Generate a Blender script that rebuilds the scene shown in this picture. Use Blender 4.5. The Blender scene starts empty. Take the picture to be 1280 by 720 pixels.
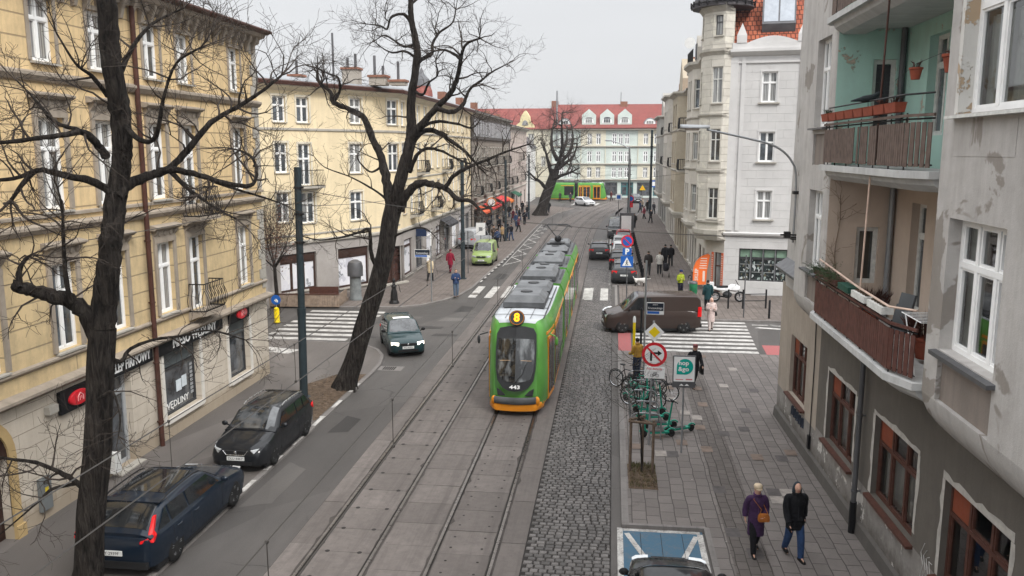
import bpy, bmesh, math, random
from mathutils import Vector, Matrix, noise
R = math.radians
rnd = random.Random(7)
SC = bpy.context.scene
COL = SC.collection
# ---------------------------------------------------------------- camera model (metres; +Y along the street)
CAMH = 9.3; FPX = 1040.0
PITCH = math.atan(173 / FPX); YAW = math.atan(126 / FPX * math.cos(PITCH))
cam = bpy.data.cameras.new('camera'); cam.lens = 36 * FPX / 1280; cam.sensor_width = 36
cam.clip_end = 3000; cam.clip_start = 0.1
camo = bpy.data.objects.new('camera', cam); COL.objects.link(camo)
camo.location = (0, 0, CAMH); camo.rotation_euler = (R(90) - PITCH, 0, YAW)
SC.camera = camo
_f = Vector((-math.sin(YAW) * math.cos(PITCH), math.cos(YAW) * math.cos(PITCH), -math.sin(PITCH)))
_r = Vector((math.cos(YAW), math.sin(YAW), 0)); _u = _r.cross(_f)
def at(px, py, Y):
    """survey helper: the 3D point at street distance Y that the photograph shows at (px,py)"""
    d = _f + _r * ((px - 640) / FPX) - _u * ((py - 360) / FPX)
    return Vector((0, 0, CAMH)) + d * (Y / d.y)
# ---------------------------------------------------------------- mesh builder
class MB:
    def __init__(s, T=None):
        s.v = []; s.f = []; s.m = []; s.T = T; s.mi = 0
    def add(s, vs, fs):
        b = len(s.v)
        if s.T is not None: vs = [s.T @ Vector(p) for p in vs]
        s.v += [tuple(p) for p in vs]
        s.f += [tuple(i + b for i in f) for f in fs]; s.m += [s.mi] * len(fs)
        return s
    def box(s, x0, x1, y0, y1, z0, z1):
        return s.add([(x0,y0,z0),(x1,y0,z0),(x1,y1,z0),(x0,y1,z0),(x0,y0,z1),(x1,y0,z1),(x1,y1,z1),(x0,y1,z1)],
            [(3,2,1,0),(4,5,6,7),(0,1,5,4),(1,2,6,5),(2,3,7,6),(3,0,4,7)])
    def cbox(s, c, d, rz=0, rx=0, ry=0):
        M = Matrix.Translation(c) @ Matrix.Rotation(rz,4,'Z') @ Matrix.Rotation(ry,4,'Y') @ Matrix.Rotation(rx,4,'X')
        a, b, h = d[0]/2, d[1]/2, d[2]/2
        vs = [M @ Vector((x*a, y*b, z*h)) for z in (-1,1) for x, y in ((-1,-1),(1,-1),(1,1),(-1,1))]
        return s.add(vs, [(3,2,1,0),(4,5,6,7),(0,1,5,4),(1,2,6,5),(2,3,7,6),(3,0,4,7)])
    def tube(s, pts, rad, n=6, cap=True, closed=False):
        pts = [Vector(p) for p in pts]; k = len(pts)
        if not hasattr(rad, '__len__'): rad = [rad] * k
        vs = []; up = None
        for i, p in enumerate(pts):
            if closed: t = pts[(i+1) % k] - pts[i-1]
            else: t = pts[min(i+1, k-1)] - pts[max(i-1, 0)]
            if t.length < 1e-9: t = Vector((0,0,1))
            t.normalize()
            if up is None: up = Vector((0,0,1)) if abs(t.z) < .9 else Vector((1,0,0))
            a = t.cross(up)
            if a.length < 1e-4: a = t.cross(Vector((.3,1,.2)))
            a.normalize(); b = t.cross(a); up = a.cross(t) 
            for j in range(n):
                w = 2*math.pi*j/n
                vs.append(p + (a*math.cos(w) + b*math.sin(w)) * rad[i])
        fs = []
        for i in range(k if closed else k-1):
            i2 = (i+1) % k
            for j in range(n):
                j2 = (j+1) % n
                fs.append((i*n+j, i*n+j2, i2*n+j2, i2*n+j))
        if cap and not closed:
            fs.append(tuple(range(n))[::-1]); fs.append(tuple((k-1)*n + j for j in range(n)))
        return s.add(vs, fs)
    def cyl(s, p0, p1, r0, r1=None, n=12):
        return s.tube([p0, p1], [r0, r0 if r1 is None else r1], n)
    def ring(s, c, axis, R0, r, n=24, k=6):
        axis = Vector(axis).normalized(); a = axis.orthogonal().normalized(); b = axis.cross(a); c = Vector(c)
        return s.tube([c + (a*math.cos(2*math.pi*i/n) + b*math.sin(2*math.pi*i/n))*R0 for i in range(n)], r, k, closed=True)
    def prism(s, poly, z0, z1):
        """polygon (x,y) extruded in z"""
        n = len(poly)
        vs = [(x,y,z0) for x,y in poly] + [(x,y,z1) for x,y in poly]
        return s.add(vs, [tuple(range(n))[::-1], tuple(range(n,2*n))] + [(i,(i+1)%n,(i+1)%n+n,i+n) for i in range(n)])
    def prismx(s, poly, x0, x1):
        """polygon (y,z) extruded in x"""
        n = len(poly)
        vs = [(x0,y,z) for y,z in poly] + [(x1,y,z) for y,z in poly]
        return s.add(vs, [tuple(range(n)), tuple(range(n,2*n))[::-1]] + [(i,i+n,(i+1)%n+n,(i+1)%n) for i in range(n)])
    def prismy(s, poly, y0, y1):
        """polygon (x,z) extruded in y"""
        n = len(poly)
        vs = [(x,y0,z) for x,z in poly] + [(x,y1,z) for x,z in poly]
        return s.add(vs, [tuple(range(n)), tuple(range(n,2*n))[::-1]] + [(i,i+n,(i+1)%n+n,(i+1)%n) for i in range(n)])
    def sheet(s, poly, z):
        return s.add([(x,y,z) for x,y in poly], [tuple(range(len(poly)))])
    def quad(s, a, b, c, d): return s.add([a,b,c,d], [(0,1,2,3)])
    def lathe(s, prof, c=(0,0), n=16, sx=1, sy=1):
        vs = []; k = len(prof)
        for r, z in prof:
            for j in range(n):
                w = 2*math.pi*j/n; vs.append((c[0]+r*math.cos(w)*sx, c[1]+r*math.sin(w)*sy, z))
        fs = [(i*n+j, i*n+(j+1)%n, (i+1)*n+(j+1)%n, (i+1)*n+j) for i in range(k-1) for j in range(n)]
        fs += [tuple(range(n))[::-1], tuple((k-1)*n+j for j in range(n))]
        return s.add(vs, fs)
    def ball(s, c, r, n=10, k=6):
        if not hasattr(r, '__len__'): r = (r,r,r)
        vs = [(c[0], c[1], c[2]-r[2])]
        for i in range(1,k):
            p = -math.pi/2 + math.pi*i/k
            for j in range(n):
                w = 2*math.pi*j/n
                vs.append((c[0]+r[0]*math.cos(p)*math.cos(w), c[1]+r[1]*math.cos(p)*math.sin(w), c[2]+r[2]*math.sin(p)))
        vs.append((c[0], c[1], c[2]+r[2])); e = len(vs)-1
        fs = [(0,1+(j+1)%n,1+j) for j in range(n)] + [(e,e-n+j,e-n+(j+1)%n) for j in range(n)]
        fs += [(1+i*n+j,1+i*n+(j+1)%n,1+(i+1)*n+(j+1)%n,1+(i+1)*n+j) for i in range(k-2) for j in range(n)]
        return s.add(vs, fs)
    def grid(s, rows, closed=False):
        """rows of equal length -> quads"""
        n = len(rows[0]); vs = [p for r in rows for p in r]
        fs = []
        for i in range(len(rows)-1):
            for j in range(n if closed else n-1):
                j2 = (j+1) % n
                fs.append((i*n+j, i*n+j2, (i+1)*n+j2, (i+1)*n+j))
        return s.add(vs, fs)
    def loft(s, rows):
        n = len(rows[0]); b = len(s.v); s.grid(rows, True)
        k = len(rows)
        s.f += [tuple(b+j for j in range(n))[::-1], tuple(b+(k-1)*n+j for j in range(n))]; s.m += [s.mi]*2
        return s
    def build(s, name, mats, parent=None, smooth=False, recalc=True, angle=40):
        me = bpy.data.meshes.new(name)
        me.from_pydata(s.v, [], s.f); me.validate()
        if not isinstance(mats, (list, tuple)): mats = [mats]
        for m in mats: me.materials.append(m)
        if len(mats) > 1 and len(me.polygons) == len(s.m): me.polygons.foreach_set('material_index', s.m)
        if recalc or smooth:
            bm = bmesh.new(); bm.from_mesh(me)
            if recalc: bmesh.ops.recalc_face_normals(bm, faces=bm.faces)
            if smooth:
                for f in bm.faces: f.smooth = True
                ca = math.radians(angle)
                for e in bm.edges:
                    if len(e.link_faces) == 2 and e.calc_face_angle(0) > ca: e.smooth = False
            bm.to_mesh(me); bm.free()
        o = bpy.data.objects.new(name, me); COL.objects.link(o)
        if parent is not None: child(o, parent)
        return o
WORLDP = set()
def child(o, parent):
    o.parent = parent
    if parent.name in WORLDP: o.matrix_parent_inverse = Matrix.Translation(-Vector(parent.location))
def tag(o, label=None, cat=None, group=None, kind=None):
    if label: o['label'] = label
    if cat: o['category'] = cat
    if group: o['group'] = group
    if kind: o['kind'] = kind
    return o
def empty(name, loc=(0,0,0), rz=0, label=None, cat=None, group=None, world=False):
    o = bpy.data.objects.new(name, None); COL.objects.link(o); o.location = loc; o.rotation_euler = (0,0,rz)
    o.empty_display_size = .2
    if world: WORLDP.add(o.name)
    return tag(o, label, cat, group)
def struct(o): o['kind'] = 'structure'; return o
def copy_tree(o, parent=None, kids=None):
    c = o.copy(); COL.objects.link(c)
    if parent is not None: c.parent = parent
    for ch in [k for k in o.children]: copy_tree(ch, c)
    return c
def text(name, body, size, M, mat, parent, depth=.004, align='CENTER', sx=1.0, bold=0):
    cu = bpy.data.curves.new(name, 'FONT'); cu.body = body; cu.size = size; cu.align_x = align; cu.align_y = 'CENTER'
    cu.extrude = depth; cu.resolution_u = 2; cu.offset = bold
    t = bpy.data.objects.new(name, cu); COL.objects.link(t)
    bpy.context.view_layer.update()
    dg = bpy.context.evaluated_depsgraph_get()
    me = bpy.data.meshes.new_from_object(t.evaluated_get(dg)); bpy.data.objects.remove(t)
    me.transform(M @ Matrix.Diagonal((sx,1,1,1))); me.materials.clear(); me.materials.append(mat)
    o = bpy.data.objects.new(name, me); COL.objects.link(o)
    if parent is not None: child(o, parent)
    return o
def basis(o, x, y, z=None):
    x = Vector(x).normalized(); y = Vector(y).normalized(); z = x.cross(y) if z is None else Vector(z)
    M = Matrix(((x.x,y.x,z.x,o[0]),(x.y,y.y,z.y,o[1]),(x.z,y.z,z.z,o[2]),(0,0,0,1)))
    return M
# ---------------------------------------------------------------- materials
MATS = {}
class NT:
    def __init__(s, name, disp=False):
        s.mat = bpy.data.materials.new(name); s.mat.use_nodes = True
        s.t = s.mat.node_tree; s.n = s.t.nodes; s.b = s.n['Principled BSDF']; s.l = s.t.links
        s.co = None; s.b.inputs['Specular IOR Level'].default_value = .15
    def coord(s, mode='O'):
        if s.co is None:
            s.tc = s.n.new('ShaderNodeTexCoord'); s.co = s.tc.outputs['Object']
        return s.co
    def mapv(s, v, scale=(1,1,1), rot=(0,0,0), loc=(0,0,0)):
        m = s.n.new('ShaderNodeMapping'); s.l.new(v, m.inputs[0])
        m.inputs['Scale'].default_value = scale; m.inputs['Rotation'].default_value = rot; m.inputs['Location'].default_value = loc
        return m.outputs[0]
    def noise(s, v, scale, detail=4, rough=.6, dist=0):
        x = s.n.new('ShaderNodeTexNoise'); s.l.new(v, x.inputs['Vector']); x.inputs['Scale'].default_value = scale
        x.inputs['Detail'].default_value = detail; x.inputs['Roughness'].default_value = rough; x.inputs['Distortion'].default_value = dist
        return x.outputs['Fac']
    def voro(s, v, scale, feat='F1', out='Distance', rand=1):
        x = s.n.new('ShaderNodeTexVoronoi'); x.feature = feat; s.l.new(v, x.inputs['Vector']); x.inputs['Scale'].default_value = scale
        x.inputs['Randomness'].default_value = rand
        return x.outputs[out]
    def ramp(s, f, stops, interp='LINEAR'):
        x = s.n.new('ShaderNodeValToRGB'); s.l.new(f, x.inputs[0]); x.color_ramp.interpolation = interp
        e = x.color_ramp.elements
        while len(e) < len(stops): e.new(.5)
        for i, (p, c) in enumerate(stops):
            e[i].position = p; e[i].color = (c,c,c,1) if not hasattr(c,'__len__') else (*c[:3],1)
        return x.outputs[0]
    def mix(s, f, a, b, mode='MIX'):
        x = s.n.new('ShaderNodeMix'); x.data_type = 'RGBA'; x.blend_type = mode
        for k, v in ((0,f),(6,a),(7,b)):
            if hasattr(v, 'is_linked') or hasattr(v,'links'): s.l.new(v, x.inputs[k])
            elif k == 0: x.inputs[k].default_value = v
            else: x.inputs[k].default_value = (*v[:3],1) if hasattr(v,'__len__') else (v,v,v,1)
        return x.outputs[2]
    def math(s, op, a, b=0, clamp=False):
        x = s.n.new('ShaderNodeMath'); x.operation = op; x.use_clamp = clamp
        for k, v in ((0,a),(1,b)):
            if hasattr(v,'links'): s.l.new(v, x.inputs[k])
            else: x.inputs[k].default_value = v
        return x.outputs[0]
    def sep(s, v):
        x = s.n.new('ShaderNodeSeparateXYZ'); s.l.new(v, x.inputs[0]); return x.outputs
    def comb(s, a, b, c=0):
        x = s.n.new('ShaderNodeCombineXYZ')
        for k, v in enumerate((a,b,c)):
            if hasattr(v,'links'): s.l.new(v, x.inputs[k])
            else: x.inputs[k].default_value = v
        return x.outputs[0]
    def brick(s, v, w, h, mortar, c1, c2, cm, off=.5, bias=0, smooth=.1, freq=2):
        x = s.n.new('ShaderNodeTexBrick'); s.l.new(v, x.inputs['Vector']); x.inputs['Scale'].default_value = 1
        x.inputs['Brick Width'].default_value = w; x.inputs['Row Height'].default_value = h; x.inputs['Mortar Size'].default_value = mortar
        x.inputs['Mortar Smooth'].default_value = smooth; x.inputs['Bias'].default_value = bias
        for k, c in (('Color1',c1),('Color2',c2),('Mortar',cm)):
            x.inputs[k].default_value = (*c,1) if hasattr(c,'__len__') else (c,c,c,1)
        x.offset = off; x.offset_frequency = freq
        return x.outputs['Color'], x.outputs['Fac']
    def col(s, c):
        if hasattr(c,'links'): s.l.new(c, s.b.inputs['Base Color'])
        else: s.b.inputs['Base Color'].default_value = (*c[:3],1)
        return s
    def rough(s, r):
        if hasattr(r,'links'): s.l.new(r, s.b.inputs['Roughness'])
        else: s.b.inputs['Roughness'].default_value = r
        return s
    def bump(s, h, dist=.01, strength=1):
        x = s.n.new('ShaderNodeBump'); x.inputs['Distance'].default_value = dist; x.inputs['Strength'].default_value = strength
        s.l.new(h, x.inputs['Height'])
        if s.b.inputs['Normal'].is_linked: s.l.new(s.b.inputs['Normal'].links[0].from_socket, x.inputs['Normal'])
        s.l.new(x.outputs[0], s.b.inputs['Normal']); return s
def sc(c, k): return tuple(min(1, a*k) for a in c)
def plain(name, c, rough=.6, metal=0, var=.12, vs=3.0, coat=0, bump=0, spec=None):
    if name in MATS: return MATS[name]
    n = NT(name); v = n.coord(); f = n.noise(v, vs, 5)
    n.col(n.mix(n.ramp(f, [(.3,0),(.7,1)]), sc(c,1-var), sc(c,1+var)))
    n.rough(n.ramp(n.noise(v, vs*4, 3), [(.3,max(.02,rough-.08)),(.7,min(1,rough+.08))]))
    n.b.inputs['Metallic'].default_value = metal; n.b.inputs['Coat Weight'].default_value = coat
    n.b.inputs['Coat Roughness'].default_value = .05
    n.b.inputs['Specular IOR Level'].default_value = spec if spec is not None else (.08 if coat else .5 if rough < .35 or metal > .3 else .12)
    if bump: n.bump(n.noise(v, vs*8, 4), bump)
    MATS[name] = n.mat; return n.mat
def plaster(name, c, dirt=.5, dc=None, joints=None, axis='Y', patch=None, jm=.62, seed=0, streak=.5, rough=.85, base=None, peel=None):
    """old render / stone facing: blotches, rain streaks, splash dirt at the foot, optional course joints; patch = (colour, amount) repairs"""
    n = NT(name); v = n.coord(); X, Y, Z = n.sep(v)
    u = Y if axis == 'Y' else (X if axis == 'X' else n.math('MULTIPLY', n.math('ADD', X, n.math('MULTIPLY', Y, 1.8)), .486))
    uz = n.comb(u, Z, 0)
    dc = dc or sc(c, .45)
    f1 = n.noise(n.mapv(v, loc=(seed,seed,0)), .7, 6, .62)
    col = n.mix(n.ramp(f1, [(.32,0),(.68,1)]), sc(c,.9), sc(c,1.07))
    if patch:
        fp = n.noise(n.mapv(v, loc=(seed+9,3,1)), .55, 5, .6, .6)
        col = n.mix(n.ramp(fp, [(.5+patch[1],0),(.52+patch[1],1)]), col, patch[0])
    st = n.noise(n.mapv(uz, scale=(2.2,.16,1), loc=(seed,0,0)), 1.6, 6, .7)
    f2 = n.noise(n.mapv(v, loc=(0,seed,0)), 2.6, 8, .7)
    d = n.math('MULTIPLY', n.ramp(n.math('ADD', n.math('MULTIPLY', st, streak), n.math('MULTIPLY', f2, 1-streak)), [(.42,0),(.75,1)]), dirt)
    col = n.mix(d, col, dc)
    if base:
        fb = n.ramp(n.math('SUBTRACT', n.math('MULTIPLY', Z, 1/base), n.math('MULTIPLY', f2, .9)), [(0,1),(.55,0)])
        col = n.mix(n.math('MULTIPLY', fb, .75), col, dc)
    h = n.noise(v, 30, 6, .7)
    if joints:
        w, hh, mw = joints
        _, fac = n.brick(uz, w, hh, mw, 1, 1, 0, off=.5, smooth=.25)
        col = n.mix(n.math('MULTIPLY', fac, jm), col, sc(dc,.8))
        n.bump(n.math('SUBTRACT', 1, fac), .03*jm)
    if peel:
        fq = n.noise(n.mapv(v, loc=(2,seed,5)), 1.3, 7, .68, .3)
        m = n.ramp(fq, [(peel[1],0),(peel[1]+.012,1)])
        col = n.mix(m, col, peel[0]); n.bump(m, -.012)
    n.bump(h, .006); n.col(col).rough(rough)
    MATS[name] = n.mat; return n.mat
def glass_dark(name, tint=(.03,.035,.04), curtain=.35, seed=0):
    """window pane: dark room behind, in some windows a pale net curtain, sky on the glass"""
    n = NT(name); v = n.coord(); X, Y, Z = n.sep(v)
    oi = n.n.new('ShaderNodeObjectInfo'); rr = oi.outputs['Random']
    w = n.n.new('ShaderNodeTexWave'); n.l.new(n.comb(n.math('ADD', X, Y), n.math('MULTIPLY', Z, .15), 0), w.inputs[0]); w.inputs['Scale'].default_value = 3.5
    w.inputs['Distortion'].default_value = 2.5
    cur = n.mix(w.outputs['Fac'], (.16,.16,.155), (.42,.42,.41))
    f = n.noise(v, 1.6, 4)
    room = n.mix(n.ramp(f, [(.4,0),(.65,1)]), tint, sc(tint, 3.2))
    pick = n.ramp(n.math('ADD', rr, n.math('MULTIPLY', n.math('SUBTRACT', n.noise(n.mapv(v, scale=(1,1,.3)), .8, 2), .5), .5)), [(1-curtain,0),(1-curtain+.03,1)])
    n.col(n.mix(n.math('MULTIPLY', pick, .8), room, cur)).rough(.04)
    n.b.inputs['Specular IOR Level'].default_value = .9
    wn = n.noise(v, .9, 2); n.bump(wn, .006)
    MATS[name] = n.mat; return n.mat
def thin_glass(name, tint=(.75,.8,.8), refl=.14):
    n = NT(name); t = n.n.new('ShaderNodeBsdfTransparent'); t.inputs[0].default_value = (*tint,1)
    g = n.n.new('ShaderNodeBsdfGlossy'); g.inputs['Roughness'].default_value = .02
    fr = n.n.new('ShaderNodeFresnel'); fr.inputs[0].default_value = 1.55
    m = n.n.new('ShaderNodeMixShader'); n.l.new(n.math('ADD', fr.outputs[0], refl-.04, True), m.inputs[0]); n.l.new(t.outputs[0], m.inputs[1]); n.l.new(g.outputs[0], m.inputs[2])
    n.l.new(m.outputs[0], n.n['Material Output'].inputs[0]); n.n.remove(n.b)
    MATS[name] = n.mat; return n.mat
def emis(name, c, e):
    n = NT(name); n.col(c); n.b.inputs['Emission Color'].default_value = (*c,1); n.b.inputs['Emission Strength'].default_value = e
    MATS[name] = n.mat; return n.mat

def cracked(n, v, col, dark, scale=.35, w=.012, amt=.6, dist=.5):
    """thin meandering cracks/tar seams: noise-warped voronoi edges"""
    wv = n.n.new('ShaderNodeVectorMath'); wv.operation = 'ADD'
    nz = n.n.new('ShaderNodeTexNoise'); n.l.new(v, nz.inputs['Vector']); nz.inputs['Scale'].default_value = 1.3; nz.inputs['Detail'].default_value = 5
    sm = n.n.new('ShaderNodeVectorMath'); sm.operation = 'SCALE'; n.l.new(nz.outputs['Color'], sm.inputs[0]); sm.inputs['Scale'].default_value = dist
    n.l.new(v, wv.inputs[0]); n.l.new(sm.outputs[0], wv.inputs[1])
    e = n.voro(wv.outputs[0], scale, 'DISTANCE_TO_EDGE')
    gate = n.ramp(n.noise(v, .22, 2), [(.5,0),(.6,1)])
    m = n.math('MULTIPLY', n.math('MULTIPLY', n.ramp(e, [(0,1),(w,0)]), gate), amt)
    return n.mix(m, col, dark)
def asphalt(name, c, tracks=None, seed=0):
    n = NT(name); v = n.coord(); X, Y, Z = n.sep(v)
    f = n.noise(n.mapv(v, loc=(seed,0,0)), .35, 6, .6); g = n.noise(v, 60, 4, .8); g2 = n.noise(n.mapv(v, scale=(1,.22,1)), 1.4, 6, .65)
    col = n.mix(n.ramp(f, [(.3,0),(.7,1)]), sc(c,.8), sc(c,1.2))
    col = n.mix(n.ramp(g2, [(.4,0),(.72,.55)]), col, sc(c,.62))
    col = n.mix(n.ramp(g, [(.35,0),(.8,.5)]), col, sc(c,1.6))
    # old repair patches
    pc = n.voro(n.mapv(v, scale=(.28,.12,1)), 1, 'F1', 'Color'); pm = n.ramp(n.sep(pc)[0], [(.70,0),(.705,1)])
    col = n.mix(n.math('MULTIPLY', pm, .45), col, sc(c,.66))
    col = cracked(n, v, col, sc(c,.33))
    n.col(col).rough(n.ramp(f, [(.3,.62),(.7,.88)])); n.bump(g, .008)
    MATS[name] = n.mat; return n.mat
# ---------------------------------------------------------------- world, sun
w = bpy.data.worlds.new('World'); SC.world = w; w.use_nodes = True
nt = w.node_tree; bg = nt.nodes['Background']
sky = nt.nodes.new('ShaderNodeTexSky'); sky.sky_type = 'NISHITA'; sky.sun_disc = False
SUN_EL, SUN_AZ = 46, 138
sky.sun_elevation = R(SUN_EL); sky.sun_rotation = R(SUN_AZ); sky.dust_density = 3; sky.air_density = 1; sky.ozone_density = 1
hs = nt.nodes.new('ShaderNodeHueSaturation'); hs.inputs['Saturation'].default_value = .12; hs.inputs['Value'].default_value = 1.0
nt.links.new(sky.outputs[0], hs.inputs['Color'])
tcw = nt.nodes.new('ShaderNodeTexCoord'); sx = nt.nodes.new('ShaderNodeSeparateXYZ'); nt.links.new(tcw.outputs['Generated'], sx.inputs[0])
cr = nt.nodes.new('ShaderNodeValToRGB'); nt.links.new(sx.outputs[2], cr.inputs[0])
e = cr.color_ramp.elements; e[0].position = 0; e[0].color = (4.95,5.02,5.1,1); e[1].position = 1; e[1].color = (19,19.3,19.8,1)
ee = e.new(.2); ee.color = (4.75,4.85,5.02,1); ee = e.new(.55); ee.color = (12.5,12.7,13,1)
cn = nt.nodes.new('ShaderNodeTexNoise'); mpw = nt.nodes.new('ShaderNodeMapping'); mpw.inputs['Scale'].default_value = (1,1,3.5)
nt.links.new(tcw.outputs['Generated'], mpw.inputs[0]); nt.links.new(mpw.outputs[0], cn.inputs['Vector']); cn.inputs['Scale'].default_value = 2.2; cn.inputs['Detail'].default_value = 6
cm = nt.nodes.new('ShaderNodeMix'); cm.data_type = 'RGBA'; cm.blend_type = 'MULTIPLY'; cm.inputs[0].default_value = .22
nt.links.new(cr.outputs[0], cm.inputs[6]); nt.links.new(cn.outputs['Fac'], cm.inputs[7])
mxw = nt.nodes.new('ShaderNodeMix'); mxw.data_type = 'RGBA'; mxw.inputs[0].default_value = .88
nt.links.new(hs.outputs[0], mxw.inputs[6]); nt.links.new(cm.outputs[2], mxw.inputs[7])
nt.links.new(mxw.outputs[2], bg.inputs[0]); bg.inputs[1].default_value = .105
sl = bpy.data.lights.new('sun', 'SUN'); sl.energy = 1.5; sl.angle = R(15); sl.color = (1,.965,.92)
so = bpy.data.objects.new('sun', sl); COL.objects.link(so)
# Nishita: sun_rotation is measured clockwise from +Y seen from above
sd = Vector((math.sin(R(SUN_AZ))*math.cos(R(SUN_EL)), math.cos(R(SUN_AZ))*math.cos(R(SUN_EL)), math.sin(R(SUN_EL))))
so.rotation_euler = sd.to_track_quat('Z','Y').to_euler()
so.location = (0,-20,40)
vs = SC.view_settings; vs.view_transform = 'Standard'; vs.look = 'None'; vs.exposure = .8; vs.gamma = 1; vs.use_curve_mapping = False
# ---------------------------------------------------------------- shared materials
M_asph = asphalt('asphalt', (.079,.073,.069))
M_asph2 = asphalt('asphalt_light', (.095,.087,.082), seed=5)
M_pav = asphalt('pavement_left', (.118,.106,.098), seed=11)
def slabs_mat(name, c, w, h, mw, rot, dark=.55, seed=0, bias=-.2):
    n = NT(name); v = n.coord()
    nz = n.n.new('ShaderNodeTexNoise'); n.l.new(v, nz.inputs['Vector']); nz.inputs['Scale'].default_value = .9; ad = n.n.new('ShaderNodeVectorMath'); ad.operation = 'MULTIPLY_ADD'; n.l.new(nz.outputs['Color'], ad.inputs[0]); ad.inputs[1].default_value = (.10,.10,0); n.l.new(v, ad.inputs[2]); vv = n.mapv(ad.outputs[0], rot=(0,0,rot), loc=(seed,seed*.3,0))
    colr, fac = n.brick(vv, w, h, mw, sc(c,.84), sc(c,1.12), sc(c,.36), off=.5, bias=bias, smooth=.3)
    colr2, _ = n.brick(vv, w, h, mw, (1,1,1), (.66,.65,.66), (1,1,1), off=.5, bias=-.82)
    col = n.mix(1, colr, colr2, 'MULTIPLY')
    f = n.noise(v, .5, 6, .65); col = n.mix(n.ramp(f, [(.35,0),(.75,.55)]), col, sc(c,dark))
    g = n.noise(v, 14, 5, .75); col = n.mix(n.ramp(g, [(.5,0),(.8,.35)]), col, sc(c,.5))
    col = cracked(n, v, col, sc(c,.3), .6, .01, .5)
    spot = n.voro(v, 2.3); col = n.mix(n.ramp(spot, [(.03,.6),(.05,0)]), col, sc(c,.4))
    n.col(col).rough(.85); n.bump(n.math('SUBTRACT', 1, fac), .012); n.bump(n.noise(v, 45, 4), .006)
    return n.mat
M_slab = slabs_mat('paving_slabs', (.172,.153,.143), .52, .36, .012, R(90))
M_slab2 = slabs_mat('paving_slabs_far', (.165,.140,.125), .5, .35, .012, R(90), seed=3)
def island_mat(name, c, lo=.75, hi=1.25, rough=.7, scale=9, wear=.4):
    n = NT(name); v = n.coord(); g = n.n.new('ShaderNodeNewGeometry')
    col = n.mix(g.outputs['Random Per Island'], sc(c,lo), sc(c,hi))
    f = n.noise(v, scale, 6, .7); col = n.mix(n.ramp(f, [(.42,0),(.75,wear)]), col, sc(c,.5))
    f2 = n.noise(v, .6, 5, .6); col = n.mix(n.ramp(f2, [(.4,0),(.75,.5)]), col, sc(c,.62)); f3 = n.noise(n.mapv(v, scale=(3.2,.12,1)), 1, 5, .7); col = n.mix(n.ramp(f3, [(.46,0),(.72,.6)]), col, sc(c,.45)); sp = n.voro(v, 3.1); col = n.mix(n.ramp(sp, [(.04,.55),(.09,0)]), col, sc(c,.35))
    n.col(col).rough(rough); n.bump(n.noise(v, 40, 4, .8), .006)
    return n.mat
M_tslab = island_mat('track_slab', (.150,.132,.122), .84, 1.12, .8, 4, .55)
M_cob = island_mat('cobble', (.125,.115,.109), .62, 1.38, .45, 30, .5)
M_kerb = island_mat('kerbstone', (.20,.185,.175), .85, 1.12, .8, 6, .5)
M_joint = plain('joint_dirt', (.035,.032,.03), .95, var=.3)
M_soil = None
n = NT('soil'); v = n.coord(); f = n.noise(v, 6, 8, .75)
n.col(n.mix(n.ramp(f, [(.35,0),(.7,1)]), (.045,.032,.023), (.16,.115,.08))).rough(.95); n.bump(f, .05); M_soil = n.mat
n = NT('road_paint'); v = n.coord(); f = n.noise(v, 22, 7, .8); f2 = n.noise(v, 2.2, 5, .7)
n.col(n.mix(n.ramp(n.math('ADD', n.math('MULTIPLY', f,.55), n.math('MULTIPLY', f2,.45)), [(.44,0),(.58,.85)]), (.50,.485,.46), (.17,.16,.15))).rough(.75); M_paint = n.mat
n = NT('blue_paint'); v = n.coord(); f = n.noise(v, 18, 7, .8); f2 = n.noise(v, 2.6, 5, .7)
n.col(n.mix(n.ramp(n.math('ADD', n.math('MULTIPLY', f,.5), n.math('MULTIPLY', f2,.5)), [(.50,0),(.62,.75)]), (.055,.115,.17), (.12,.125,.13))).rough(.7); M_blue = n.mat
n = NT('red_paint'); v = n.coord(); f = n.noise(v, 12, 7, .8)
n.col(n.mix(n.ramp(f, [(.48,0),(.62,.7)]), (.30,.085,.085), (.14,.125,.12))).rough(.75); M_red = n.mat
M_rail = plain('rail_steel', (.16,.14,.125), .32, .85, .25, 3)
M_railgroove = plain('rail_groove', (.02,.018,.016), .8)
def dxc(Y): return 0 if Y < 88 else ((Y-88)/44)**2*3.0
# ---------------------------------------------------------------- ground and carriageway
struct(MB().sheet([(-500,-100),(500,-100),(500,900),(-500,900)], 0).build('ground', M_asph2))
struct(MB().sheet([(-9.85,-20),(-7.5,-20),(-7.5,60),(-7.5,140),(-5,200),(-30,200),(-12,140),(-9.0,111),(-8.9,74),(-9.3,54),(-10.2,49.5),(-12,47),(-60,47),(-60,38.3),(-12.4,38.3),(-10.9,37.2),(-9.85,35)], .004).build('road', M_asph))
struct(MB().sheet([(-60,38.3),(-60,47),(60,45.8),(60,38)], .0).build('side_road', M_asph)).location.z = .002
mb = MB(); mb.sheet([(.3,38.02),(60,38.02),(60,45.8),(6,45.75),(.3,45.5)], .005); struct(mb.build('side_street', M_asph))
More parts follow.
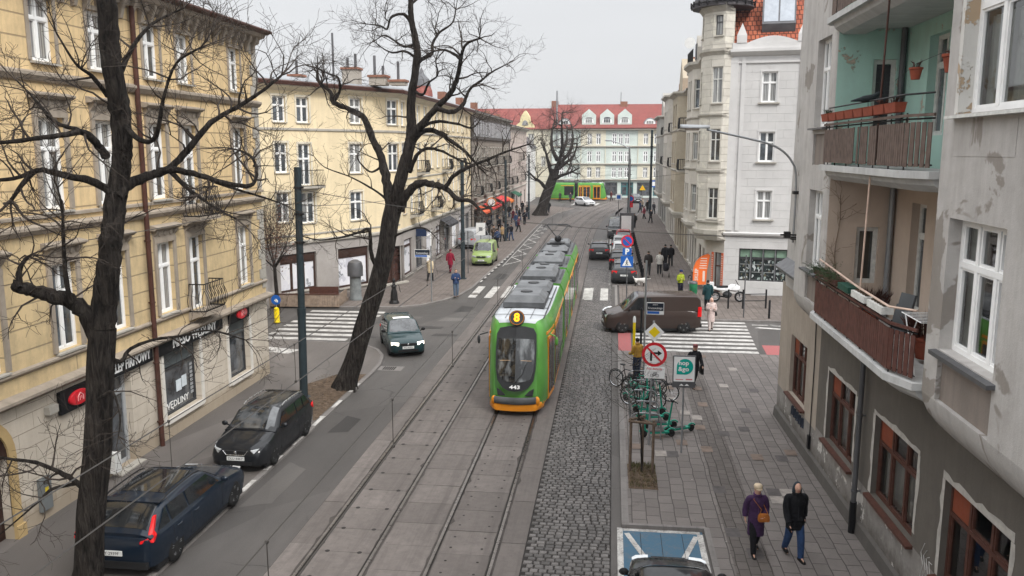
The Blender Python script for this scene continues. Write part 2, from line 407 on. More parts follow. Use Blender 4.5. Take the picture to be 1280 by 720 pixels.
# track bed: joint layer, slabs, rails
mb = MB(); ys = [-10+2*i for i in range(96)]
mb.grid([[(-7.5+dxc(y),y,.006),(-1.85+dxc(y),y,.006)] for y in ys]); struct(mb.build('track_bed', M_joint))
mb = MB(); r2 = random.Random(3)
cols = [(-7.48,-6.90,2.4,.3,0),(-6.72,-5.43,1.2,0,1),(-5.27,-4.03,1.2,.5,0),(-3.87,-2.63,1.2,.2,2),(-2.47,-1.88,2.4,.9,0)]
for a, b, L, off, kind in cols:
    y = 8 + off
    while y < 172:
        g = .012 + r2.random()*.014; dz = r2.random()*.005
        y1 = y + L - g; o0, o1 = dxc(y), dxc(y1)
        z = .016 + dz; t = r2.uniform(-.003,.003)
        mb.add([(a+o0,y,z+t),(b+o0,y,z),(b+o1,y1,z-t),(a+o1,y1,z),(a+o0,y,.0065),(b+o0,y,.0065),(b+o1,y1,.0065),(a+o1,y1,.0065)],
               [(0,1,2,3),(4,5,1,0),(5,6,2,1),(6,7,3,2),(7,4,0,3)])
        y += L
o = mb.build('track_slabs', M_tslab); o['kind'] = 'structure'
# lifting-hole notches in the slabs
mb = MB()
for a, b, L, off, kind in cols:
    if not kind: continue
    y = 8 + off
    while y < 70:
        for fx in (.2,.8):
            x = a + (b-a)*fx
            if kind == 1: mb.lathe([(.06,0),(.06,.002)], (x, y-.008), 7); mb.T=None
            else:
                mb.lathe([(.035,0),(.035,.002)], (x, y+.3), 6); mb.lathe([(.035,0),(.035,.002)], (x, y+.85), 6)
        y += L
for i in range(len(mb.v)): mb.v[i] = (mb.v[i][0], mb.v[i][1], mb.v[i][2]+.0225)
struct(mb.build('slab_holes', M_joint))
# ragged tar fill beside the rails
mb = MB(); r3 = random.Random(9)
for X in (-6.81,-5.35,-3.95,-2.55):
    for s in (-1,1):
        pts = []
        y = 8.0
        while y < 150:
            wv = .05 + max(0, r3.gauss(0,.016)) + (.07 if r3.random() < .025 else 0)
            pts.append([(X+s*.036+dxc(y), y, .0245), (X+s*(.036+wv)+dxc(y), y, .0245)])
            y += r3.uniform(.15,.4) if y < 60 else 1.5
        mb.grid(pts)
struct(mb.build('rail_sealant', plain('tar', (.055,.048,.044), .8, var=.3)))
for X in (-6.81,-5.35,-3.95,-2.55):
    mb = MB(); s = 1 if X in (-6.81,-3.95) else -1
    mb.grid([[(X-.033+dxc(y),y,.02),(X-.033+dxc(y),y,.034),(X+.033+dxc(y),y,.034),(X+.033+dxc(y),y,.02)] for y in ys])
    struct(mb.build('rail', M_rail))
    mb = MB(); mb.grid([[(X+s*.036+dxc(y),y,.0275),(X+s*.072+dxc(y),y,.0275)] for y in ys]); struct(mb.build('rail_groove', M_railgroove))
# cobbled lane: setts in running bond, worn and uneven
struct(MB().sheet([(-1.86,-10),(.14,-10),(.14,140),(2.2,140),(-.6,120),(-1.86,90)], .007).build('cobble_bed', M_joint))
mb = MB(); r4 = random.Random(5)
y = 12.0; k = 0
while y < 66:
    h = .172 + r4.uniform(-.01,.01)
    x = -1.86 + (.09 if k % 2 else 0)
    while x < .10:
        wd = .205 + r4.uniform(-.03,.03); x1 = min(x+wd, .13)
        if x1-x > .06:
            e = .012 + r4.random()*.008; z = .026 + .010*noise.noise(Vector((x*.8,y*.3,0))) + r4.uniform(0,.010); ez = .016
            ym = .03*noise.noise(Vector((x*1.2,y*.5,3)))
            a0,a1,b0,b1 = x+.007+r4.random()*.010, x1-.006-r4.random()*.010, y+.013+ym, y+h-.012+ym-r4.random()*.012
            j = [r4.uniform(-.006,.006) for _ in range(4)]
            mb.add([(a0,b0,.0075),(a1,b0,.0075),(a1,b1,.0075),(a0,b1,.0075),(a0+e,b0+e+j[0],z),(a1-e,b0+e+j[1],z+j[2]*.5),(a1-e,b1-e+j[3],z),(a0+e,b1-e,z+j[0]*.5)],
                   [(4,5,6,7),(0,1,5,4),(1,2,6,5),(2,3,7,6),(3,0,4,7)])
        x += wd
    y += h; k += 1
o = mb.build('cobblestones', M_cob, recalc=False); o['kind'] = 'structure'
n = NT('cobble_far'); v = n.coord(); cc, ff = n.brick(n.mapv(v), .19, .16, .016, (.08,.073,.069), (.13,.12,.115), (.03,.028,.026)); n.col(cc).rough(.6)
struct(MB().sheet([(-1.84,66),(.12,66),(.12,100),(.6,125),(2.6,150),(1.2,150),(-1.3,112),(-1.84,90)], .012).build('cobbled_lane_far', n.mat))
# kerbs
def kerb(name, pts, w=.14, z=.12, L=1.0):
    """row of kerbstones along a polyline, outer side to the left of travel"""
    mb = MB()
    for i in range(len(pts)-1):
        a, b = Vector((*pts[i],0)), Vector((*pts[i+1],0)); d = b-a; ln = d.length; d.normalize(); nrm = Vector((-d.y,d.x,0))
        k = max(1, round(ln/L))
        for j in range(k):
            p, q = a + d*(ln*j/k + .004), a + d*(ln*(j+1)/k - .004)
            zz = z + rnd.uniform(-.003,.003)
            e = .02
            vs = [p, q, q+nrm*w, p+nrm*w]
            mb.add([(t.x,t.y,.0) for t in vs] + [(t.x,t.y,zz-e) for t in vs] + [((t + nrm*(e if m < 2 else 0)).x, (t + nrm*(e if m < 2 else 0)).y, zz) for m, t in enumerate(vs)],
                   [(0,1,5,4),(1,2,6,5),(2,3,7,6),(3,0,4,7),(4,5,9,8),(5,6,10,9),(6,7,11,10),(7,4,8,11),(8,9,10,11)])
    return struct(mb.build(name, M_kerb))
# left near pavement
PL = .08
kerbL = [(-9.8,-5),(-9.8,33.0),(-9.86,34.4),(-10.15,35.9),(-10.7,37.0),(-11.5,37.8),(-12.6,38.2),(-16,38.35),(-26,38.35)]
struct(MB().prism([(-14.3,-5)]+[(x-.13 if y<36 else x-.1,y-(.12 if x<-10.5 else 0)) for x,y in kerbL]+[(-26,32.0),(-14.3,32.0)], -.05, PL).build('pavement', M_pav))
kerb('kerb', kerbL, .15, PL+.008)
# right near pavement with the blue parking bay cut out
PR = .11
struct(MB().prism([(2.45,2),(7,2),(7,29.2),(9.5,29.2),(9.5,37.9),(.40,37.9),(.40,19.72),(2.45,19.72)], -.05, PR).build('pavement', M_slab))
kerb('kerb', [(.42,37.9),(.42,19.7)][::-1], -.16, PR+.006) 
kerb('kerb', [(.4,19.72),(2.45,19.72)], -.1, PR+.004, 1.0)
kerb('kerb', [(2.42,2),(2.42,19.7)], -.12, PR+.004)
kerb('kerb', [(9.5,38.02),(.4,38.02)], .14, .05)
struct(MB().sheet([(.40,2),(2.36,2),(2.36,19.64),(.40,19.64)], .012).build('parking_bay', M_blue))
mb = MB()
def line(mb, a, b, w, z):
    a, b = Vector((*a,0)), Vector((*b,0)); d = (b-a).normalized(); nn = Vector((-d.y,d.x,0))*w/2
    mb.quad((*(a-nn)[:2],z), (*(b-nn)[:2],z), (*(b+nn)[:2],z), (*(a+nn)[:2],z))
line(mb,(.36,2),(.36,19.64),.14,.0165); line(mb,(.44,19.55),(2.3,19.55),.14,.0165); line(mb,(2.29,2),(2.29,19.47),.14,.0165)
line(mb,(.52,19.35),(1.1,17.6),.13,.0205); line(mb,(2.2,19.35),(1.62,17.6),.13,.0205)
struct(mb.build('bay_marking', M_paint))
# dark joints crossing the bay
mb = MB()
for x in (.85,1.34,1.85): line(mb,(x,14),(x,19.4),.012,.0245)
struct(mb.build('bay_joint', M_joint))
M_slab3 = slabs_mat('paving_slabs_small', (.125,.110,.101), .36, .24, .012, R(90), seed=6)
struct(MB().sheet([(2.75,2),(3.55,2),(3.9,37.8),(3.05,37.8)], PR+.004).build('pavement', M_slab3))
rs = random.Random(21)
for nm, c in (('dark_slab',(.085,.077,.075)),('pale_slab',(.25,.225,.205)),('brown_slab',(.15,.115,.095))):
    mb = MB(); zs_ = PR+.0085+.004*('dark','pale','brown').index(nm.split('_')[0]); seen_ = set()
    for k in range(14):
        x = rs.uniform(.7,5.3); y = rs.uniform(17,37) if x > 2.6 else rs.uniform(24,37); x = round(x/.36)*.36+.03; y = round(y/.52)*.52
        if (x,y) in seen_: continue
        seen_.add((x,y))
        mb.sheet([(x,y),(x+.34,y+.01),(x+.34,y+.5),(x,y+.49)], zs_)
    struct(mb.build(nm, plain(nm, c, .85, var=.25, vs=5)))
mb = MB()
for k in range(90):
    x, y = rs.uniform(.6,5.6), rs.uniform(16,37); s_ = rs.uniform(.012,.04)
    if x < 2.6 and y < 20: continue
    mb.add([(x,y,PR+.012),(x+s_,y+s_*.4,PR+.014),(x+s_*.6,y+s_,PR+.012)],[(0,1,2)])
o = mb.build('litter', island_mat('litter_bits',(.28,.26,.24),.2,2.2)); tag(o, kind='stuff')
# far right pavement and corner
far = [(.32,46.0),(.32,56.9),(2.05,56.9),(2.05,96),(2.6,112),(5.0,128),(30,128),(30,125),(8,125),(6.4,112),(6.1,62),(7.2,54.2),(60,51),(60,45.9)]
struct(MB().prism([(.6,45.95),(.6,56.9),(2.1,56.9),(2.1,96),(2.7,112),(4.2,124),(9,124),(9,54.0),(60,54.0),(60,46.0)], -.05, .09).build('pavement', M_slab2))
kerb('kerb', [(60,45.9),(1.2,45.8),(.62,46.3),(.45,47.2),(.45,56.9),(2.05,56.9),(2.05,96),(2.65,112),(4.1,124)][::-1], -.15, .11)
# left far pavement
kl2 = [(-60,47.0),(-16,47.0),(-12.6,47.3),(-11.2,48.2),(-10.2,50.0),(-9.55,52.0),(-9.25,54.5),(-8.85,74),(-8.95,96),(-8.9,111),(-7.8,122),(-5.7,133)]
struct(MB().prism([(x-.05,y+.05) for x,y in kl2]+[(-12,140),(-60,140)], -.05, .09).build('pavement', M_slab2))
kerb('kerb', kl2, .15, .11)
# plaza beyond the bend
struct(MB().sheet([(-80,124.5),(60,124.5),(60,172),(-80,172)], .0031).build('plaza', M_asph2))
# ---------------------------------------------------------------- painted markings
mb = MB()
for i in range(8):     # crossing over the main street
    x = -9.0 + i*1.04
    if i in (2,): pass
    for (a, b) in ((x, x+.5),):
        mb.sheet([(a,51.5),(b,51.5),(b,55.9),(a,55.9)], .040 if -7.6 < a < -1.7 else .012)
for x in (-1.6,-.62): mb.sheet([(x,51.2),(x+.5,51.2),(x+.5,55.8),(x,55.8)], .05)
struct(mb.build('crossing_marking', M_paint))
mb = MB()
for i in range(8):     # left side street
    y = 38.75 + i*1.0
    mb.sheet([(-17.3,y),(-12.9,y+.0),(-12.9,y+.48),(-17.3,y+.48)], .0085)
mb.sheet([(-22,37.6),(-14.6,35.6),(-14.3,36.4),(-21.8,38.2)], PL+.003)
struct(mb.build('crossing_marking', M_paint))
mb = MB()
for i in range(9):     # right side street
    y = 38.45 + i*.84
    mb.sheet([(1.15+.03*i,y),(6.9+.05*i,y),(6.9+.05*i,y+.42),(1.15+.03*i,y+.42)], .0095)
mb.sheet([(7.6,44.2),(12,43.2),(12,43.5),(7.9,44.45)], .0095); mb.sheet([(8.4,44.9),(12,44.0),(12,44.25),(8.6,45.15)], .0095); mb.sheet([(7.6,44.9),(12,44.9),(12,45.05),(7.6,45.05)], .0095)
struct(mb.build('crossing_marking', M_paint))
mb = MB(); mb.sheet([(.45,38.3),(1.05,38.3),(1.1,43.2),(.45,43.2)], .0095); mb.sheet([(7.2,38.15),(10,38.15),(10,40.2),(7.3,40.2)], .0095); struct(mb.build('cycle_marking', M_red))
mb = MB(); r5 = random.Random(1)
y = 12.5
while y < 30:          # broken white edge of the parking strip
    L = r5.uniform(.8,1.25); line(mb,(-9.875,y),(-9.875,y+L),.145,PL+.014) ; y += L + r5.uniform(.75,1.1)
line(mb,(-11.2,27.0),(-9.8,27.0),.12,PL+.004)
struct(mb.build('edge_marking', M_paint))
mb = MB(); pts = []
for i in range(15): pts.append((-8.6 if i % 2 == 0 else -7.55, 67+i*2.4))
for a, b in zip(pts, pts[1:]): line(mb, a, b, .14, .009)
line(mb, (-8.65,66),(-8.65,104), .06, .0125)
struct(mb.build('bus_stop_marking', M_paint))
mb = MB(); y = 57
while y < 75: line(mb,(-9.05+.015*(y-57),y),(-9.05+.015*(y+.8-57),y+.8),.12,.128); y += 1.7
line(mb,(.15,57.1),(2.0,57.1),.14,.012); line(mb,(-.05,57),(-.05,95),.12,.0165)
for i in range(4): mb.sheet([(-7+i*1.3,141),(-6.5+i*1.3,141),(-5.9+i*1.3,147),(-6.4+i*1.3,147)], .05)
struct(mb.build('line_marking', M_paint))
# soil strip and tree pits
def patch(name, poly, z, mat, amp=.05, seed=0):
    cx = sum(p[0] for p in poly)/len(poly); cy = sum(p[1] for p in poly)/len(poly); mb = MB(); n = 10
    edge = []
    for i in range(len(poly)):
        a, b = poly[i], poly[(i+1) % len(poly)]
        for j in range(8):
            t = j/8; x = a[0]+(b[0]-a[0])*t; y = a[1]+(b[1]-a[1])*t
            k = 1 + .05*noise.noise(Vector((x*2,y*2,seed)))
            edge.append((cx+(x-cx)*k, cy+(y-cy)*k))
    rows = []
    for i in range(n+1):
        t = 1 - i/n
        rows.append([(cx+(x-cx)*t, cy+(y-cy)*t, z + (amp*(1+noise.noise(Vector((x*t*3,y*t*3,seed+1))))*min(1,(1-t)*4) if t < 1 else .002)) for x, y in edge])
    mb.grid(rows, True); return struct(mb.build(name, mat, smooth=True))
patch('soil_strip', [(-11.9,26.4),(-10.0,26.6),(-10.0,32.6),(-11.2,32.4),(-11.9,31.0)], PL+.006, M_soil, .035)
patch('soil_strip', [(-11.8,11.5),(-10.0,11.5),(-10.0,15.2),(-11.8,15.2)], PL+.006, M_soil, .03, 4)
patch('tree_pit', [(.62,21.9),(1.42,21.85),(1.42,23.7),(.6,23.7)], PR+.004, M_soil, .05, 8)
# tar repairs and covers in the carriageway
M_tarp = asphalt('tar_patch', (.045,.042,.040), seed=9); M_tarl = asphalt('pale_patch', (.105,.097,.091), seed=4)
for k, (x,y,w_,h_) in enumerate(((-8.6,44.5,.8,.5),(-9.6,42.3,.9,.35),(-8.3,40.6,.7,.3),(-11.5,44.8,1.1,.4),(-8.9,26.5,.35,.9),(-8.5,47.6,.5,1.0),(-9.2,21.3,.4,1.6),(-8.1,60.5,.4,1.5))):
    patch('road_patch', [(x-w_,y-h_),(x+w_*.9,y-h_*.8),(x+w_,y+h_*.7),(x-w_*.7,y+h_)], .0075, M_tarp if k % 3 else M_tarl, 0, k)
for x, y in ((-8.7,52.8),(1.2,47.3)):
    mb = MB(); mb.lathe([(.34,.001),(.34,.013),(.31,.015)],(x,y),22); struct(mb.build('manhole_cover', M_joint)); mb = MB(); mb.lathe([(.29,.0151),(.29,.018),(.27,.019)],(x,y),22); struct(mb.build('manhole_cover', M_rail))
# drain cover and manholes
def cover(name, x, y, w, h, z=.012):
    mb = MB(); mb.box(x-w/2-.2,x+w/2+.3,y-h/2-.1,y+h/2+.1,.0,z); o1 = mb.build(name, M_kerb); tag(o1, 'iron drain grate in a pale concrete square beside the left kerb','drain')
    g = MB()
    for i in range(6): g.box(x-w/2+i*w/6, x-w/2+i*w/6+w/9, y-h/2, y+h/2, z, z+.006)
    g.build('grate', M_joint, o1)
cover('drain_cover', -9.35, 33.9, .55, .5)
# ---------------------------------------------------------------- facade tools
def frame(A, B, toward):
    A = Vector((A[0],A[1],0)); B = Vector((B[0],B[1],0)); u = (B-A).normalized(); n = Vector((-u.y,u.x,0))
    if n.dot(Vector((toward[0],toward[1],0))-A) < 0: n = -n
    return Matrix(((u.x,n.x,0,A.x),(u.y,n.y,0,A.y),(0,0,1,0),(0,0,0,1))), (B-A).length
def facade(mb, U0, U1, Z0, Z1, ops, depth=.18, d=0):
    us = sorted({U0,U1,*[o[0] for o in ops],*[o[1] for o in ops]}); zs = sorted({Z0,Z1,*[o[2] for o in ops],*[o[3] for o in ops]})
    us = [u for u in us if U0-1e-6 <= u <= U1+1e-6]; zs = [z for z in zs if Z0-1e-6 <= z <= Z1+1e-6]
    for i in range(len(us)-1):
        for j in range(len(zs)-1):
            cu, cz = (us[i]+us[i+1])/2, (zs[j]+zs[j+1])/2
            if any(o[0] < cu < o[1] and o[2] < cz < o[3] for o in ops): continue
            mb.quad((us[i],d,zs[j]),(us[i+1],d,zs[j]),(us[i+1],d,zs[j+1]),(us[i],d,zs[j+1]))
    for o in ops:
        a,b,c,e = o[:4]; dd = d-(o[4] if len(o) > 4 else depth)
        mb.quad((a,d,c),(a,dd,c),(a,dd,e),(a,d,e)); mb.quad((b,dd,c),(b,d,c),(b,d,e),(b,dd,e))
        mb.quad((a,d,c),(b,d,c),(b,dd,c),(a,dd,c)); mb.quad((a,dd,e),(b,dd,e),(b,d,e),(a,d,e))
def window(par, T, u0, u1, z0, z1, d=-.16, fm=None, gm=None, lights=2, trans=.64, fw=.06, sill=None, surr=None, ped=None, sm=None, top_lights=None, name='window', label=None):
    """a window: the object itself is its frame; pane, sill, surround are its children"""
    mb = MB(T); t = .07; w, h = u1-u0, z1-z0
    f = mb.box
    f(u0,u0+fw,d-t,d,z0,z1); f(u1-fw,u1,d-t,d,z0,z1); f(u0+fw,u1-fw,d-t,d,z0,z0+fw); f(u0+fw,u1-fw,d-t,d,z1-fw,z1)
    zt = z0 + h*trans if trans else None
    if zt: f(u0+fw,u1-fw,d-t,d+.012,zt-fw*.55,zt+fw*.55)
    for i in range(1, lights):
        uc = u0 + w*i/lights
        if zt: f(uc-fw*.62,uc+fw*.62,d-t,d+.008,z0+fw,zt-fw*.55); f(uc-fw*.5,uc+fw*.5,d-t,d+.008,zt+fw*.55,z1-fw)
        else: f(uc-fw*.62,uc+fw*.62,d-t,d+.008,z0+fw,z1-fw)
    # sash edges stand a little back from the outer frame
    if fw > .055:
        e = fw*.5
        for i in range(lights):
            a = u0 + w*i/lights + fw*(1 if i == 0 else .62); b = u0 + w*(i+1)/lights - fw*(1 if i == lights-1 else .62)
            for za, zb in (((z0+fw, zt-fw*.55),(zt+fw*.55, z1-fw)) if zt else ((z0+fw, z1-fw),)):
                f(a,a+e,d-t+.01,d-.012,za,zb); f(b-e,b,d-t+.01,d-.012,za,zb); f(a+e,b-e,d-t+.01,d-.012,za,za+e); f(a+e,b-e,d-t+.01,d-.012,zb-e,zb)
    o = mb.build(name, fm, par)
    if label: o['label'] = label
    g = MB(T); g.quad((u0+.01,d-t+.02,z0+.01),(u1-.01,d-t+.02,z0+.01),(u1-.01,d-t+.02,z1-.01),(u0+.01,d-t+.02,z1-.01)); g.build('pane', gm, o, recalc=False)
    if sill:
        s = MB(T); p, th, ext = sill; s.prismx([(d,z0-.005),(p,z0-th*.35),(p,z0-th),(0.001,z0-th),(d,z0-.03)], u0-ext, u1+ext); s.build('sill', sm[1] if isinstance(sm,tuple) else sm, o)
    if surr:
        s = MB(T); sw, sp = surr; f = s.box
        f(u0-sw,u0-.001,.001,sp,z0-(.0 if sill else 0),z1+.001); f(u1+.001,u1+sw,.001,sp,z0,z1+.001); f(u0-sw,u1+sw,.001,sp+.01,z1+.002,z1+sw)
        if ped:
            zz = z1+sw; ph = ped
            f(u0-sw*.9,u1+sw*.9,.001,sp-.01,zz+.001,zz+ph)                    # frieze
            for i in range(3):
                uc = u0+(u1-u0)*(i+.5)/3; s.ball((uc,sp-.01,zz+ph*.5),(.10,.05,ph*.32),8,5)
            for uc in (u0-sw*.55,u1+sw*.55): s.prismx([(.002,zz+.01),(sp+.05,zz+ph*.55),(sp+.12,zz+ph-.01),(.002,zz+ph-.01)], uc-.08, uc+.08)
            s.prismx([(.001,zz+ph),(sp+.10,zz+ph),(sp+.20,zz+ph+.07),(sp+.20,zz+ph+.11),(.001,zz+ph+.17)], u0-sw-.12, u1+sw+.12)
        s.build('window_surround', sm[0] if isinstance(sm,tuple) else sm, o)
    return o
def course(mb, U0, U1, prof):
    """moulding along a wall: prof = [(outward, z), ...]"""
    mb.prismx(prof, U0, U1)
def grid_rail(mb, p0, p1, z0, z1, step=.12, r=.009, belly=0):
    p0, p1 = Vector(p0), Vector(p1); L = (p1-p0).length; k = max(2, int(L/step)); d = (p1-p0).normalized(); out = Vector((d.y,-d.x,0))
    for i in range(k+1):
        p = p0.lerp(p1, i/k)
        if belly:
            mb.tube([(p.x,p.y,z0)]+[((p+out*belly*math.sin(math.pi*min(1,t*1.25))*(1-t*.3)).x,(p+out*belly*math.sin(math.pi*min(1,t*1.25))*(1-t*.3)).y,z0+(z1-z0)*t) for t in (.15,.3,.45,.6,.8,1)], r, 4, False)
        else: mb.tube([(p.x,p.y,z0),(p.x,p.y,z1)], r, 4, False)
    for z in (z0+.03, z1): mb.tube([(p0.x,p0.y,z),(p1.x,p1.y,z)], r*1.8, 5)
def balcony(par, T, u0, u1, z, dep, h, slab_m, rail_m, belly=.12, th=.16, bars=True):
    """slab on the wall with an iron railing: local frame T"""
    s = MB(T); s.prismx([(.001,z-th-.14),(dep*.55,z-th),(dep,z-th*.8),(dep,z),(.001,z)], u0, u1); o = s.build('balcony', slab_m, par)
    r = MB(T); e = .05
    grid_rail(r,(u0+e,e,0),(u0+e,dep-e,0),z,z+h,.12,.012,-belly); grid_rail(r,(u0+e,dep-e,0),(u1-e,dep-e,0),z,z+h,.12,.012,-belly); grid_rail(r,(u1-e,dep-e,0),(u1-e,e,0),z,z+h,.12,.012,-belly)
    r.build('railing', rail_m, o); return o
M_white = plain('window_white', (.80,.80,.79), .45, var=.06)
M_whiteold = plain('window_white_old', (.60,.60,.57), .6, var=.16, vs=9)
M_brownw = plain('window_brown', (.080,.036,.027), .5, var=.25, vs=8)
M_stone = plaster('trim_stone', (.34,.29,.235), .75, streak=.4, seed=2)
M_stone2 = plaster('trim_grey', (.40,.375,.33), .55, streak=.5, seed=4)
M_iron = plain('wrought_iron', (.022,.021,.021), .5, .3)
M_tin = plain('zinc_sheet', (.26,.27,.28), .45, .5, .25, 2)
M_tindark = plain('tin_dark', (.10,.10,.105), .5, .4, .25, 2)
M_brown = plain('brown_tin', (.075,.035,.027), .5, .1, .25, 2)
G_dark = glass_dark('pane_dark', curtain=.45)
G_dark2 = glass_dark('pane_street', (.035,.038,.042), curtain=.3)
G_far = glass_dark('pane_far', (.05,.055,.06), curtain=.3)
M_black = plain('black_board', (.012,.012,.013), .45)
M_letter = plain('white_letter', (.75,.75,.74), .5, var=.04)
M_brick = plaster('chimney_brick', (.33,.16,.11), .6, joints=(.26,.09,.012), seed=1)
M_chim = plaster('chimney_render', (.42,.38,.33), .6, seed=8)
def pipe(par, T, u, z0, z1, mat, r=.055, d=.12, name='downpipe'):
    mb = MB(T); mb.tube([(u,d,z0),(u,d,z1)], r, 10)
    z = z0+.8
    while z < z1: mb.tube([(u,d,z),(u,d,z+.05)], r*1.25, 10); mb.box(u-.015,u+.015,0,d,z+.01,z+.04); z += 1.9
    return mb.build(name, mat, par, smooth=True)
# ================================================================ L1: ochre tenement with the butcher's shop
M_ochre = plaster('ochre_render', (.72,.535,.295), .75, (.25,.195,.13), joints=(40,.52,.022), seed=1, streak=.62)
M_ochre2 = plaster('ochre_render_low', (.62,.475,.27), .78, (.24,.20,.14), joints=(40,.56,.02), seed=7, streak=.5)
M_cream = plaster('cream_stone', (.56,.50,.42), .38, (.30,.24,.17), joints=(1.1,.42,.008), seed=3, streak=.5, base=.9)
def build_L1():
    A, B = (-14.05,3.0), (-14.05,32.3); T, L = frame(A, B, (0,10)); U = lambda Y: Y-3.0
    b = empty('apartment_building', (-14.05,17,0), 0, 'ochre tenement house with a dark butcher shop front at street level behind a bare tree', 'building', world=True)
    cols = [6.6,9.0,11.4,13.9,16.9,19.75,22.05,24.72,26.68,30.42]
    ops_g, ops_u = [], []
    rows = [(4.15,6.42,.50),(7.78,10.1,.50),(11.45,13.02,.46)]
    for i, Y in enumerate(cols):
        for r, (z0,z1,hw) in enumerate(rows):
            za = z0
            if abs(Y-26.68) < .1 and r == 1: za = 7.1
            if abs(Y-26.68) < .1 and r == 0: za = 3.9
            ops_u.append((U(Y)-hw, U(Y)+hw, za, z1, .2))
    gops = [(U(15.45),U(17.15),0.0,2.15,.35),(U(21.15),U(22.35),0.12,2.85,.3),(U(24.15),U(26.5),.72,2.86,.28),(U(28.7),U(30.5),.72,2.86,.28),(U(18.95),U(20.1),.9,2.5,.2)]
    mb = MB(T); facade(mb, 0, L, 0, 3.42, gops[:4], .3); mb.build('ground_floor_wall', M_cream, b)
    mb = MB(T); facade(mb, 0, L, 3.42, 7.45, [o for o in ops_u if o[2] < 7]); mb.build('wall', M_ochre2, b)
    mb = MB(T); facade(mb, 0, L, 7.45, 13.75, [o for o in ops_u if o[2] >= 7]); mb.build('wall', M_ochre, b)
    mb = MB(T); mb.box(0,L,-11,-.42,0,13.7); mb.quad((L,-.42,0),(L,0,0),(L,0,13.7),(L,-.42,13.7)); mb.build('rear_wall', M_ochre, b)
    # mouldings
    mb = MB(T); 
    for zc, pr in ((3.42,.30),(4.02,.10),(7.38,.17),(11.1,.17)):
        if zc == 4.02:
            for a, bb in ((0,U(26.0)),(U(27.35),L)): course(mb,a,bb,[(.001,zc-.10),(pr,zc-.02),(pr,zc+.03),(.001,zc+.06)])
        else: course(mb,0,L+.1,[(.001,zc-.16),(pr*.45,zc-.14),(pr,zc-.02),(pr,zc+.05),(.001,zc+.11)])
    course(mb,0,L+.1,[(.001,7.62),(.07,7.62),(.07,7.70),(.001,7.72)])
    mb.build('string_course', M_stone, b)
    mb = MB(T)
    for k in range(26):
        z = 3.75 + k*.4
        if z > 13.2: break
        w = .55 if k % 2 else .34
        if all(abs(z+.2-q) > .3 for q in (7.38,11.1)): mb.box(L-w,L+.03,.001,.035,z,z+.385)
    mb.build('corner_quoins', M_stone2, b)
    mb = MB(T); course(mb,0,L+.2,[(.001,13.35),(.12,13.4),(.16,13.55),(.36,13.62),(.42,13.74),(.001,13.74)])
    y = .3
    while y < L: mb.prismx([(.002,12.98),(.10,13.0),(.16,13.25),(.28,13.5),(.28,13.6),(.002,13.6)], y, y+.14); y += .52
    mb.build('cornice', M_stone, b)
    mb = MB(T); mb.prismx([(.42,13.745),(.52,13.80),(.54,13.88),(-5,15.2),(-5,13.75)], 0, L+.4); mb.tube([(0,.57,13.84),(L+.35,.57,13.84)], .065, 8); mb.build('roof', M_brown, b)
    i = 0
    for o in ops_u:
        row = 0 if o[2] < 7 else (1 if o[2] < 11 else 2)
        ped = (.26,.30,None)[row]; bal = abs(o[0]+3.0+.5-26.68) < .1
        if row < 2 and abs(o[0]+3.5-30.42) < .1: ped = .16 if row == 1 else .26
        window(b, T, o[0], o[1], o[2], o[3], -.13, M_white, G_dark, 2, .66, .065, None if (bal and row < 2) else (.12,.07,.06), (.15,.06) if row < 2 else (.12,.03), ped, (M_stone, M_stone2))
    for z0 in (7.1,3.9):
        T2 = T; balcony(b, T, U(25.95), U(27.45), z0, .62, .95, M_stone, M_iron, .16)
    # arched doorway
    u0, u1 = gops[0][:2]; uc = (u0+u1)/2; r = (u1-u0)/2
    mb = MB(T); pts_o = [(uc+(r+.24)*math.cos(t), 2.15+(r+.24)*math.sin(t)) for t in [math.pi*k/14 for k in range(15)]]; pts_i = [(uc+r*math.cos(t), 2.15+r*math.sin(t)) for t in [math.pi*k/14 for k in range(15)]]
    rows = [[(p[0],.07,p[1]) for p in [(uc+r+.24,0.4)]+pts_o+[(uc-r-.24,0.4)]], [(p[0],.07,p[1]) for p in [(uc+r,0.4)]+pts_i+[(uc-r,0.4)]]]
    rows = [[(p[0],.002,p[2]) for p in rows[0]]] + rows + [[(p[0],-.02,p[2]) for p in rows[1]]]
    mb.grid(rows); mb.box(u1,u1+.3,.001,.11,0,.4); mb.build('door_arch', plaster('arch_stone',(.46,.33,.16),.4,seed=5), b)
    mb = MB(T); mb.box(u0,u1,-.3,-.24,.0,2.15); mb.prismy([(uc+r*math.cos(t), 2.16+r*math.sin(t)) for t in [math.pi*k/14 for k in range(15)]], .003, .02)
    for (a,c,z0,z1) in ((u0+.1,uc-.08,.2,1.0),(uc+.08,u1-.1,.2,1.0),(u0+.1,uc-.08,1.1,2.0),(uc+.08,u1-.1,1.1,2.0)): mb.box(a,c,-.24,-.21,z0,z1)
    d = mb.build('door', plain('door_dark', (.035,.018,.014), .4, var=.3), b)
    mb = MB(T); mb.box(uc+.12,uc+.3,-.21,-.20,1.15,1.4); mb.build('notice', plain('notice_pink',(.5,.2,.22),.6), d)
    # shop door with fanlight
    M_alu = plain('aluminium', (.50,.52,.54), .4, .4)
    u0,u1,z0,z1 = gops[1][:4]
    window(b, T, u0, u1, z0, z1, -.2, M_alu, G_dark2, 1, .80, .075, name='shop_door')
    mb = MB(T); mb.box(u0-.05,u1+.05,.0,.30,0,.115); mb.build('door_step', M_stone2, b)
    M_panel = plain('shop_panel', (.10,.115,.12), .35)
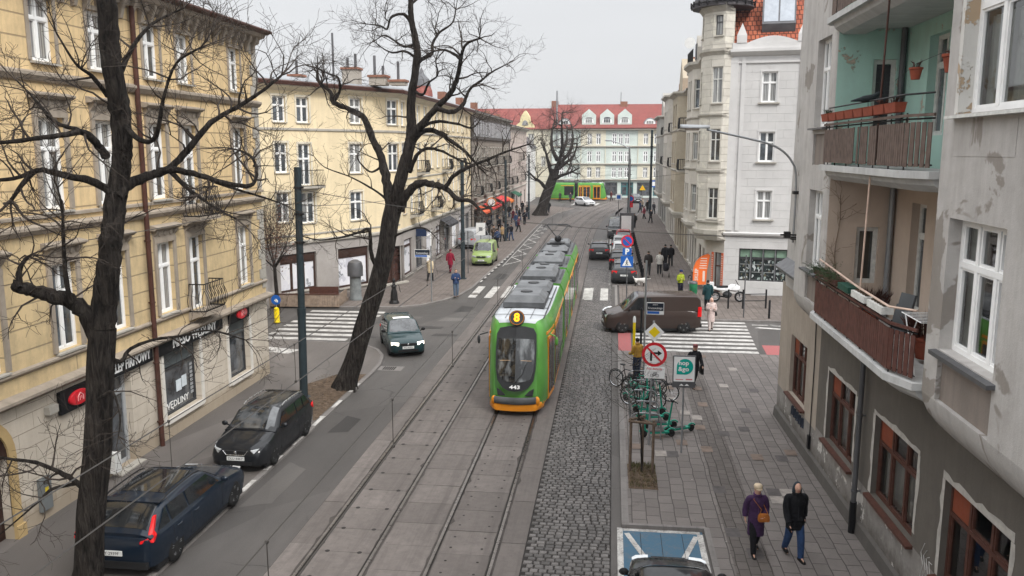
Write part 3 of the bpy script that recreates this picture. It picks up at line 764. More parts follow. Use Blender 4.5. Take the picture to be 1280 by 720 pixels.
    for k, (u0,u1,z0,z1) in enumerate(((*gops[2][:4],),(*gops[3][:4],))):
        w_ = window(b, T, u0, u1, z0, z1, -.2, plain('dark_frame',(.05,.05,.052),.5), G_dark2, 1, .72 if k == 0 else .74, .05, name='shop_window')
        mb = MB(T); mb.box(u0-.16,u0-.002,.002,.05,z0-.14,z1); mb.box(u1+.002,u1+.16,.002,.05,z0-.14,z1); mb.box(u0-.001,u1+.001,.002,.10,z0-.14,z0-.002); mb.build('window_surround', plain('white_stone',(.62,.59,.54),.7,var=.08), w_)
        mb = MB(T); mb.box(u0+.05,u1-.05,-.22,-.19,z0+(z1-z0)*.75,z1-.05); mb.build('blind_panel', M_panel, w_)
        if k == 0:
            uc = (u0+u1)/2
            mb = MB(T); mb.box(uc-.05,uc+.27,-.235,-.22,z0+.62,z0+1.0); mb.box(uc+.32,uc+.62,-.235,-.22,z0+.68,z0+1.06); mb.build('paper_notice', plain('paper',(.62,.68,.72),.6), w_)
            text('lettering','WĘDLINY',.30,basis(T@Vector((uc-.1,-.215,z0+.27)),T.to_3x3()@Vector((1,0,0)),(0,0,1)),M_letter,w_,.003,sx=1.15,bold=.004)
            mb = MB(T)
            for j in range(8): mb.box(u1-.32,u1-.14,-.225,-.215,z0+.3+j*.14,z0+.3+j*.14+.1)
            mb.build('window_sticker', plain('sticker_grey',(.3,.31,.32),.5), w_)
    Tr = T.to_3x3()
    # little details: number plates, vents, gas box
    mb = MB(T); mb.box(U(18.05),U(18.45),.002,.10,.35,1.2); o = mb.build('meter_box', plain('meter_grey',(.16,.17,.17),.6), b)
    mb = MB(T); mb.box(U(18.2),U(18.32),.1,.107,.8,.95); mb.build('warning_label', plain('label_yellow',(.6,.45,.04),.5), o)
    mb = MB(T); mb.box(U(20.75),U(21.05),.002,.35,.3,.85); mb.build('wall_box', plain('box_white',(.6,.6,.58),.5), b)
    mb = MB(T); mb.box(U(18.55),U(18.9),.002,.16,2.72,2.92); mb.build('air_vent', M_stone2, b)
    pipe(b, T, U(23.6), .05, 13.4, M_brown, .075, .13)
    # signs are hung on the wall: things of their own
    def board(Y0, Y1, z0, z1, label, cat='sign', group='dark boards on the shop front'):
        t = empty('shop_sign', T@Vector((U((Y0+Y1)/2),.05,z0)), 0, label, cat, group, world=True)
        mb = MB(T); mb.box(U(Y0),U(Y1),.02,.12,z0,z1); mb.build('board', M_black, t); return t
    t = board(21.0,23.42,2.9,3.38,'black shop board reading SKLEP FIRMOWY above the shop door')
    text('lettering','SKLEP FIRMOWY',.40,basis(T@Vector((U(22.2),.123,3.14)),Tr@Vector((1,0,0)),(0,0,1)),M_letter,t,.006,sx=.72,bold=.012)
    t = board(23.75,28.1,2.9,3.38,'black shop board reading MIĘSO WĘDLINY above the big shop window')
    text('lettering','MIĘSO WĘDLINY',.42,basis(T@Vector((U(26.1),.123,3.13)),Tr@Vector((1,0,0)),(0,0,1)),M_letter,t,.006,sx=.92,bold=.012)
    M_redl = plain('logo_red', (.55,.02,.03), .3, coat=.5)
    for Y0,Y1,z0,z1,lab in ((19.05,20.25,2.55,3.15,'black panel with a red oval house logo beside the near tree trunk'),(28.75,30.35,2.9,3.42,'black panel with a red oval house logo above the corner shop window')):
        t = board(Y0,Y1,z0,z1,lab)
        uc, zc = U((Y0+Y1)/2)+.1, (z0+z1)/2
        mb = MB(T); N = 24; ring = lambda s, dd: [(uc+.42*s*math.cos(2*math.pi*k/N), dd, zc+.20*s*math.sin(2*math.pi*k/N)) for k in range(N)]
        mb.loft([ring(1,.12),ring(1,.17),ring(.93,.19)]); mb.build('logo', M_redl, t, smooth=True)
        mb = MB(T); 
        for dx, dz in (((-.11,-.09),(-.11,.03)),((-.11,.03),(0,.12)),((0,.12),(.11,.03)),((.11,.03),(.11,-.09))): mb.tube([(uc+dx[0],.195,zc+dx[1]),(uc+dz[0],.195,zc+dz[1])], .014, 5)
        mb.tube([(uc-.03,.195,zc-.08),(uc-.03,.195,zc+.02),(uc+.04,.195,zc+.02),(uc+.04,.195,zc-.04)], .010, 5)
        mb.build('house_mark', plain('logo_pink',(.75,.35,.35),.4), t)
    # pale stains/patches on the stone, chimneys
    for Y in (9,15,21,28):
        mb = MB(T); mb.box(U(Y)-.5,U(Y)+.5,-6.5,-5.7,13.8,16.2); mb.box(U(Y)-.6,U(Y)+.6,-6.6,-5.6,16.2,16.35); mb.build('chimney', M_brick, b)
build_L1()
# ================================================================ L2: pale yellow corner house with grey shops
M_yel = plaster('yellow_render', (.74,.62,.415), .32, (.40,.33,.22), seed=12, streak=.7, axis='XY')
M_yelg = plaster('grey_shop_wall', (.36,.335,.315), .45, (.2,.18,.165), seed=13, axis='XY', base=.8)
M_yelt = plaster('yellow_trim', (.68,.62,.50), .3, seed=14, axis='XY')
def chimney(b, x, y, z, w, d, h, pots, mat=None):
    mb = MB(); mb.box(x-w/2,x+w/2,y-d/2,y+d/2,z,z+h); c = mb.build('chimney', mat or M_chim, b)
    mb = MB(); mb.box(x-w/2-.08,x+w/2+.08,y-d/2-.08,y+d/2+.08,z+h,z+h+.14); mb.build('chimney_cap', M_brick, c)
    mb = MB()
    for k in range(pots): px = x-w/2+w*(k+.5)/pots; mb.cyl((px,y,z+h+.14),(px,y,z+h+.14+rnd.uniform(.5,1.3)),.09,.09,8)
    if pots: mb.build('flue_pipe', M_tindark, c)
def build_L2():
    b = empty('apartment_building', (-14.6,57,0), 0, 'pale yellow corner house with grey ground floor shops behind the leaning tree', 'building', world=True)
    A, B = (-24.5,38.5), (-14.6,56.3); T, L = frame(A, B, (0,30)); u0 = math.hypot(4.5,8.1)
    # main oblique facade
    ops = []
    W3 = [(-2.9,-1.9,10.9,12.4),(.75,1.68,10.9,12.4),(2.5,3.45,10.9,12.4),(6.8,7.8,10.95,12.55),(10.15,11.2,10.95,12.6)]
    W2 = [(-2.9,-1.9,7.85,9.65),(.78,1.7,7.95,9.7),(2.5,3.45,7.15,9.65),(6.65,7.72,7.8,9.68),(10.18,11.2,7.85,9.7)]
    W1 = [(-2.9,-1.9,5.0,6.8),(.75,1.7,5.0,6.8),(2.6,3.65,4.85,6.75),(6.6,7.7,4.75,6.6),(10.18,11.2,4.8,6.6)]
    ops_u = [(a+u0,c+u0,z0,z1,.16) for a,c,z0,z1 in W3+W2+W1]
    G = [(.8,3.6,.75,3.05),(5.4,8.1,.45,3.0),(9.5,11.5,.1,2.7)]
    ops_g = [(a+u0,c+u0,z0,z1,.3) for a,c,z0,z1 in G]
    Lc = L
    mb = MB(T); facade(mb,0,Lc,0,3.65,ops_g); mb.build('ground_floor_wall', M_yelg, b)
    mb = MB(T); facade(mb,0,Lc,3.65,13.0,ops_u); mb.build('wall', M_yel, b)
    # street side
    A2, B2 = (-14.6,56.3), (-14.6,86.0); T2, L2 = frame(A2, B2, (0,60))
    ops2 = []
    us = [1.6+2.35*i for i in range(12)]
    for i, u in enumerate(us):
        for z0, z1 in ((4.8,6.8),(7.85,9.75),(10.95,12.55)): ops2.append((u-.5,u+.5,z0,z1,.16))
    g2 = [(1.2+3.6*i,3.6+3.6*i,.35,2.95,.25) for i in range(8)]
    mb = MB(T2); facade(mb,0,L2,0,3.65,g2); mb.build('ground_floor_wall', M_yelg, b)
    mb = MB(T2); facade(mb,0,L2,3.65,13.0,ops2); mb.build('wall', M_yel, b)
    mb = MB(); mb.prism([(-24.9,38.9),(-14.95,56.5),(-14.95,86),(-28,86),(-34,44)], 0, 12.95); mb.build('rear_wall', M_yel, b)
    for (TT, LL, ww) in ((T,Lc,ops_u),(T2,L2,ops2)):
        mb = MB(TT)
        course(mb,0,LL+.05,[(.001,3.6),(.14,3.64),(.16,3.78),(.001,3.84)]); course(mb,0,LL+.05,[(.001,10.42),(.07,10.44),(.07,10.55),(.001,10.58)])
        course(mb,0,LL+.05,[(.001,7.2),(.05,7.22),(.05,7.3),(.001,7.32)] if TT is T2 else [(.001,4.1),(.05,4.12),(.05,4.2),(.001,4.22)])
        mb.build('string_course', M_stone2, b)
        mb = MB(TT); course(mb,0,LL+.05,[(.001,12.72),(.18,12.85),(.45,12.95),(.45,13.02),(.001,13.02)]); mb.build('cornice', M_yelt, b)
        mb = MB(TT); course(mb,-.2,LL+.2,[(-.5,13.022),(.56,13.022),(.60,13.22),(.5,13.28),(-.5,13.28)]); mb.build('eaves', M_brown, b)
        mb = MB(TT); course(mb,-.2,LL+.2,[(-5,13.285),(.5,13.285),(.45,13.36),(-5,14.1)]); mb.build('roof', M_tin, b)
        for k, o in enumerate(ww):
            bal = TT is T and abs(o[0]-u0-2.5) < .05 and o[2] < 8
            window(b, TT, o[0], o[1], o[2], o[3], -.1, M_white if (k*7) % 5 else plain('window_dark_brown',(.10,.06,.04),.5), G_dark, 2, .64, .06, None if bal else (.08,.06,.05), (.13,.03), None, (M_yelt, M_stone2))
    balcony(b, T, u0+2.15, u0+3.85, 7.12, .8, .95, M_stone2, M_iron, .14)
    for k, u in enumerate(us):
        if k in (2,6,9): balcony(b, T2, u-.8, u+.8, 7.6, .7, .9, M_stone2, M_iron, .12)
        if k in (1,4,8): balcony(b, T2, u-.8, u+.8, 4.6, .7, .9, M_stone2, M_iron, .12)
    # shops
    M_poster = plain('poster_white', (.62,.63,.66), .5, var=.5, vs=1.2)
    n = NT('poster_mix'); v = n.coord(); f = n.voro(v, 1.6, 'F1', 'Color'); s_ = n.sep(f)[0]; f2 = n.noise(v, 2.2, 3)
    n.col(n.mix(n.ramp(f2,[(.48,0),(.52,1)],'LINEAR'), n.ramp(s_,[(.0,(.62,.62,.66)),(.4,(.70,.70,.72)),(.7,(.25,.26,.28)),(.85,(.5,.5,.55))],'CONSTANT'), (.66,.66,.70))).rough(.4); M_poster = n.mat
    M_dkbrown = plain('shop_brown', (.05,.028,.022), .5)
    for k, (a,c,z0,z1) in enumerate(G[:2]):
        o = window(b, T, a+u0, c+u0, z0, z1, -.14, M_dkbrown, M_poster, 3 if k == 0 else 1, .78, .08, (.1,.1,.05), name='shop_window', sm=M_stone2)
        mb = MB(T); mb.box(a+u0+.05,c+u0-.05,-.135,-.11,z0+(z1-z0)*.80,z1-.06); mb.build('fascia', M_dkbrown, o)
    a,c,z0,z1 = G[2]
    o = window(b, T, a+u0, c+u0, z0, z1, -.2, M_dkbrown, glass_dark('pane_brown',(.03,.015,.012),0), 2, .78, .1, name='shop_door')
    mb = MB(T); mb.box(a+u0+.35,a+u0+.75,-.19,-.17,1.3,1.75); mb.build('paper_notice', M_letter, o)
    mb = MB(T); mb.box(a+u0-.1,c+u0+.1,0,.35,.09,.2); mb.build('door_step', M_stone2, b)
    for k, o_ in enumerate(g2):
        fm = (M_dkbrown, M_tindark, M_white)[k % 3]
        o = window(b, T2, o_[0], o_[1], o_[2], o_[3], -.12, fm, (M_poster, G_dark2, M_poster)[k % 3], 2 if k % 2 else 1, .8, .08, (.08,.08,.04), name='shop_window', sm=M_stone2)
    # small flag signs over the shops
    for (Y, z, lab, c) in ((60.8,3.2,'dark blue plate hanging over the corner shop','blue'),):
        t = empty('hanging_sign', (-14.3,Y,z), 0, lab, 'sign', world=True)
        mb = MB(); mb.box(-14.5,-13.7,Y-.03,Y+.03,z-.3,z+.25); mb.build('plate', plain('sign_navy',(.02,.035,.08),.4), t); mb = MB(); mb.tube([(-14.62,Y,z+.28),(-13.7,Y,z+.28)],.02,5); mb.build('bracket', M_iron, t)
    for (px,w,h,k) in ((357,.8,.6,1),(428,1.05,1.0,2),(463,1.1,.5,2),(488,1.0,.2,1)):
        p = at(px,105,52); chimney(b, p.x, 54, 13.4, w, .9, h, k)
    for px in (414,): p = at(px,105,51); mb = MB(); mb.cyl((p.x,51.5,13.6),(p.x,51.5,16.4),.07,.07,8); mb.build('flue_pipe', M_tindark, b); mb = MB(); mb.cyl((p.x-1.0,51.5,13.6),(p.x-1.0,51.5,15),.05,.05,8); mb.build('flue_pipe', M_tindark, b)
    # little domed corner turret with a red skin, seen through the crown
    mb = MB(); tc = at(527,100,75); tc = (tc.x,75); mb.lathe([(.8,12.8),(.8,14.0)],tc,10); mb.build('turret', M_stone2, b)
    mb = MB(); mb.lathe([(1.0,14.0),(.95,14.5),(.8,14.9)],tc,10); o = mb.build('turret_roof', plain('turret_red',(.25,.09,.075),.6,var=.3), b)
    mb = MB(); mb.lathe([(.85,14.9),(.7,15.5),(.3,15.9),(.04,16.5)],tc,10); mb.build('turret_cap', M_tindark, o)
build_L2()
# ================================================================ generic row houses
def row_house(name, lab, Xf, Y0, Y1, H, side, wm, colr, rows, pitch, fm, group='tenement houses down the street', ground=3.6, depthx=12, seed=0, roof_m=None, bal=None, shopm=None, skew=0):
    b = empty(name, (Xf,(Y0+Y1)/2,0), 0, lab, 'building', group, world=True)
    tw = (0,(Y0+Y1)/2)
    T, L = frame((Xf,Y0),(Xf+skew,Y1),tw)
    r = random.Random(seed); ops = []; gops = []
    n = int((L-1.4)/pitch); off = (L-pitch*(n-1))/2
    for i in range(n):
        u = off+i*pitch
        for z0,z1 in rows: ops.append((u-.5,u+.5,z0,z1,.15))
        if i % 2 == 0 and u+1.2 < L: gops.append((u-.9,u+1.1,.5,2.8,.2))
    mb = MB(T); facade(mb,0,L,0,ground,gops); mb.build('ground_floor_wall', shopm or wm, b)
    mb = MB(T); facade(mb,0,L,ground,H,ops); mb.build('wall', wm, b)
    mb = MB(T); mb.box(.01,L-.01,-depthx,-.25,0,H-.05); mb.build('rear_wall', wm, b)
    mb = MB(T); course(mb,0,L,[(.001,ground-.1),(.16,ground),(.16,ground+.1),(.001,ground+.14)])
    course(mb,0,L,[(.001,H-.5),(.15,H-.3),(.5,H-.12),(.5,H),(.001,H)]); mb.build('cornice', M_stone2, b)
    mb = MB(T); mb.prismx([(.55,H+.002),(.55,H+.08),(-5,H+1.5),(-5,H+.002)],0,L); mb.build('roof', roof_m or M_tindark, b)
    for k, o in enumerate(ops): window(b, T, *o[:4], -.1, fm, G_far, 2, .66, .07, (.07,.08,.05), (.12,.03), None, (M_stone2, M_stone2))
    for k, o in enumerate(gops): window(b, T, *o[:4], -.1, M_tindark, G_dark2, 1, .8, .08, name='shop_window')
    if bal:
        for i in range(n):
            u = off+i*pitch
            for ri, (z0,z1) in enumerate(rows):
                if (i+ri) % bal == 0 and ri < 2: balcony(b, T, u-.9, u+.9, z0-.1, .8, .95, M_stone2, M_iron, .08)
    for k in range(max(1,int(L/8))):
        u = L*(k+.5)/max(1,int(L/8)); mb = MB(T); mb.box(u-.6,u+.6,-4.5,-3.7,H,H+2.3); mb.build('chimney', M_brick, b)
    return b, T, L
M_gb = plaster('grey_brown_render', (.26,.225,.19), .6, seed=21); M_pk = plaster('pinkish_render', (.50,.42,.38), .3, seed=22)
b, T, L = row_house('apartment_building', 'tall grey brown terrace with a dark top storey left of the street', -14.5, 86.05, 118, 13.2, 1, M_gb, None, [(4.6,6.5),(7.6,9.5)], 2.3, M_whiteold, seed=2, bal=3)
# dark attic band with tall lights
mb = MB(T); mb.box(0,L,.01,.22,10.4,12.6); ob = mb.build('attic_storey', plain('attic_dark',(.09,.08,.075),.7), b)
mb = MB(T)
u = .6
while u < L-.6: mb.box(u,u+.45,.222,.26,10.7,12.4); u += 1.15
mb.build('attic_windows', plain('attic_glass',(.42,.43,.45),.3,var=.3,vs=1), ob)
row_house('apartment_building', 'pale pinkish plastered house beyond the grey brown terrace', -14.4, 118.05, 141, 12.6, 1, M_pk, None, [(4.6,6.5),(7.8,9.6),(10.4,11.8)], 2.9, M_white, seed=3, bal=4)
# plain white gable house at the end of the left side
b = empty('apartment_building', (-19,152,0), 0, 'plain white gable wall standing before the gabled yellow house', 'building', world=True)
mb = MB(); mb.prismy([(-22,0),(-14.6,0),(-14.6,9.6),(-16.2,11.4),(-22,11.4)], 151, 160); mb.build('wall', plaster('white_gable',(.66,.65,.63),.15,seed=30,axis='X'), b)
mb = MB(); mb.prismy([(-22.1,11.42),(-16.1,11.42),(-14.3,9.5),(-14.3,9.7),(-16.1,11.7),(-22.1,11.7)], 150.8, 160.2); mb.build('roof', M_tindark, b)
# ================================================================ far end: red roofed houses
M_mint = plaster('mint_render', (.56,.62,.58), .12, seed=40, axis='X'); M_cream2 = plaster('cream_far', (.66,.62,.50), .15, seed=41, axis='X')
n = NT('red_tiles'); v = n.coord(); X,Y,Z = n.sep(v); cc, ff = n.brick(n.comb(X, n.math('MULTIPLY',Z,1.3)), .3, .35, .03, (.30,.09,.078), (.23,.07,.062), (.12,.04,.038)); f = n.noise(v, .4, 5)
n.col(n.mix(n.ramp(f,[(.4,0),(.7,.5)]), cc, (.20,.08,.07))).rough(.8); M_red_t = n.mat
n = NT('orange_tiles'); v = n.coord(); X,Y,Z = n.sep(v); cc, ff = n.brick(n.comb(X, n.math('MULTIPLY',Z,1.1)), .26, .34, .03, (.42,.13,.07), (.30,.085,.05), (.10,.035,.025)); n.col(cc).rough(.8); n.bump(n.math('SUBTRACT',1,ff),.03); M_or_t = n.mat
def build_red():
    b = empty('apartment_building', (-1,165,0), 0, 'long mint and cream house with a red tiled roof closing the street', 'building', world=True)
    T, L = frame((-11.9,165),(14,165),(0,0))
    ops = []; 
    for z0,z1 in ((10.3,12.4),(6.9,9.0),(3.9,5.9)):
        for u in (2.0,3.6,7.4,9.1, 12.2,13.4,14.6, 18.2,20.2,24.0): ops.append((u-.45,u+.45,z0,z1,.15))
    g = [(1.2+3.1*i,3.6+3.1*i,.4,3.0,.3) for i in range(8)]
    mb = MB(T); facade(mb,0,L,0,3.4,g); facade(mb,0,L,3.4,13.2,ops); mb.build('wall', M_mint, b)
    mb = MB(T); mb.box(0,L,-10,-.3,0,13); mb.build('rear_wall', M_mint, b)
    for u0,u1 in ((5.8,10.4),(16.8,21.4)):
        mb = MB(T); facade(mb,u0,u1,9.9,13.1,[o for o in ops if u0<o[0]<u1 and o[2]>9],.15,.12); mb.box(u0-.12,u0,.001,.12,3.6,13.1); mb.box(u1,u1+.12,.001,.12,3.6,13.1); facade(mb,u0,u1,3.6,6.4,[o for o in ops if u0<o[0]<u1 and o[2]<5],.15,.12); mb.build('cream_bay', M_cream2, b)
    mb = MB(T)
    for z, p in ((3.4,.3),(6.45,.25),(9.85,.2),(13.1,.6)): course(mb,0,L,[(.13,z-.15),(p+.12,z),(p+.12,z+.12),(.0,z+.2)])
    mb.build('cornice', M_stone2, b)
    for o in ops: window(b, T, *o[:4], -.05, M_white, G_far, 2, .66, .10)
    for k, o in enumerate(g): window(b, T, *o[:4], -.1, (plain('shop_teal',(.05,.16,.17),.5), M_tindark)[k%2], G_dark2, 2, .7, .12, name='shop_window')
    mb = MB(T); mb.prismx([(.8,13.3),(.85,13.45),(-3.5,18.1),(-4.2,18.1),(-10,13.3)], -.3, L); mb.build('roof', M_red_t, b)
    # three gabled dormers and two eyebrow dormers
    for u in (7.2,10.7,14.1):
        mb = MB(T); pts = [(u-1.35,13.9),(u+1.35,13.9),(u+1.35,15.9),(u+1.0,16.2),(u,17.05),(u-1.0,16.2),(u-1.35,15.9)]; mb.prismy(pts, -3, .25); d = mb.build('dormer', M_mint, b)
        mb = MB(T); mb.prismy([(u+.95*math.cos(t), 14.35+1.25*math.sin(t)) for t in [math.pi*k/10 for k in range(11)]], .252, .30); q = mb.build('window', M_white, d)
        mb = MB(T)
        for k in range(3): a = u-.62+k*.43; mb.box(a,a+.36,.302,.32,14.45,15.1)
        mb.prismy([(u+.7*math.cos(t), 15.16+.38*math.sin(t)) for t in [math.pi*k/8 for k in range(9)]], .302, .32); mb.build('pane', G_dark2, q)
    for u in (2.5,18.9):
        mb = MB(T); mb.prismy([(u+1.25*math.cos(t), 14.0+1.35*math.sin(t)) for t in [math.pi*k/10 for k in range(11)]], -2.5, .15); d = mb.build('dormer', M_tin, b)
        mb = MB(T); mb.prismy([(u+1.0*math.cos(t), 14.1+1.0*math.sin(t)) for t in [math.pi*k/10 for k in range(11)]], .152, .2); q = mb.build('window', M_white, d)
        mb = MB(T)
        for k in range(3): a = u-.66+k*.46; mb.box(a,a+.38,.202,.22,14.2,14.75)
        mb.build('pane', G_dark2, q)
    mb = MB(T); mb.box(-.3,1.0,-4,-3,17.5,18.8); mb.build('chimney', M_brick, b); mb = MB(T); mb.box(13.2,14.6,-4,-3,17.5,18.6); mb.build('chimney', M_brick, b)
    mb = MB(T); mb.tube([(1.0,.3,10),(1.0,.3,20.5)],.16,8); mb.build('mast', M_tin, b); mb = MB(T); mb.tube([(13.3,-3.5,18),(13.3,-3.5,20.4)],.05,5); mb.build('aerial', M_iron, b)
    # signs on the shop front
    b2 = empty('apartment_building', (-17,166,0), 0, 'cream and yellow house with a curved gable left of the red roofed block', 'building', world=True)
    T, L = frame((-34,165.4),(-12.0,165.4),(0,0))
    ops = [(L-6.9,L-5.7,9.6,12.4,.4),(L-4.6,L-3.4,9.6,12.4,.4),(L-6.9,L-5.7,5.4,8.2,.4),(L-4.6,L-3.4,5.4,8.2,.4),(L-9.8,L-8.9,9.9,12,.15),(L-12,L-11.1,9.9,12,.15),(L-2,L-1.1,6,8,.15),(L-9.8,L-8.9,6,8,.15)]
    mb = MB(T); facade(mb,0,L,0,13.2,ops); mb.box(0,L,-9,-.5,0,13.1); mb.build('wall', M_cream2, b2)
    for o in ops: window(b2, T, *o[:4], -.2, M_whiteold, G_far, 2, .6, .12)
    mb = MB(T); mb.prismx([(.5,13.25),(-3.5,17.4),(-9,13.25)], 0, L); mb.build('roof', M_red_t, b2)
    u = L-5.15; gp = [(u-2.1,13.2),(u+2.1,13.2),(u+1.7,14.1),(u+1.05,14.6),(u+.85,15.7),(u+.3,16.5),(u,16.9),(u-.3,16.5),(u-.85,15.7),(u-1.05,14.6),(u-1.7,14.1)]
    mb = MB(T); mb.prismy(gp, -2.5, .2); d = mb.build('gable', plaster('gable_yellow',(.68,.60,.36),.1,seed=44,axis='X'), b2)
    mb = MB(T); mb.prismy([(u+.6*math.cos(t), 14.0+.95*math.sin(t)) for t in [math.pi*k/10 for k in range(11)]], .202, .3); mb.build('gable_window', G_dark2, d)
    for uu in (L-10.3,L-14.8):
        mb = MB(T); mb.box(uu-.7,uu+.7,-2.5,.1,13.5,15.2); d = mb.build('dormer', M_tindark, b2); mb = MB(T); mb.box(uu-.42,uu+.42,.102,.16,13.7,14.9); mb.build('dormer_window', M_white, d)
    mb = MB(T); mb.box(L-16.5,L-15.8,-4.5,-3.5,16.6,18.2); mb.build('chimney', M_brick, b2)
build_red()
# ================================================================ R1: grey weathered tenement with bays and loggias
M_g1 = plaster('grey_render', (.46,.44,.42), .55, (.17,.15,.13), patch=((.27,.245,.22),.10), seed=50, streak=.55)
M_g1b = plaster('grey_render_beige', (.36,.31,.26), .6, (.15,.13,.11), seed=52, streak=.6)
M_g1panel = plaster('panel_render', (.24,.205,.18), .7, (.12,.105,.095), seed=53, streak=.75)
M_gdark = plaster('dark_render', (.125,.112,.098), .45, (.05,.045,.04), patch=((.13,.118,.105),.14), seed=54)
M_gfoot = plaster('foot_render', (.25,.235,.22), .75, (.07,.06,.052), seed=55, base=.9, streak=.4, peel=((.50,.48,.45),.60))
M_mintw = plaster('mint_old_render', (.40,.60,.53), .4, (.30,.38,.33), seed=57, axis='XY', peel=((.44,.37,.29),.60))
M_beigew = plaster('beige_old_render', (.54,.44,.36), .25, (.3,.23,.18), seed=58, axis='XY')
M_slabw = plaster('slab_white', (.50,.50,.49), .5, (.2,.19,.18), seed=59, streak=.7)
M_wood = plain('balcony_boards', (.13,.095,.08), .7, var=.3, vs=6)
M_wood2 = plain('balcony_boards_red', (.10,.045,.036), .65, var=.3, vs=6)
M_oldw = plaster('peeling_white', (.62,.61,.58), .35, (.3,.27,.23), seed=60, peel=((.42,.32,.22),.55), axis='X')
M_net = plain('net_curtain', (.55,.55,.53), .9, var=.12, vs=2)
G_thin = thin_glass('glass_clear')
def curtain(par, T, u0, u1, z0, z1, d, mat):
    mb = MB(T); k = max(8, int((u1-u0)/.03)); row = lambda z: [(u0+(u1-u0)*i/k, d+.022*math.sin(i*1.3)+.012*math.sin(i*.41+z), z) for i in range(k+1)]
    mb.grid([row(z0), row(z0+(z1-z0)*.5), row(z1)]); return mb.build('curtain', mat, par, smooth=True, recalc=False, angle=80)
def near_window(b, T, u0, u1, z0, z1, d, fm, lights, trans, fw, sill, sm, cur=0, **k):
    o = window(b, T, u0, u1, z0, z1, d, fm, G_thin, lights, trans, fw, sill, sm=sm, **k)
    mb = MB(T); mb.box(u0-.25,u1+.25,d-1.1,d-.10,z0-.3,z1+.2)
    # open the front of the dark room so one looks into it
    mb.f = [f for f in mb.f if f != (2,3,7,6)]; mb.m = mb.m[:len(mb.f)]
    r = mb.build('room', plain('room_dark', (.055,.05,.045), .9, var=.5, vs=1.5), o, recalc=False)
    w = u1-u0
    if cur & 1: curtain(o, T, u0+.04, u0+w*.30, z0+.03, z1-.05, d-.16, M_net)
    if cur & 2: curtain(o, T, u1-w*.33, u1-.04, z0+.03, z1-.05, d-.16, M_net)
    if cur & 4: curtain(o, T, u0+.04, u1-.04, z0+(z1-z0)*.45, z1-.05, d-.2, M_net)
    if cur & 8: curtain(o, T, u0+.04, u1-.04, z0+.03, z0+(z1-z0)*.6, d-.18, M_net)
    return o
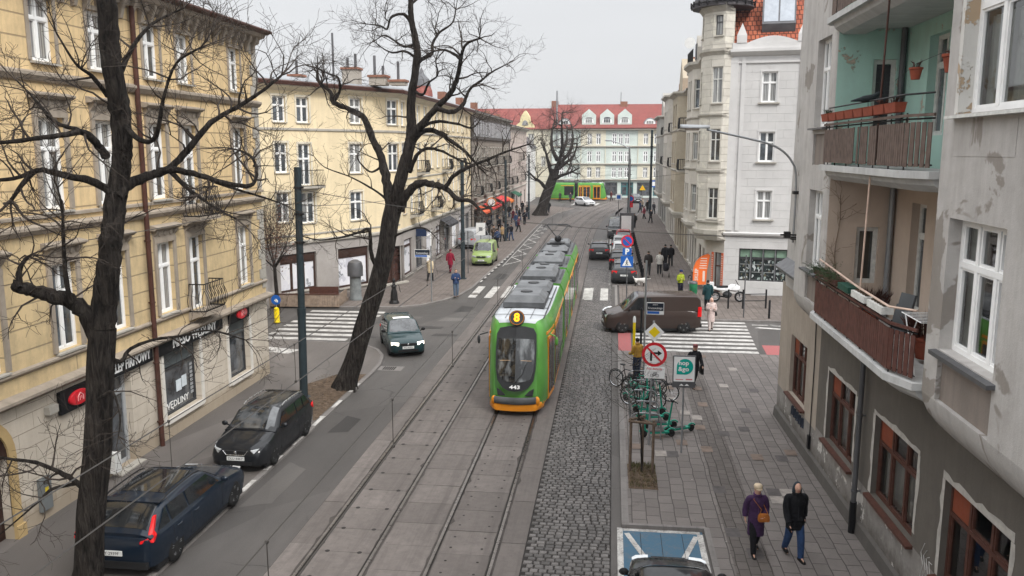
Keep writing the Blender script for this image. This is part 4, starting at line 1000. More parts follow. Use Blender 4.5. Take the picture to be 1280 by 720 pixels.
def build_R1():
    b = empty('apartment_building', (6,18,0), 0, 'weathered grey tenement with a mint loggia and slatted balconies', 'building', world=True)
    A, Bp = (5.87,29.0), (6.5,2.3); T, L = frame(A, Bp, (0,18)); 
    G = [(1.6,3.62,1.45,3.38),(6.0,8.35,1.40,3.34),(9.83,12.35,1.42,3.32),(13.66,16.1,1.42,3.32),(17.9,20.4,1.42,3.32)]
    ops = [(*g,.2) for g in G]
    mb = MB(T); facade(mb, 0, 5.0, 1.25, 4.9, ops[:1]); mb.build('wall', M_g1b, b)
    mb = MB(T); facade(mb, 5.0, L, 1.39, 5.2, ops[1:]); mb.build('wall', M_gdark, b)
    mb = MB(T); facade(mb, 0, 5.0, 0, 1.25, []); facade(mb, 5.0, L, 0, 1.39, []); mb.build('foot_wall', M_gfoot, b)
    # plinth at the pavement
    mb = MB(T); course(mb, -.05, L, [(.001,.05),(.10,.05),(.07,.42),(.001,.48)]); mb.build('plinth', plaster('plinth_dark',(.10,.092,.085),.5,seed=61), b)
    # return wall on the side street, upper wall beyond the bay
    mb = MB(); mb.quad((5.87,29.0,0),(14,29.3,0),(14,29.3,16),(5.95,28.3,16)); mb.quad((5.87,29.0,0),(5.95,28.3,16),(5.95,28.25,16),(5.875,28.9,0)); mb.build('wall', M_g1, b)
    mb = MB(); mb.quad((5.88,24.8,4.8),(5.88,28.6,4.8),(5.93,28.3,16),(5.93,24.8,16)); mb.build('wall', M_g1, b)
    # solid body behind
    mb = MB(); mb.box(7.9,14,2,29.0,0,16); mb.box(6.32,7.9,2,29.0,.0,.9); mb.box(7.0,7.9,22.9,28.2,5.3,16); mb.build('inner_wall', M_g1b, b)
    # ground floor windows, brown, one panel boarded red
    M_bpanel = plain('red_panel', (.20,.055,.03), .55, var=.15)
    for k, (a,c,z0,z1) in enumerate(G):
        o = near_window(b, T, a, c, z0, z1, -.12, M_brownw, 3, .68, .07, (.14,.09,.10), M_brownw, (12,9,8,0,0)[k])
        mb = MB(T); w = (c-a)/3; mb.box(a+.08,a+w-.06,-.17,-.13,z0+(z1-z0)*.68+.05,z1-.08); mb.build('red_panel', M_bpanel, o)
        # ragged repaired edge round the opening
        mb = MB(T); rr = random.Random(k); 
        def strip(pts, side):
            rows = []
            for (u,z) in pts:
                q = .13 + rr.uniform(-.05,.05)
                rows.append([(u,.004,z),(u+side[0]*q,.007,z+side[1]*q)])
            mb.grid(rows)
        if k:
            strip([(a-.002,z0+(z1-z0)*t/9) for t in range(10)],(-1,0)); strip([(c+.002,z0+.25+(z1-z0-.25)*t/8) for t in range(9)],(1,0)); strip([(a-.1+(c-a+.2)*t/12,z1+.003) for t in range(13)],(0,1))
            mb.build('window_surround', plain('patch_mortar',(.40,.38,.35),.85,var=.2,vs=6), o, recalc=False)
    # bays -------------------------------------------------------------
    def bay(Y1, Y0, ops, name='bay'):
        """oriel from Y1 (far) to Y0 (near); front at X=5.3"""
        Tb, Lb = frame((5.3,Y1),(5.3,Y0),(0,Y1))
        wt = 14.5; rad = .22
        mb = MB(Tb); facade(mb, rad, Lb-rad, 5.25, wt, ops, .27)
        prof = [(0,5.25),(-.03,5.08),(-.11,4.90),(-.26,4.72),(-.5,4.5),(-.66,4.42)]
        # rounded arrises + side returns, and the swelling foot
        for s, uu in ((1,0),(-1,Lb)):
            arc = [(uu+s*(rad-rad*math.sin(t)), -(rad-rad*math.cos(t))) for t in [math.pi/2*k/5 for k in range(6)]]
            pl = arc + [(uu, -.62 if s == 1 else -.03)]
            mb.grid([[(u,d,wt) for u,d in pl],[(u,d,5.25) for u,d in pl]])
            mb.grid([[(u + s*(-d_)*.25*(1 if True else 0), d+d_, z) for u,d in pl] for d_, z in prof])
        mb.grid([[(u,d_,z) for u in (rad + (-d_)*.25, Lb-rad-(-d_)*.25)] for d_, z in prof])
        return mb.build(name, M_g1, b, smooth=True, angle=35), Tb
    q = lambda Yf, Yn, Y1, z0, z1, dd=.27: (Y1-Yf, Y1-Yn, z0, z1, dd)
    o1 = [q(13.86,11.9,14.6,6.12,8.24), q(13.9,11.3,14.6,9.84,12.25), q(13.86,11.9,14.6,5.27,5.98,.08)]
    bay1, Tb = bay(14.6, 7.0, o1)
    o2 = [q(23.35,21.95,24.9,6.15,8.25), q(23.35,21.95,24.9,9.88,12.1), q(23.3,22.0,24.9,5.3,6.0,.07), q(23.3,22.0,24.9,8.9,9.7,.06)]
    bay2, Tb2 = bay(24.9, 21.32, o2)
    # panels under the windows
    for TT, par, oo in ((Tb,bay1,o1[2]),(Tb2,bay2,o2[2]),(Tb2,bay2,o2[3])):
        mb = MB(TT); mb.quad((oo[0],-oo[4]+.001,oo[2]),(oo[1],-oo[4]+.001,oo[2]),(oo[1],-oo[4]+.001,oo[3]),(oo[0],-oo[4]+.001,oo[3])); mb.build('recessed_panel', M_g1panel, par)
    mb = MB(Tb); mb.box(.72,2.72,.001,.006,9.2,9.72); mb.v and mb.build('stained_panel', M_g1, bay1)
    near_window(b, Tb, *o1[0][:4], -.2, M_white, 3, .66, .085, (.12,.10,.10), M_tindark, 0 | 1)
    near_window(b, Tb, *o1[1][:4], -.2, M_white, 3, .66, .085, (.16,.07,.12), M_whiteold, 8)
    near_window(b, Tb2, *o2[0][:4], -.17, M_white, 3, .66, .06, (.16,.08,.1), M_tindark, 1)
    near_window(b, Tb2, *o2[1][:4], -.17, M_white, 3, .66, .06, (.14,.07,.1), M_tindark, 12)
    # peeling white reveal of the upper near window
    mb = MB(Tb); oo = o1[1]; mb.quad((oo[0]+.002,-.001,oo[2]),(oo[0]+.002,-.2,oo[2]),(oo[0]+.002,-.2,oo[3]),(oo[0]+.002,-.001,oo[3])); mb.box(oo[0]-.13,oo[0],.001,.005,oo[2],oo[3]); mb.build('window_reveal', M_oldw, bay1)
    # slanted tin cap beyond the far bay
    mb = MB(); mb.add([(5.88,25.1,5.75),(5.88,28.6,5.75),(5.50,28.6,5.48),(5.50,25.1,5.48),(5.50,25.1,5.40),(5.50,28.6,5.40),(5.88,28.6,5.30),(5.88,25.1,5.30)],[(0,1,2,3),(3,2,5,4),(4,5,6,7),(0,3,4,7),(1,6,5,2)]); mb.build('tin_cap', M_tindark, b)
    # loggia -------------------------------------------------------------
    XB, YF, YN = 6.85, 21.3, 14.45
    TE, LE = frame((5.95,YF),(XB,YF),(6.3,0)); TBk, LB = frame((XB,YF),(XB,YN),(0,18))
    for (z0,z1,mat,eo,bo) in ((5.2,8.78,M_beigew,(.05,.58,6.02,7.42),(1.2,2.1,5.6,8.1)),(8.9,12.12,M_mintw,(.18,.72,8.95,11.42),(1.5,2.6,9.6,11.75)),(12.2,15.5,M_mintw,(.18,.72,12.3,14),(1.5,2.6,12.9,14.75))):
        mb = MB(TE); facade(mb,-.65,LE,z0,z1,[(*eo,.16)]); mb.build('loggia_wall', mat, b)
        mb = MB(TBk); facade(mb,0,LB,z0,z1,[(*bo,.25),(4.2,5.2,bo[2],bo[3],.25)]); mb.build('loggia_wall', mat, b)
        near_window(b, TE, *eo, -.1, M_whiteold, 1, None, .07, None, M_whiteold, 0, name='balcony_door')
        window(b, TBk, *bo, -.18, M_whiteold, G_dark2, 1 if z0 < 6 else 2, .7, .07); window(b, TBk, 4.2, 5.2, bo[2], bo[3], -.18, M_whiteold, G_dark2, 2, .7, .07)
        mb = MB(); mb.tube([(XB-.1,YF-.12,z0),(XB-.1,YF-.12,z1)],.07,10); mb.build('downpipe', M_tindark if z0 > 6 else M_tin, b, smooth=True)
    # roller shutter in the upper loggia door
    mb = MB(TE); 
    for k in range(22): mb.box(.25,.65,-.14,-.125+.004*(k%2),9.1+k*.1,9.19+k*.1)
    mb.build('shutter', plain('shutter_dark',(.05,.05,.055),.6), b)
    mb = MB(); pass
    for z0,z1 in ((12.12,12.2),(8.78,8.9),(5.1,5.2)): mb = MB(); mb.box(5.93,7.0,YN,YF+.3,z0,z1); mb.build('floor_slab', M_slabw, b)
    # bay flank toward the loggia (hidden side) and party walls
    mb = MB(); mb.box(5.95,7.9,14.3,14.55,5.2,15.5); mb.box(6.86,7.9,YF+.02,YF+.3,5.2,15.5); mb.build('inner_wall', M_g1, b)
    # balconies ---------------------------------------------------------
    for zi, (z, wm, zr) in enumerate(((5.22,M_wood2,6.30),(8.88,M_wood,9.98),(12.3,M_wood,13.3))):
        out = [(5.9,21.5),(5.12,21.5),(4.98,21.2),(4.98,15.45),(5.25,14.75),(5.9,14.65)]
        bl = MB(); bl.prism([(x,y) for x,y in out], z-.07, z+.06)
        ins = [(5.9,21.4),(5.22,21.4),(5.1,21.1),(5.1,15.5),(5.33,14.8),(5.9,14.75)]
        bl.loft([[(x,y,z-.07) for x,y in ins],[(x+.04 if x<5.8 else x,y,z-.18) for x,y in ins],[(x+.22 if x<5.8 else x,y,z-.30) for x,y in ins]])
        o = bl.build('balcony', M_slabw, b)
        # railing: vertical boards with iron posts
        path = [(5.2,21.38),(5.06,21.12),(5.06,15.52),(5.3,14.86)]
        mb = MB(); ir = MB()
        for (p, q2) in zip(path, path[1:]):
            p, q2 = Vector((*p,0)), Vector((*q2,0)); d = q2-p; ln = d.length; d.normalize(); ang = math.atan2(d.y,d.x); k = max(1,int(ln/.118)); 
            for i in range(k):
                if zi and rnd.random() < .04: continue
                c = p + d*(ln*(i+.5)/k); wdt = .10 if zi else .105
                mb.cbox((c.x,c.y,z+.5+rnd.uniform(-.006,.006)),(wdt,.018,.76),ang+rnd.uniform(-.04,.04),0,rnd.uniform(-.012,.012))
            for i in range(0,k+1,8): c = p+d*(ln*i/k); ir.tube([(c.x+.03,c.y,z+.05),(c.x+.03,c.y,zr-.05)],.014,4)
            for zz in (z+.16,zr-.16): ir.tube([(p.x+.02,p.y,zz),(q2.x+.02,q2.y,zz)],.016,4)
            mb.cbox(((p.x+q2.x)/2,(p.y+q2.y)/2,zr-.10),(ln+.04,.05,.05),ang)
        rl = mb.build('railing_boards', wm, o); ir.build('iron_frame', M_iron, o)
    # handrails and slanted props
    M_hand = plain('handrail_cream', (.56,.42,.34), .6, var=.2)
    mb = MB(); mb.tube([(5.15,21.2,6.62),(5.05,17.6,6.52),(5.02,15.5,6.50),(5.28,14.85,6.55)],.022,6); mb.build('handrail', M_hand, b); 
    mb = MB(); mb.tube([(5.16,21.2,10.28),(5.03,15.5,10.24),(5.3,14.9,10.24)],.018,6); mb.build('handrail', M_iron, b)
    mb = MB(); mb.tube([(5.1,17.6,6.1),(5.12,17.5,8.8)],.02,6); mb.build('post', M_hand, b)
    mb = MB(); mb.tube([(5.1,17.2,9.0),(5.1,17.0,12.2)],.02,6); mb.build('post', M_brown, b)
    pipe(b, T, 9.15, .35, 5.0, M_tindark, .065, .14)
    mb = MB(T); mb.tube([(9.15,.14,.0),(9.15,.14,.9)], .085, 10); mb.build('pipe_foot', M_black, b)
    mb = MB(T); mb.tube([(4.55,.03,.7),(4.6,.03,3.2),(4.5,.03,5.0)], .016, 5); mb.box(4.45,4.6,.002,.08,.55,.95); mb.build('wall_cable', M_black, b)
    # spray tags on the whitewash
    M_spray = plain('spray_dark', (.03,.035,.05), .8, var=.3)
    mb = MB(T); rr = random.Random(4)
    for j in range(5):
        u = 2.2+j*.32; mb.tube([(u,.007,.85),(u+.05,.007,1.15),(u+.2,.007,1.18),(u+.22,.007,.9),(u+.06,.007,.88)], .035, 4)
    mb.build('graffiti', M_spray, b)
    mb = MB(T)
    for j in range(4):
        u = 12.9+j*.13; mb.tube([(u,.006,.95+.1*j),(u+.1,.006,1.3-.04*j),(u-.02,.006,1.5),(u+.12,.006,1.75-.08*j)], .008, 4)
    mb.build('graffiti', plain('spray_pale',(.5,.49,.47),.8), b)
    mb = MB(T); mb.lathe([(.001,0),(.11,0),(.11,.04),(.07,.08)], (0,0), 14); 
    for i in range(len(mb.v)): pass
    return b
R1 = build_R1()
# ================================================================ R2: white corner house with a turret
M_wh = plaster('white_render', (.52,.51,.50), .2, (.62,.61,.60), joints=(1.0,.5,.006), jm=.4, seed=70, axis='X')
M_whp = plaster('white_pilaster', (.56,.55,.54), .12, (.5,.49,.48), seed=71, axis='X')
M_old = plaster('pale_old_render', (.56,.53,.47), .5, (.30,.27,.22), joints=(.9,.45,.012), seed=72, axis='XY', patch=((.64,.61,.53),.06))
M_old2 = plaster('pale_old_render_plain', (.52,.49,.44), .55, (.28,.25,.21), seed=73, axis='XY')
def poly_bay(b, poly, z0, z1, mat, name, wins, fm=None, wname='window', depth=.14):
    """faceted wall over a ground polyline; wins = {edge: [(f0,f1,z0,z1)]}; returns the object"""
    mb = MB(); todo = []
    for i in range(len(poly)-1):
        T, L = frame(poly[i], poly[i+1], (-60,45)); mb.T = T
        ops = [(f0*L,f1*L,a,c,depth) for f0,f1,a,c in wins.get(i,[])]
        facade(mb, 0, L, z0, z1, ops); todo += [(T,o) for o in ops]
    mb.T = None; o = mb.build(name, mat, b)
    for T, op in todo: window(b, T, *op[:4], -.1, fm or M_whiteold, G_dark, 2 if op[1]-op[0] > .65 else 1, .66, .055, (.10,.10,.08), None, None, (M_stone2,M_stone2), name=wname)
    return o
def poly_course(b, poly, out, z0, z1, name, mat, cap=True):
    """projecting band that follows the polyline"""
    off = []
    for i, p in enumerate(poly):
        a = Vector(poly[max(i-1,0)]); c = Vector(poly[min(i+1,len(poly)-1)]); d = (c-a).normalized(); n = Vector((-d.y,d.x))
        if n.dot(Vector((-60,45))-Vector(p)) < 0: n = -n
        off.append((p[0]+n.x*out,p[1]+n.y*out))
    mid = [((a[0]+o[0])/2,(a[1]+o[1])/2) for a,o in zip(poly,off)]
    mb = MB(); mb.grid([[(*p,z0) for p in poly],[(*p,z0+(z1-z0)*.35) for p in mid],[(*p,z0+(z1-z0)*.6) for p in off],[(*p,z1) for p in off],[(*p,z1+.03) for p in poly]])
    return mb.build(name, mat, b)
def build_R2():
    b = empty('apartment_building', (8,56,0), 0, 'white corner house with a round windowed turret, red tiles and a shop window', 'building', world=True)
    A, Bp = (7.25,54.6), (12.6,53.75); T, L = frame(A, Bp, (0,0))
    rows = [(4.95,6.75),(8.55,10.4),(12.2,14.05)]; ops = [(1.85,2.78,z0,z1,.16) for z0,z1 in rows]
    g = [(.95,3.95,.95,3.05,.3)]
    mb = MB(T); facade(mb,0,L,0,4.0,g); mb.build('ground_floor_wall', M_wh, b)
    mb = MB(T); facade(mb,0,L,4.0,15.2,ops); mb.build('wall', M_wh, b)
    mb = MB(T); 
    for u0,u1 in ((-.05,.42),(.62,.86),(4.05,4.45)): mb.box(u0,u1,.002,.07,4.2,14.9)
    mb.build('pilaster', M_whp, b)
    mb = MB(T); course(mb,-.1,L,[(.001,3.86),(.16,3.92),(.2,4.04),(.001,4.1)]); mb.build('cornice', M_whp, b); mb = MB(T); course(mb,-.1,L,[(.001,14.55),(.08,14.58),(.08,14.68),(.001,14.7)]); course(mb,-.1,L,[(.001,15.0),(.12,15.05),(.34,15.25),(.34,15.4),(.001,15.42)])
    mb.build('cornice', M_whp, b)
    for o in ops: window(b, T, *o[:4], -.12, M_white, G_dark, 2, .64, .06, (.14,.10,.18), (.10,.03), None, (M_whp,M_stone2))
    o = window(b, T, *g[0][:4], -.16, plain('dark_frame',(.05,.05,.052),.5), G_dark2, 4, .68, .06, name='shop_window')
    # shelves of goods and a green pelmet behind the glass
    n = NT('shop_goods'); v = n.coord(); X,Y,Z = n.sep(v); f = n.voro(n.comb(n.math('MULTIPLY',X,9),n.math('MULTIPLY',Z,6)),1,'F1','Color'); s_ = n.sep(f)
    n.col(n.mix(n.ramp(n.math('FRACT',n.math('MULTIPLY',Z,2.0)),[(.0,1),(.12,0)]), n.ramp(s_[0],[(0,(.02,.025,.025)),(.45,(.03,.04,.04)),(.62,(.30,.36,.34)),(.72,(.10,.09,.06)),(.85,(.45,.48,.48))],'CONSTANT'), (.35,.36,.36))).rough(.15); M_goods = n.mat
    mb = MB(T); mb.box(g[0][0]+.07,g[0][1]-.07,-.215,-.20,1.02,2.35); mb.build('shelf_goods', M_goods, o)
    mb = MB(T)
    for k in range(4):
        a = g[0][0]+.08+k*.73; mb.box(a,a+.68,-.19,-.175,2.5,2.98)
    mb.build('awning_panel', plain('pelmet_green',(.16,.24,.18),.6,var=.4,vs=1.5), o)
    mb = MB(T)
    for k in range(3): a = g[0][0]+.72+k*.75; mb.tube([(a,-.1,1.0),(a,-.1,3.0)],.03,4)
    mb.build('mullion', M_tin, o)
    # parapet with two little pinnacles and a low arch
    mb = MB(T); mb.box(.0,L,-.3,.1,15.43,15.8)
    for u in (.55,4.15): mb.box(u-.3,u+.3,-.2,.14,15.8,16.25); mb.add([(u-.3,-.2,16.25),(u+.3,-.2,16.25),(u+.3,.14,16.25),(u-.3,.14,16.25),(u,-.03,17.0)],[(0,1,4),(1,2,4),(2,3,4),(3,0,4),(3,2,1,0)])
    mb.prismy([(.9+3.0*k/10, 15.8+.38*math.sin(math.pi*k/10)) for k in range(11)], -.18, .06)
    mb.build('parapet', M_whp, b)
    mb = MB(T); mb.add([(-1.2,-.5,15.7),(L+2,-.5,15.7),(L+2,-6,23.5),(1.0,-6,23.5)],[(0,1,2,3)]); mb.build('roof', M_or_t, b)
    # roof light
    mb = MB(T); sl = 7.8/5.5
    def rp(u, d, h=0): return (u, d-h*.8, 15.7+(-.5-d)*sl+h*.55)
    mb.add([rp(1.7,-1.1,-.05),rp(3.7,-1.1,-.05),rp(3.7,-2.6,-.05),rp(1.7,-2.6,-.05),(1.7,-.85,17.0),(3.7,-.85,17.0),(3.7,-1.7,18.9),(1.7,-1.7,18.9)],[(4,5,6,7),(0,1,5,4),(1,2,6,5),(2,3,7,6),(3,0,4,7)]); o = mb.build('roof_window', M_tindark, b)
    mb = MB(T)
    for a in (1.8,2.75): mb.add([(a,-.83-.85*.08,17.15),(a+.85,-.83-.85*.08,17.15),(a+.85,-1.62,18.75),(a,-1.62,18.75)],[(0,1,2,3)])
    mb.build('pane', plain('sky_glass',(.35,.38,.42),.05), o)
    # street side: turret at the corner, then bays
    tur = [(7.35,54.6),(6.75,54.35),(6.05,54.75),(5.6,55.5),(5.6,56.8),(6.0,57.6)]
    W = lambda f0,f1: [(f0,f1,z0,z1) for z0,z1 in ((4.95,6.85),(8.6,10.5),(12.2,14.2))]
    poly_bay(b, tur, 4.0, 15.4, M_old, 'turret_wall', {1: [(.08,.92,z0,z1) for z0,z1 in ((4.95,6.9),(8.6,10.6),(12.2,14.4))], 3: W(.2,.8)})
    poly_bay(b, tur, 15.4, 17.9, M_old, 'turret_wall', {1: [(.2,.8,16.3,17.5)], 3: [(.3,.7,16.3,17.5)]}, M_tindark)
    for z0,z1,o_ in ((3.55,4.2,.22),(4.55,4.8,.12),(7.75,8.05,.12),(11.3,11.55,.12),(15.1,15.5,.18),(17.7,18.2,.25)): poly_course(b, tur, o_, z0, z1, 'turret_band', M_stone2)
    mb = MB(); c = (6.75,56.0); mb.lathe([(1.95,18.05),(1.85,18.4),(1.6,19.0),(1.1,19.8),(.4,20.6),(.05,21.5)], c, 14); mb.build('turret_dome', plain('dome_slate',(.06,.055,.058),.6,var=.3,vs=6), b, smooth=True)
    mb = MB(); k = 0
    while k < 20: t = 2*math.pi*k/20; mb.tube([(c[0]+1.98*math.cos(t),c[1]+1.98*math.sin(t),18.1),(c[0]+1.98*math.cos(t),c[1]+1.98*math.sin(t),18.45)],.05,4); k += 1
    mb.ring((c[0],c[1],18.3),(0,0,1),1.95,.05,20,5); mb.build('dome_gutter', M_iron, b)
    # ground floor corner entrance, orange jambs
    M_or = plain('shop_orange', (.55,.12,.05), .5, var=.12)
    gp = [(7.25,54.6),(6.65,55.3),(6.3,56.2),(6.25,62)]
    poly_bay(b, gp, 0, 3.7, M_old2, 'ground_floor_wall', {0:[(.2,.85,.1,2.7)],2:[(.1,.35,.5,2.7),(.5,.75,.1,2.7)]}, M_brownw, 'shop_door', .25)
    T0, L0 = frame(gp[0],gp[1],(-60,45)); 
    s = empty('shop_sign', (6.9,54.9,2.8), 0, 'orange lettered strips on both sides of the corner shop door', 'sign', world=True)
    mb = MB(T0); mb.box(.0,.16,.02,.06,.3,2.7); mb.box(.84,1.0,.02,.06,.3,2.7); mb.build('panel', M_or, s)
    mb = MB(T0)
    for k in range(14): mb.box(.03,.13,.062,.066,.5+k*.15,.58+k*.15); mb.box(.87,.97,.062,.066,.5+k*.15,.58+k*.15)
    mb.build('lettering', plain('sign_cream',(.6,.45,.38),.6), s)
    # street front and its oriel
    sf = [(6.0,57.6),(6.1,61.0),(5.55,61.8),(5.5,65.2),(6.1,66.0),(6.15,70)]
    poly_bay(b, sf, 4.0, 15.2, M_old2, 'wall', {0: W(.35,.62), 2: W(.2,.45)+W(.6,.85), 4: W(.35,.6), 1: W(.2,.8)})
    for z0,z1,o_ in ((3.6,4.1,.2),(7.8,8.0,.12),(11.4,11.6,.12),(14.9,15.4,.35)): poly_course(b, sf, o_, z0, z1, 'cornice', M_stone2)
    poly_bay(b, [(6.25,62),(6.28,70)], 0, 3.7, M_old2, 'ground_floor_wall', {0:[(.06,.2,.4,2.8),(.3,.45,.1,2.8),(.55,.7,.4,2.8),(.8,.93,.4,2.8)]}, M_tindark, 'shop_window', .2)
    mb = MB(); mb.prism([(7.5,54.95),(13,54.1),(14,70),(6.5,70),(6.4,58)],0,15.3); mb.build('rear_wall', M_old2, b)
    # gabled dormers up on the street side, dishes
    for (y, w, h) in ((59.5,2.4,3.2),(64,1.8,2.2)):
        mb = MB(); mb.prismx([(y-w/2,15.3),(y+w/2,15.3),(y+w/2,15.3+h*.6),(y,15.3+h),(y-w/2,15.3+h*.6)],5.95,8.5); d = mb.build('dormer', M_old2, b)
        mb = MB(); mb.box(5.88,5.95,y-.4,y+.4,15.8,16.9); mb.build('dormer_window', M_tindark, d)
    mb = MB(); mb.box(7.0,9.0,62.5,64,15.3,19.2); mb.box(6.6,8.0,67,68,15.3,17.6); mb.build('chimney', M_tin, b)
    mb = MB(); mb.lathe([(.02,0),(.3,.05),(.42,.13)],(0,0),12); 
    mb.T = None
    o = mb.build('satellite_dish', M_white, b); o.matrix_parent_inverse = Matrix.Translation(-Vector(b.location)); o.location = (5.7,66.6,17.3); o.rotation_euler = (R(95),0,R(-20))
    mb = MB(); grid_rail(mb,(5.5,61.8,0),(5.45,65.4,0),15.4,16.3,.18,.02); mb.build('roof_railing', M_iron, b)
build_R2()
def street_block(Y0, Y1, Xf, H, mat, seed, lab, gable=False, bays=1):
    b = empty('apartment_building', (Xf,(Y0+Y1)/2,0), 0, lab, 'building', 'pale tenements along the right pavement', world=True)
    L = Y1-Y0; m = (Y0+Y1)/2; bw = L*.2
    pl = [(Xf,Y0),(Xf,m-bw-.5),(Xf-.75,m-bw),(Xf-.75,m+bw),(Xf,m+bw+.5),(Xf,Y1)] if bays else [(Xf,Y0),(Xf,Y1)]
    rows = [(4.7,6.6),(8.1,10.0),(11.4,13.2)]; rows = [r for r in rows if r[1] < H-.8]
    W = lambda *fs: [(f,f+g,z0,z1) for f,g in fs for z0,z1 in rows]
    poly_bay(b, pl, 3.8, H, mat, 'wall', {0:W((.2,.22),(.6,.22)),2:W((.12,.25),(.6,.25)),4:W((.2,.22),(.6,.22))} if bays else {0:W((.1,.08),(.3,.08),(.5,.08),(.7,.08),(.88,.08))})
    for z0,z1,o_ in ((3.4,3.9,.2),(7.4,7.6,.1),(10.8,11,.1),(H-.4,H,.4)): poly_course(b, pl, o_, z0, z1, 'cornice', M_stone2)
    poly_bay(b, [(Xf+.05,Y0),(Xf+.05,Y1)], 0, 3.6, mat, 'ground_floor_wall', {0:[(.05+.19*k,.15+.19*k,.3 if k%2 else .1,2.9) for k in range(5)]}, M_tindark, 'shop_window', .2)
    mb = MB(); mb.box(Xf+.3,Xf+8,Y0+.05,Y1-.05,0,H-.1); mb.build('rear_wall', mat, b)
    mb = MB(); mb.add([(Xf-.3,Y0,H+.02),(Xf-.3,Y1,H+.02),(Xf+4,Y1,H+3.2),(Xf+4,Y0,H+3.2)],[(0,1,2,3)]); mb.build('roof', M_or_t, b)
    if gable:
        mb = MB(); mb.prismx([(m-1.8,H),(m+1.8,H),(m+1.8,H+1.2),(m,H+3),(m-1.8,H+1.2)],Xf-.3,Xf+3); mb.build('dormer', mat, b)
    mb = MB(); mb.box(Xf+1,Xf+2.2,Y0+1,Y0+2,H,H+3.4); mb.build('chimney', M_brick, b)
    # balconies on the oriel ends
    T, LL = frame((Xf,Y0),(Xf,Y1),(-60,45))
    for z in (7.6,11.0): balcony(b, T, L*.04, L*.2, z, .8, .9, M_stone2, M_iron, .05)
street_block(70.05,84,6.2,14.2,plaster('ochre_grey_render',(.40,.35,.27),.5,seed=80,axis='XY'),1,'brownish bay fronted house second along the right pavement',True)
street_block(84.05,99,6.3,14.8,M_old2,2,'pale bay fronted house with an orange roof third along the right pavement')
street_block(99.05,121,6.5,13.4,plaster('grey_far_render',(.36,.35,.32),.4,seed=82,axis='XY'),3,'grey house at the far end of the right pavement',True)
# ================================================================ bare trees
n = NT('bark'); v = n.coord(); f = n.noise(n.mapv(v, scale=(9,9,1.3)), 1.6, 8, .7, .6); g = n.noise(v, 2.0, 5)
n.col(n.mix(n.ramp(f,[(.38,0),(.66,1)]), (.012,.010,.009), n.mix(n.ramp(g,[(.4,0),(.65,1)]), (.058,.048,.041), (.098,.084,.073)))).rough(.95)
n.bump(n.ramp(f,[(.35,0),(.65,1)]), .09); M_bark = n.mat
n = NT('twig_bark'); v = n.coord(); g = n.noise(v, 3, 4)
n.col(n.mix(g, (.025,.020,.017), (.060,.048,.040))).rough(.9); M_twig = n.mat
def smooth_path(pts, k=4):
    """Catmull-Rom through the joints"""
    P = [Vector(p) for p in pts]; out = []
    for i in range(len(P)-1):
        a, b_, c, d = P[max(i-1,0)], P[i], P[i+1], P[min(i+2,len(P)-1)]
        for j in range(k):
            t = j/k; out.append(.5*((2*b_)+(c-a)*t+(2*a-5*b_+4*c-d)*t*t+(3*b_-a-3*c+d)*t**3))
    out.append(P[-1]); return out
def limb(mb, pts, r0, r1, n=8, jit=.12, seed=0, k=4):
    sp = smooth_path(pts, k); m = len(sp); r = random.Random(seed)
    rad = [r0+(r1-r0)*(i/(m-1))**.8 for i in range(m)]
    for i in range(1, m-1):
        sp[i] += Vector((r.uniform(-1,1),r.uniform(-1,1),r.uniform(-1,1)))*rad[i]*jit*1.6
        rad[i] *= 1+r.uniform(-jit,jit)
    b = len(mb.v); mb.tube(sp, rad, n)
    if n >= 12:
        for i in range(b, len(mb.v)):
            p = Vector(mb.v[i]); c = sp[(i-b)//n]; q = (p-c)
            an = math.atan2(q.y,q.x); s = 1+.12*noise.noise(Vector((math.cos(an)*1.5,math.sin(an)*1.5,p.z*.4+seed)))+.10*noise.noise(Vector((math.cos(an)*3.5,math.sin(an)*3.5,p.z*1.2)))
            mb.v[i] = tuple(c+q*s)
    return sp, rad
def grow(mb, p, d, L, r, lev, rn, up=.15, n=4, dens=1.0, knot=False):
    k = max(3, int(L/.16)) if lev > 1 else max(3, int(L/.2)); k = min(k, 9); step = L/k; pts = [p]; d = d.normalized()
    curl = Vector((rn.gauss(0,1),rn.gauss(0,1),rn.gauss(0,1))).normalized()
    for i in range(k):
        d = (d + curl*.16 + Vector((rn.gauss(0,.20),rn.gauss(0,.20),rn.gauss(0,.20)+up*.35))).normalized()
        pts.append(pts[-1]+d*step)
    rad = [max(.0035, r*(1-.78*i/k)) for i in range(k+1)]
    mb.tube(pts, rad, n if lev > 1 else 3, cap=False)
    if lev > 0:
        c = max(2, int((3.2 if lev > 1 else 3.6)*dens*(.7+.6*rn.random()) + L*1.2))
        for j in range(c):
            i = min(k-1, int(k*(.18+.82*rn.random()))); t = rn.random(); q = pts[i].lerp(pts[i+1], t)
            dd = (pts[i+1]-pts[i]).normalized(); s = Vector((rn.gauss(0,1),rn.gauss(0,1),rn.gauss(0,1))); s = (s-dd*s.dot(dd)).normalized()
            nd = dd*.72+s*(.5+.6*rn.random())+Vector((0,0,up))
            grow(mb, q, nd, L*(.38+.32*rn.random()), rad[i]*.58, lev-1, rn, up, n, dens)
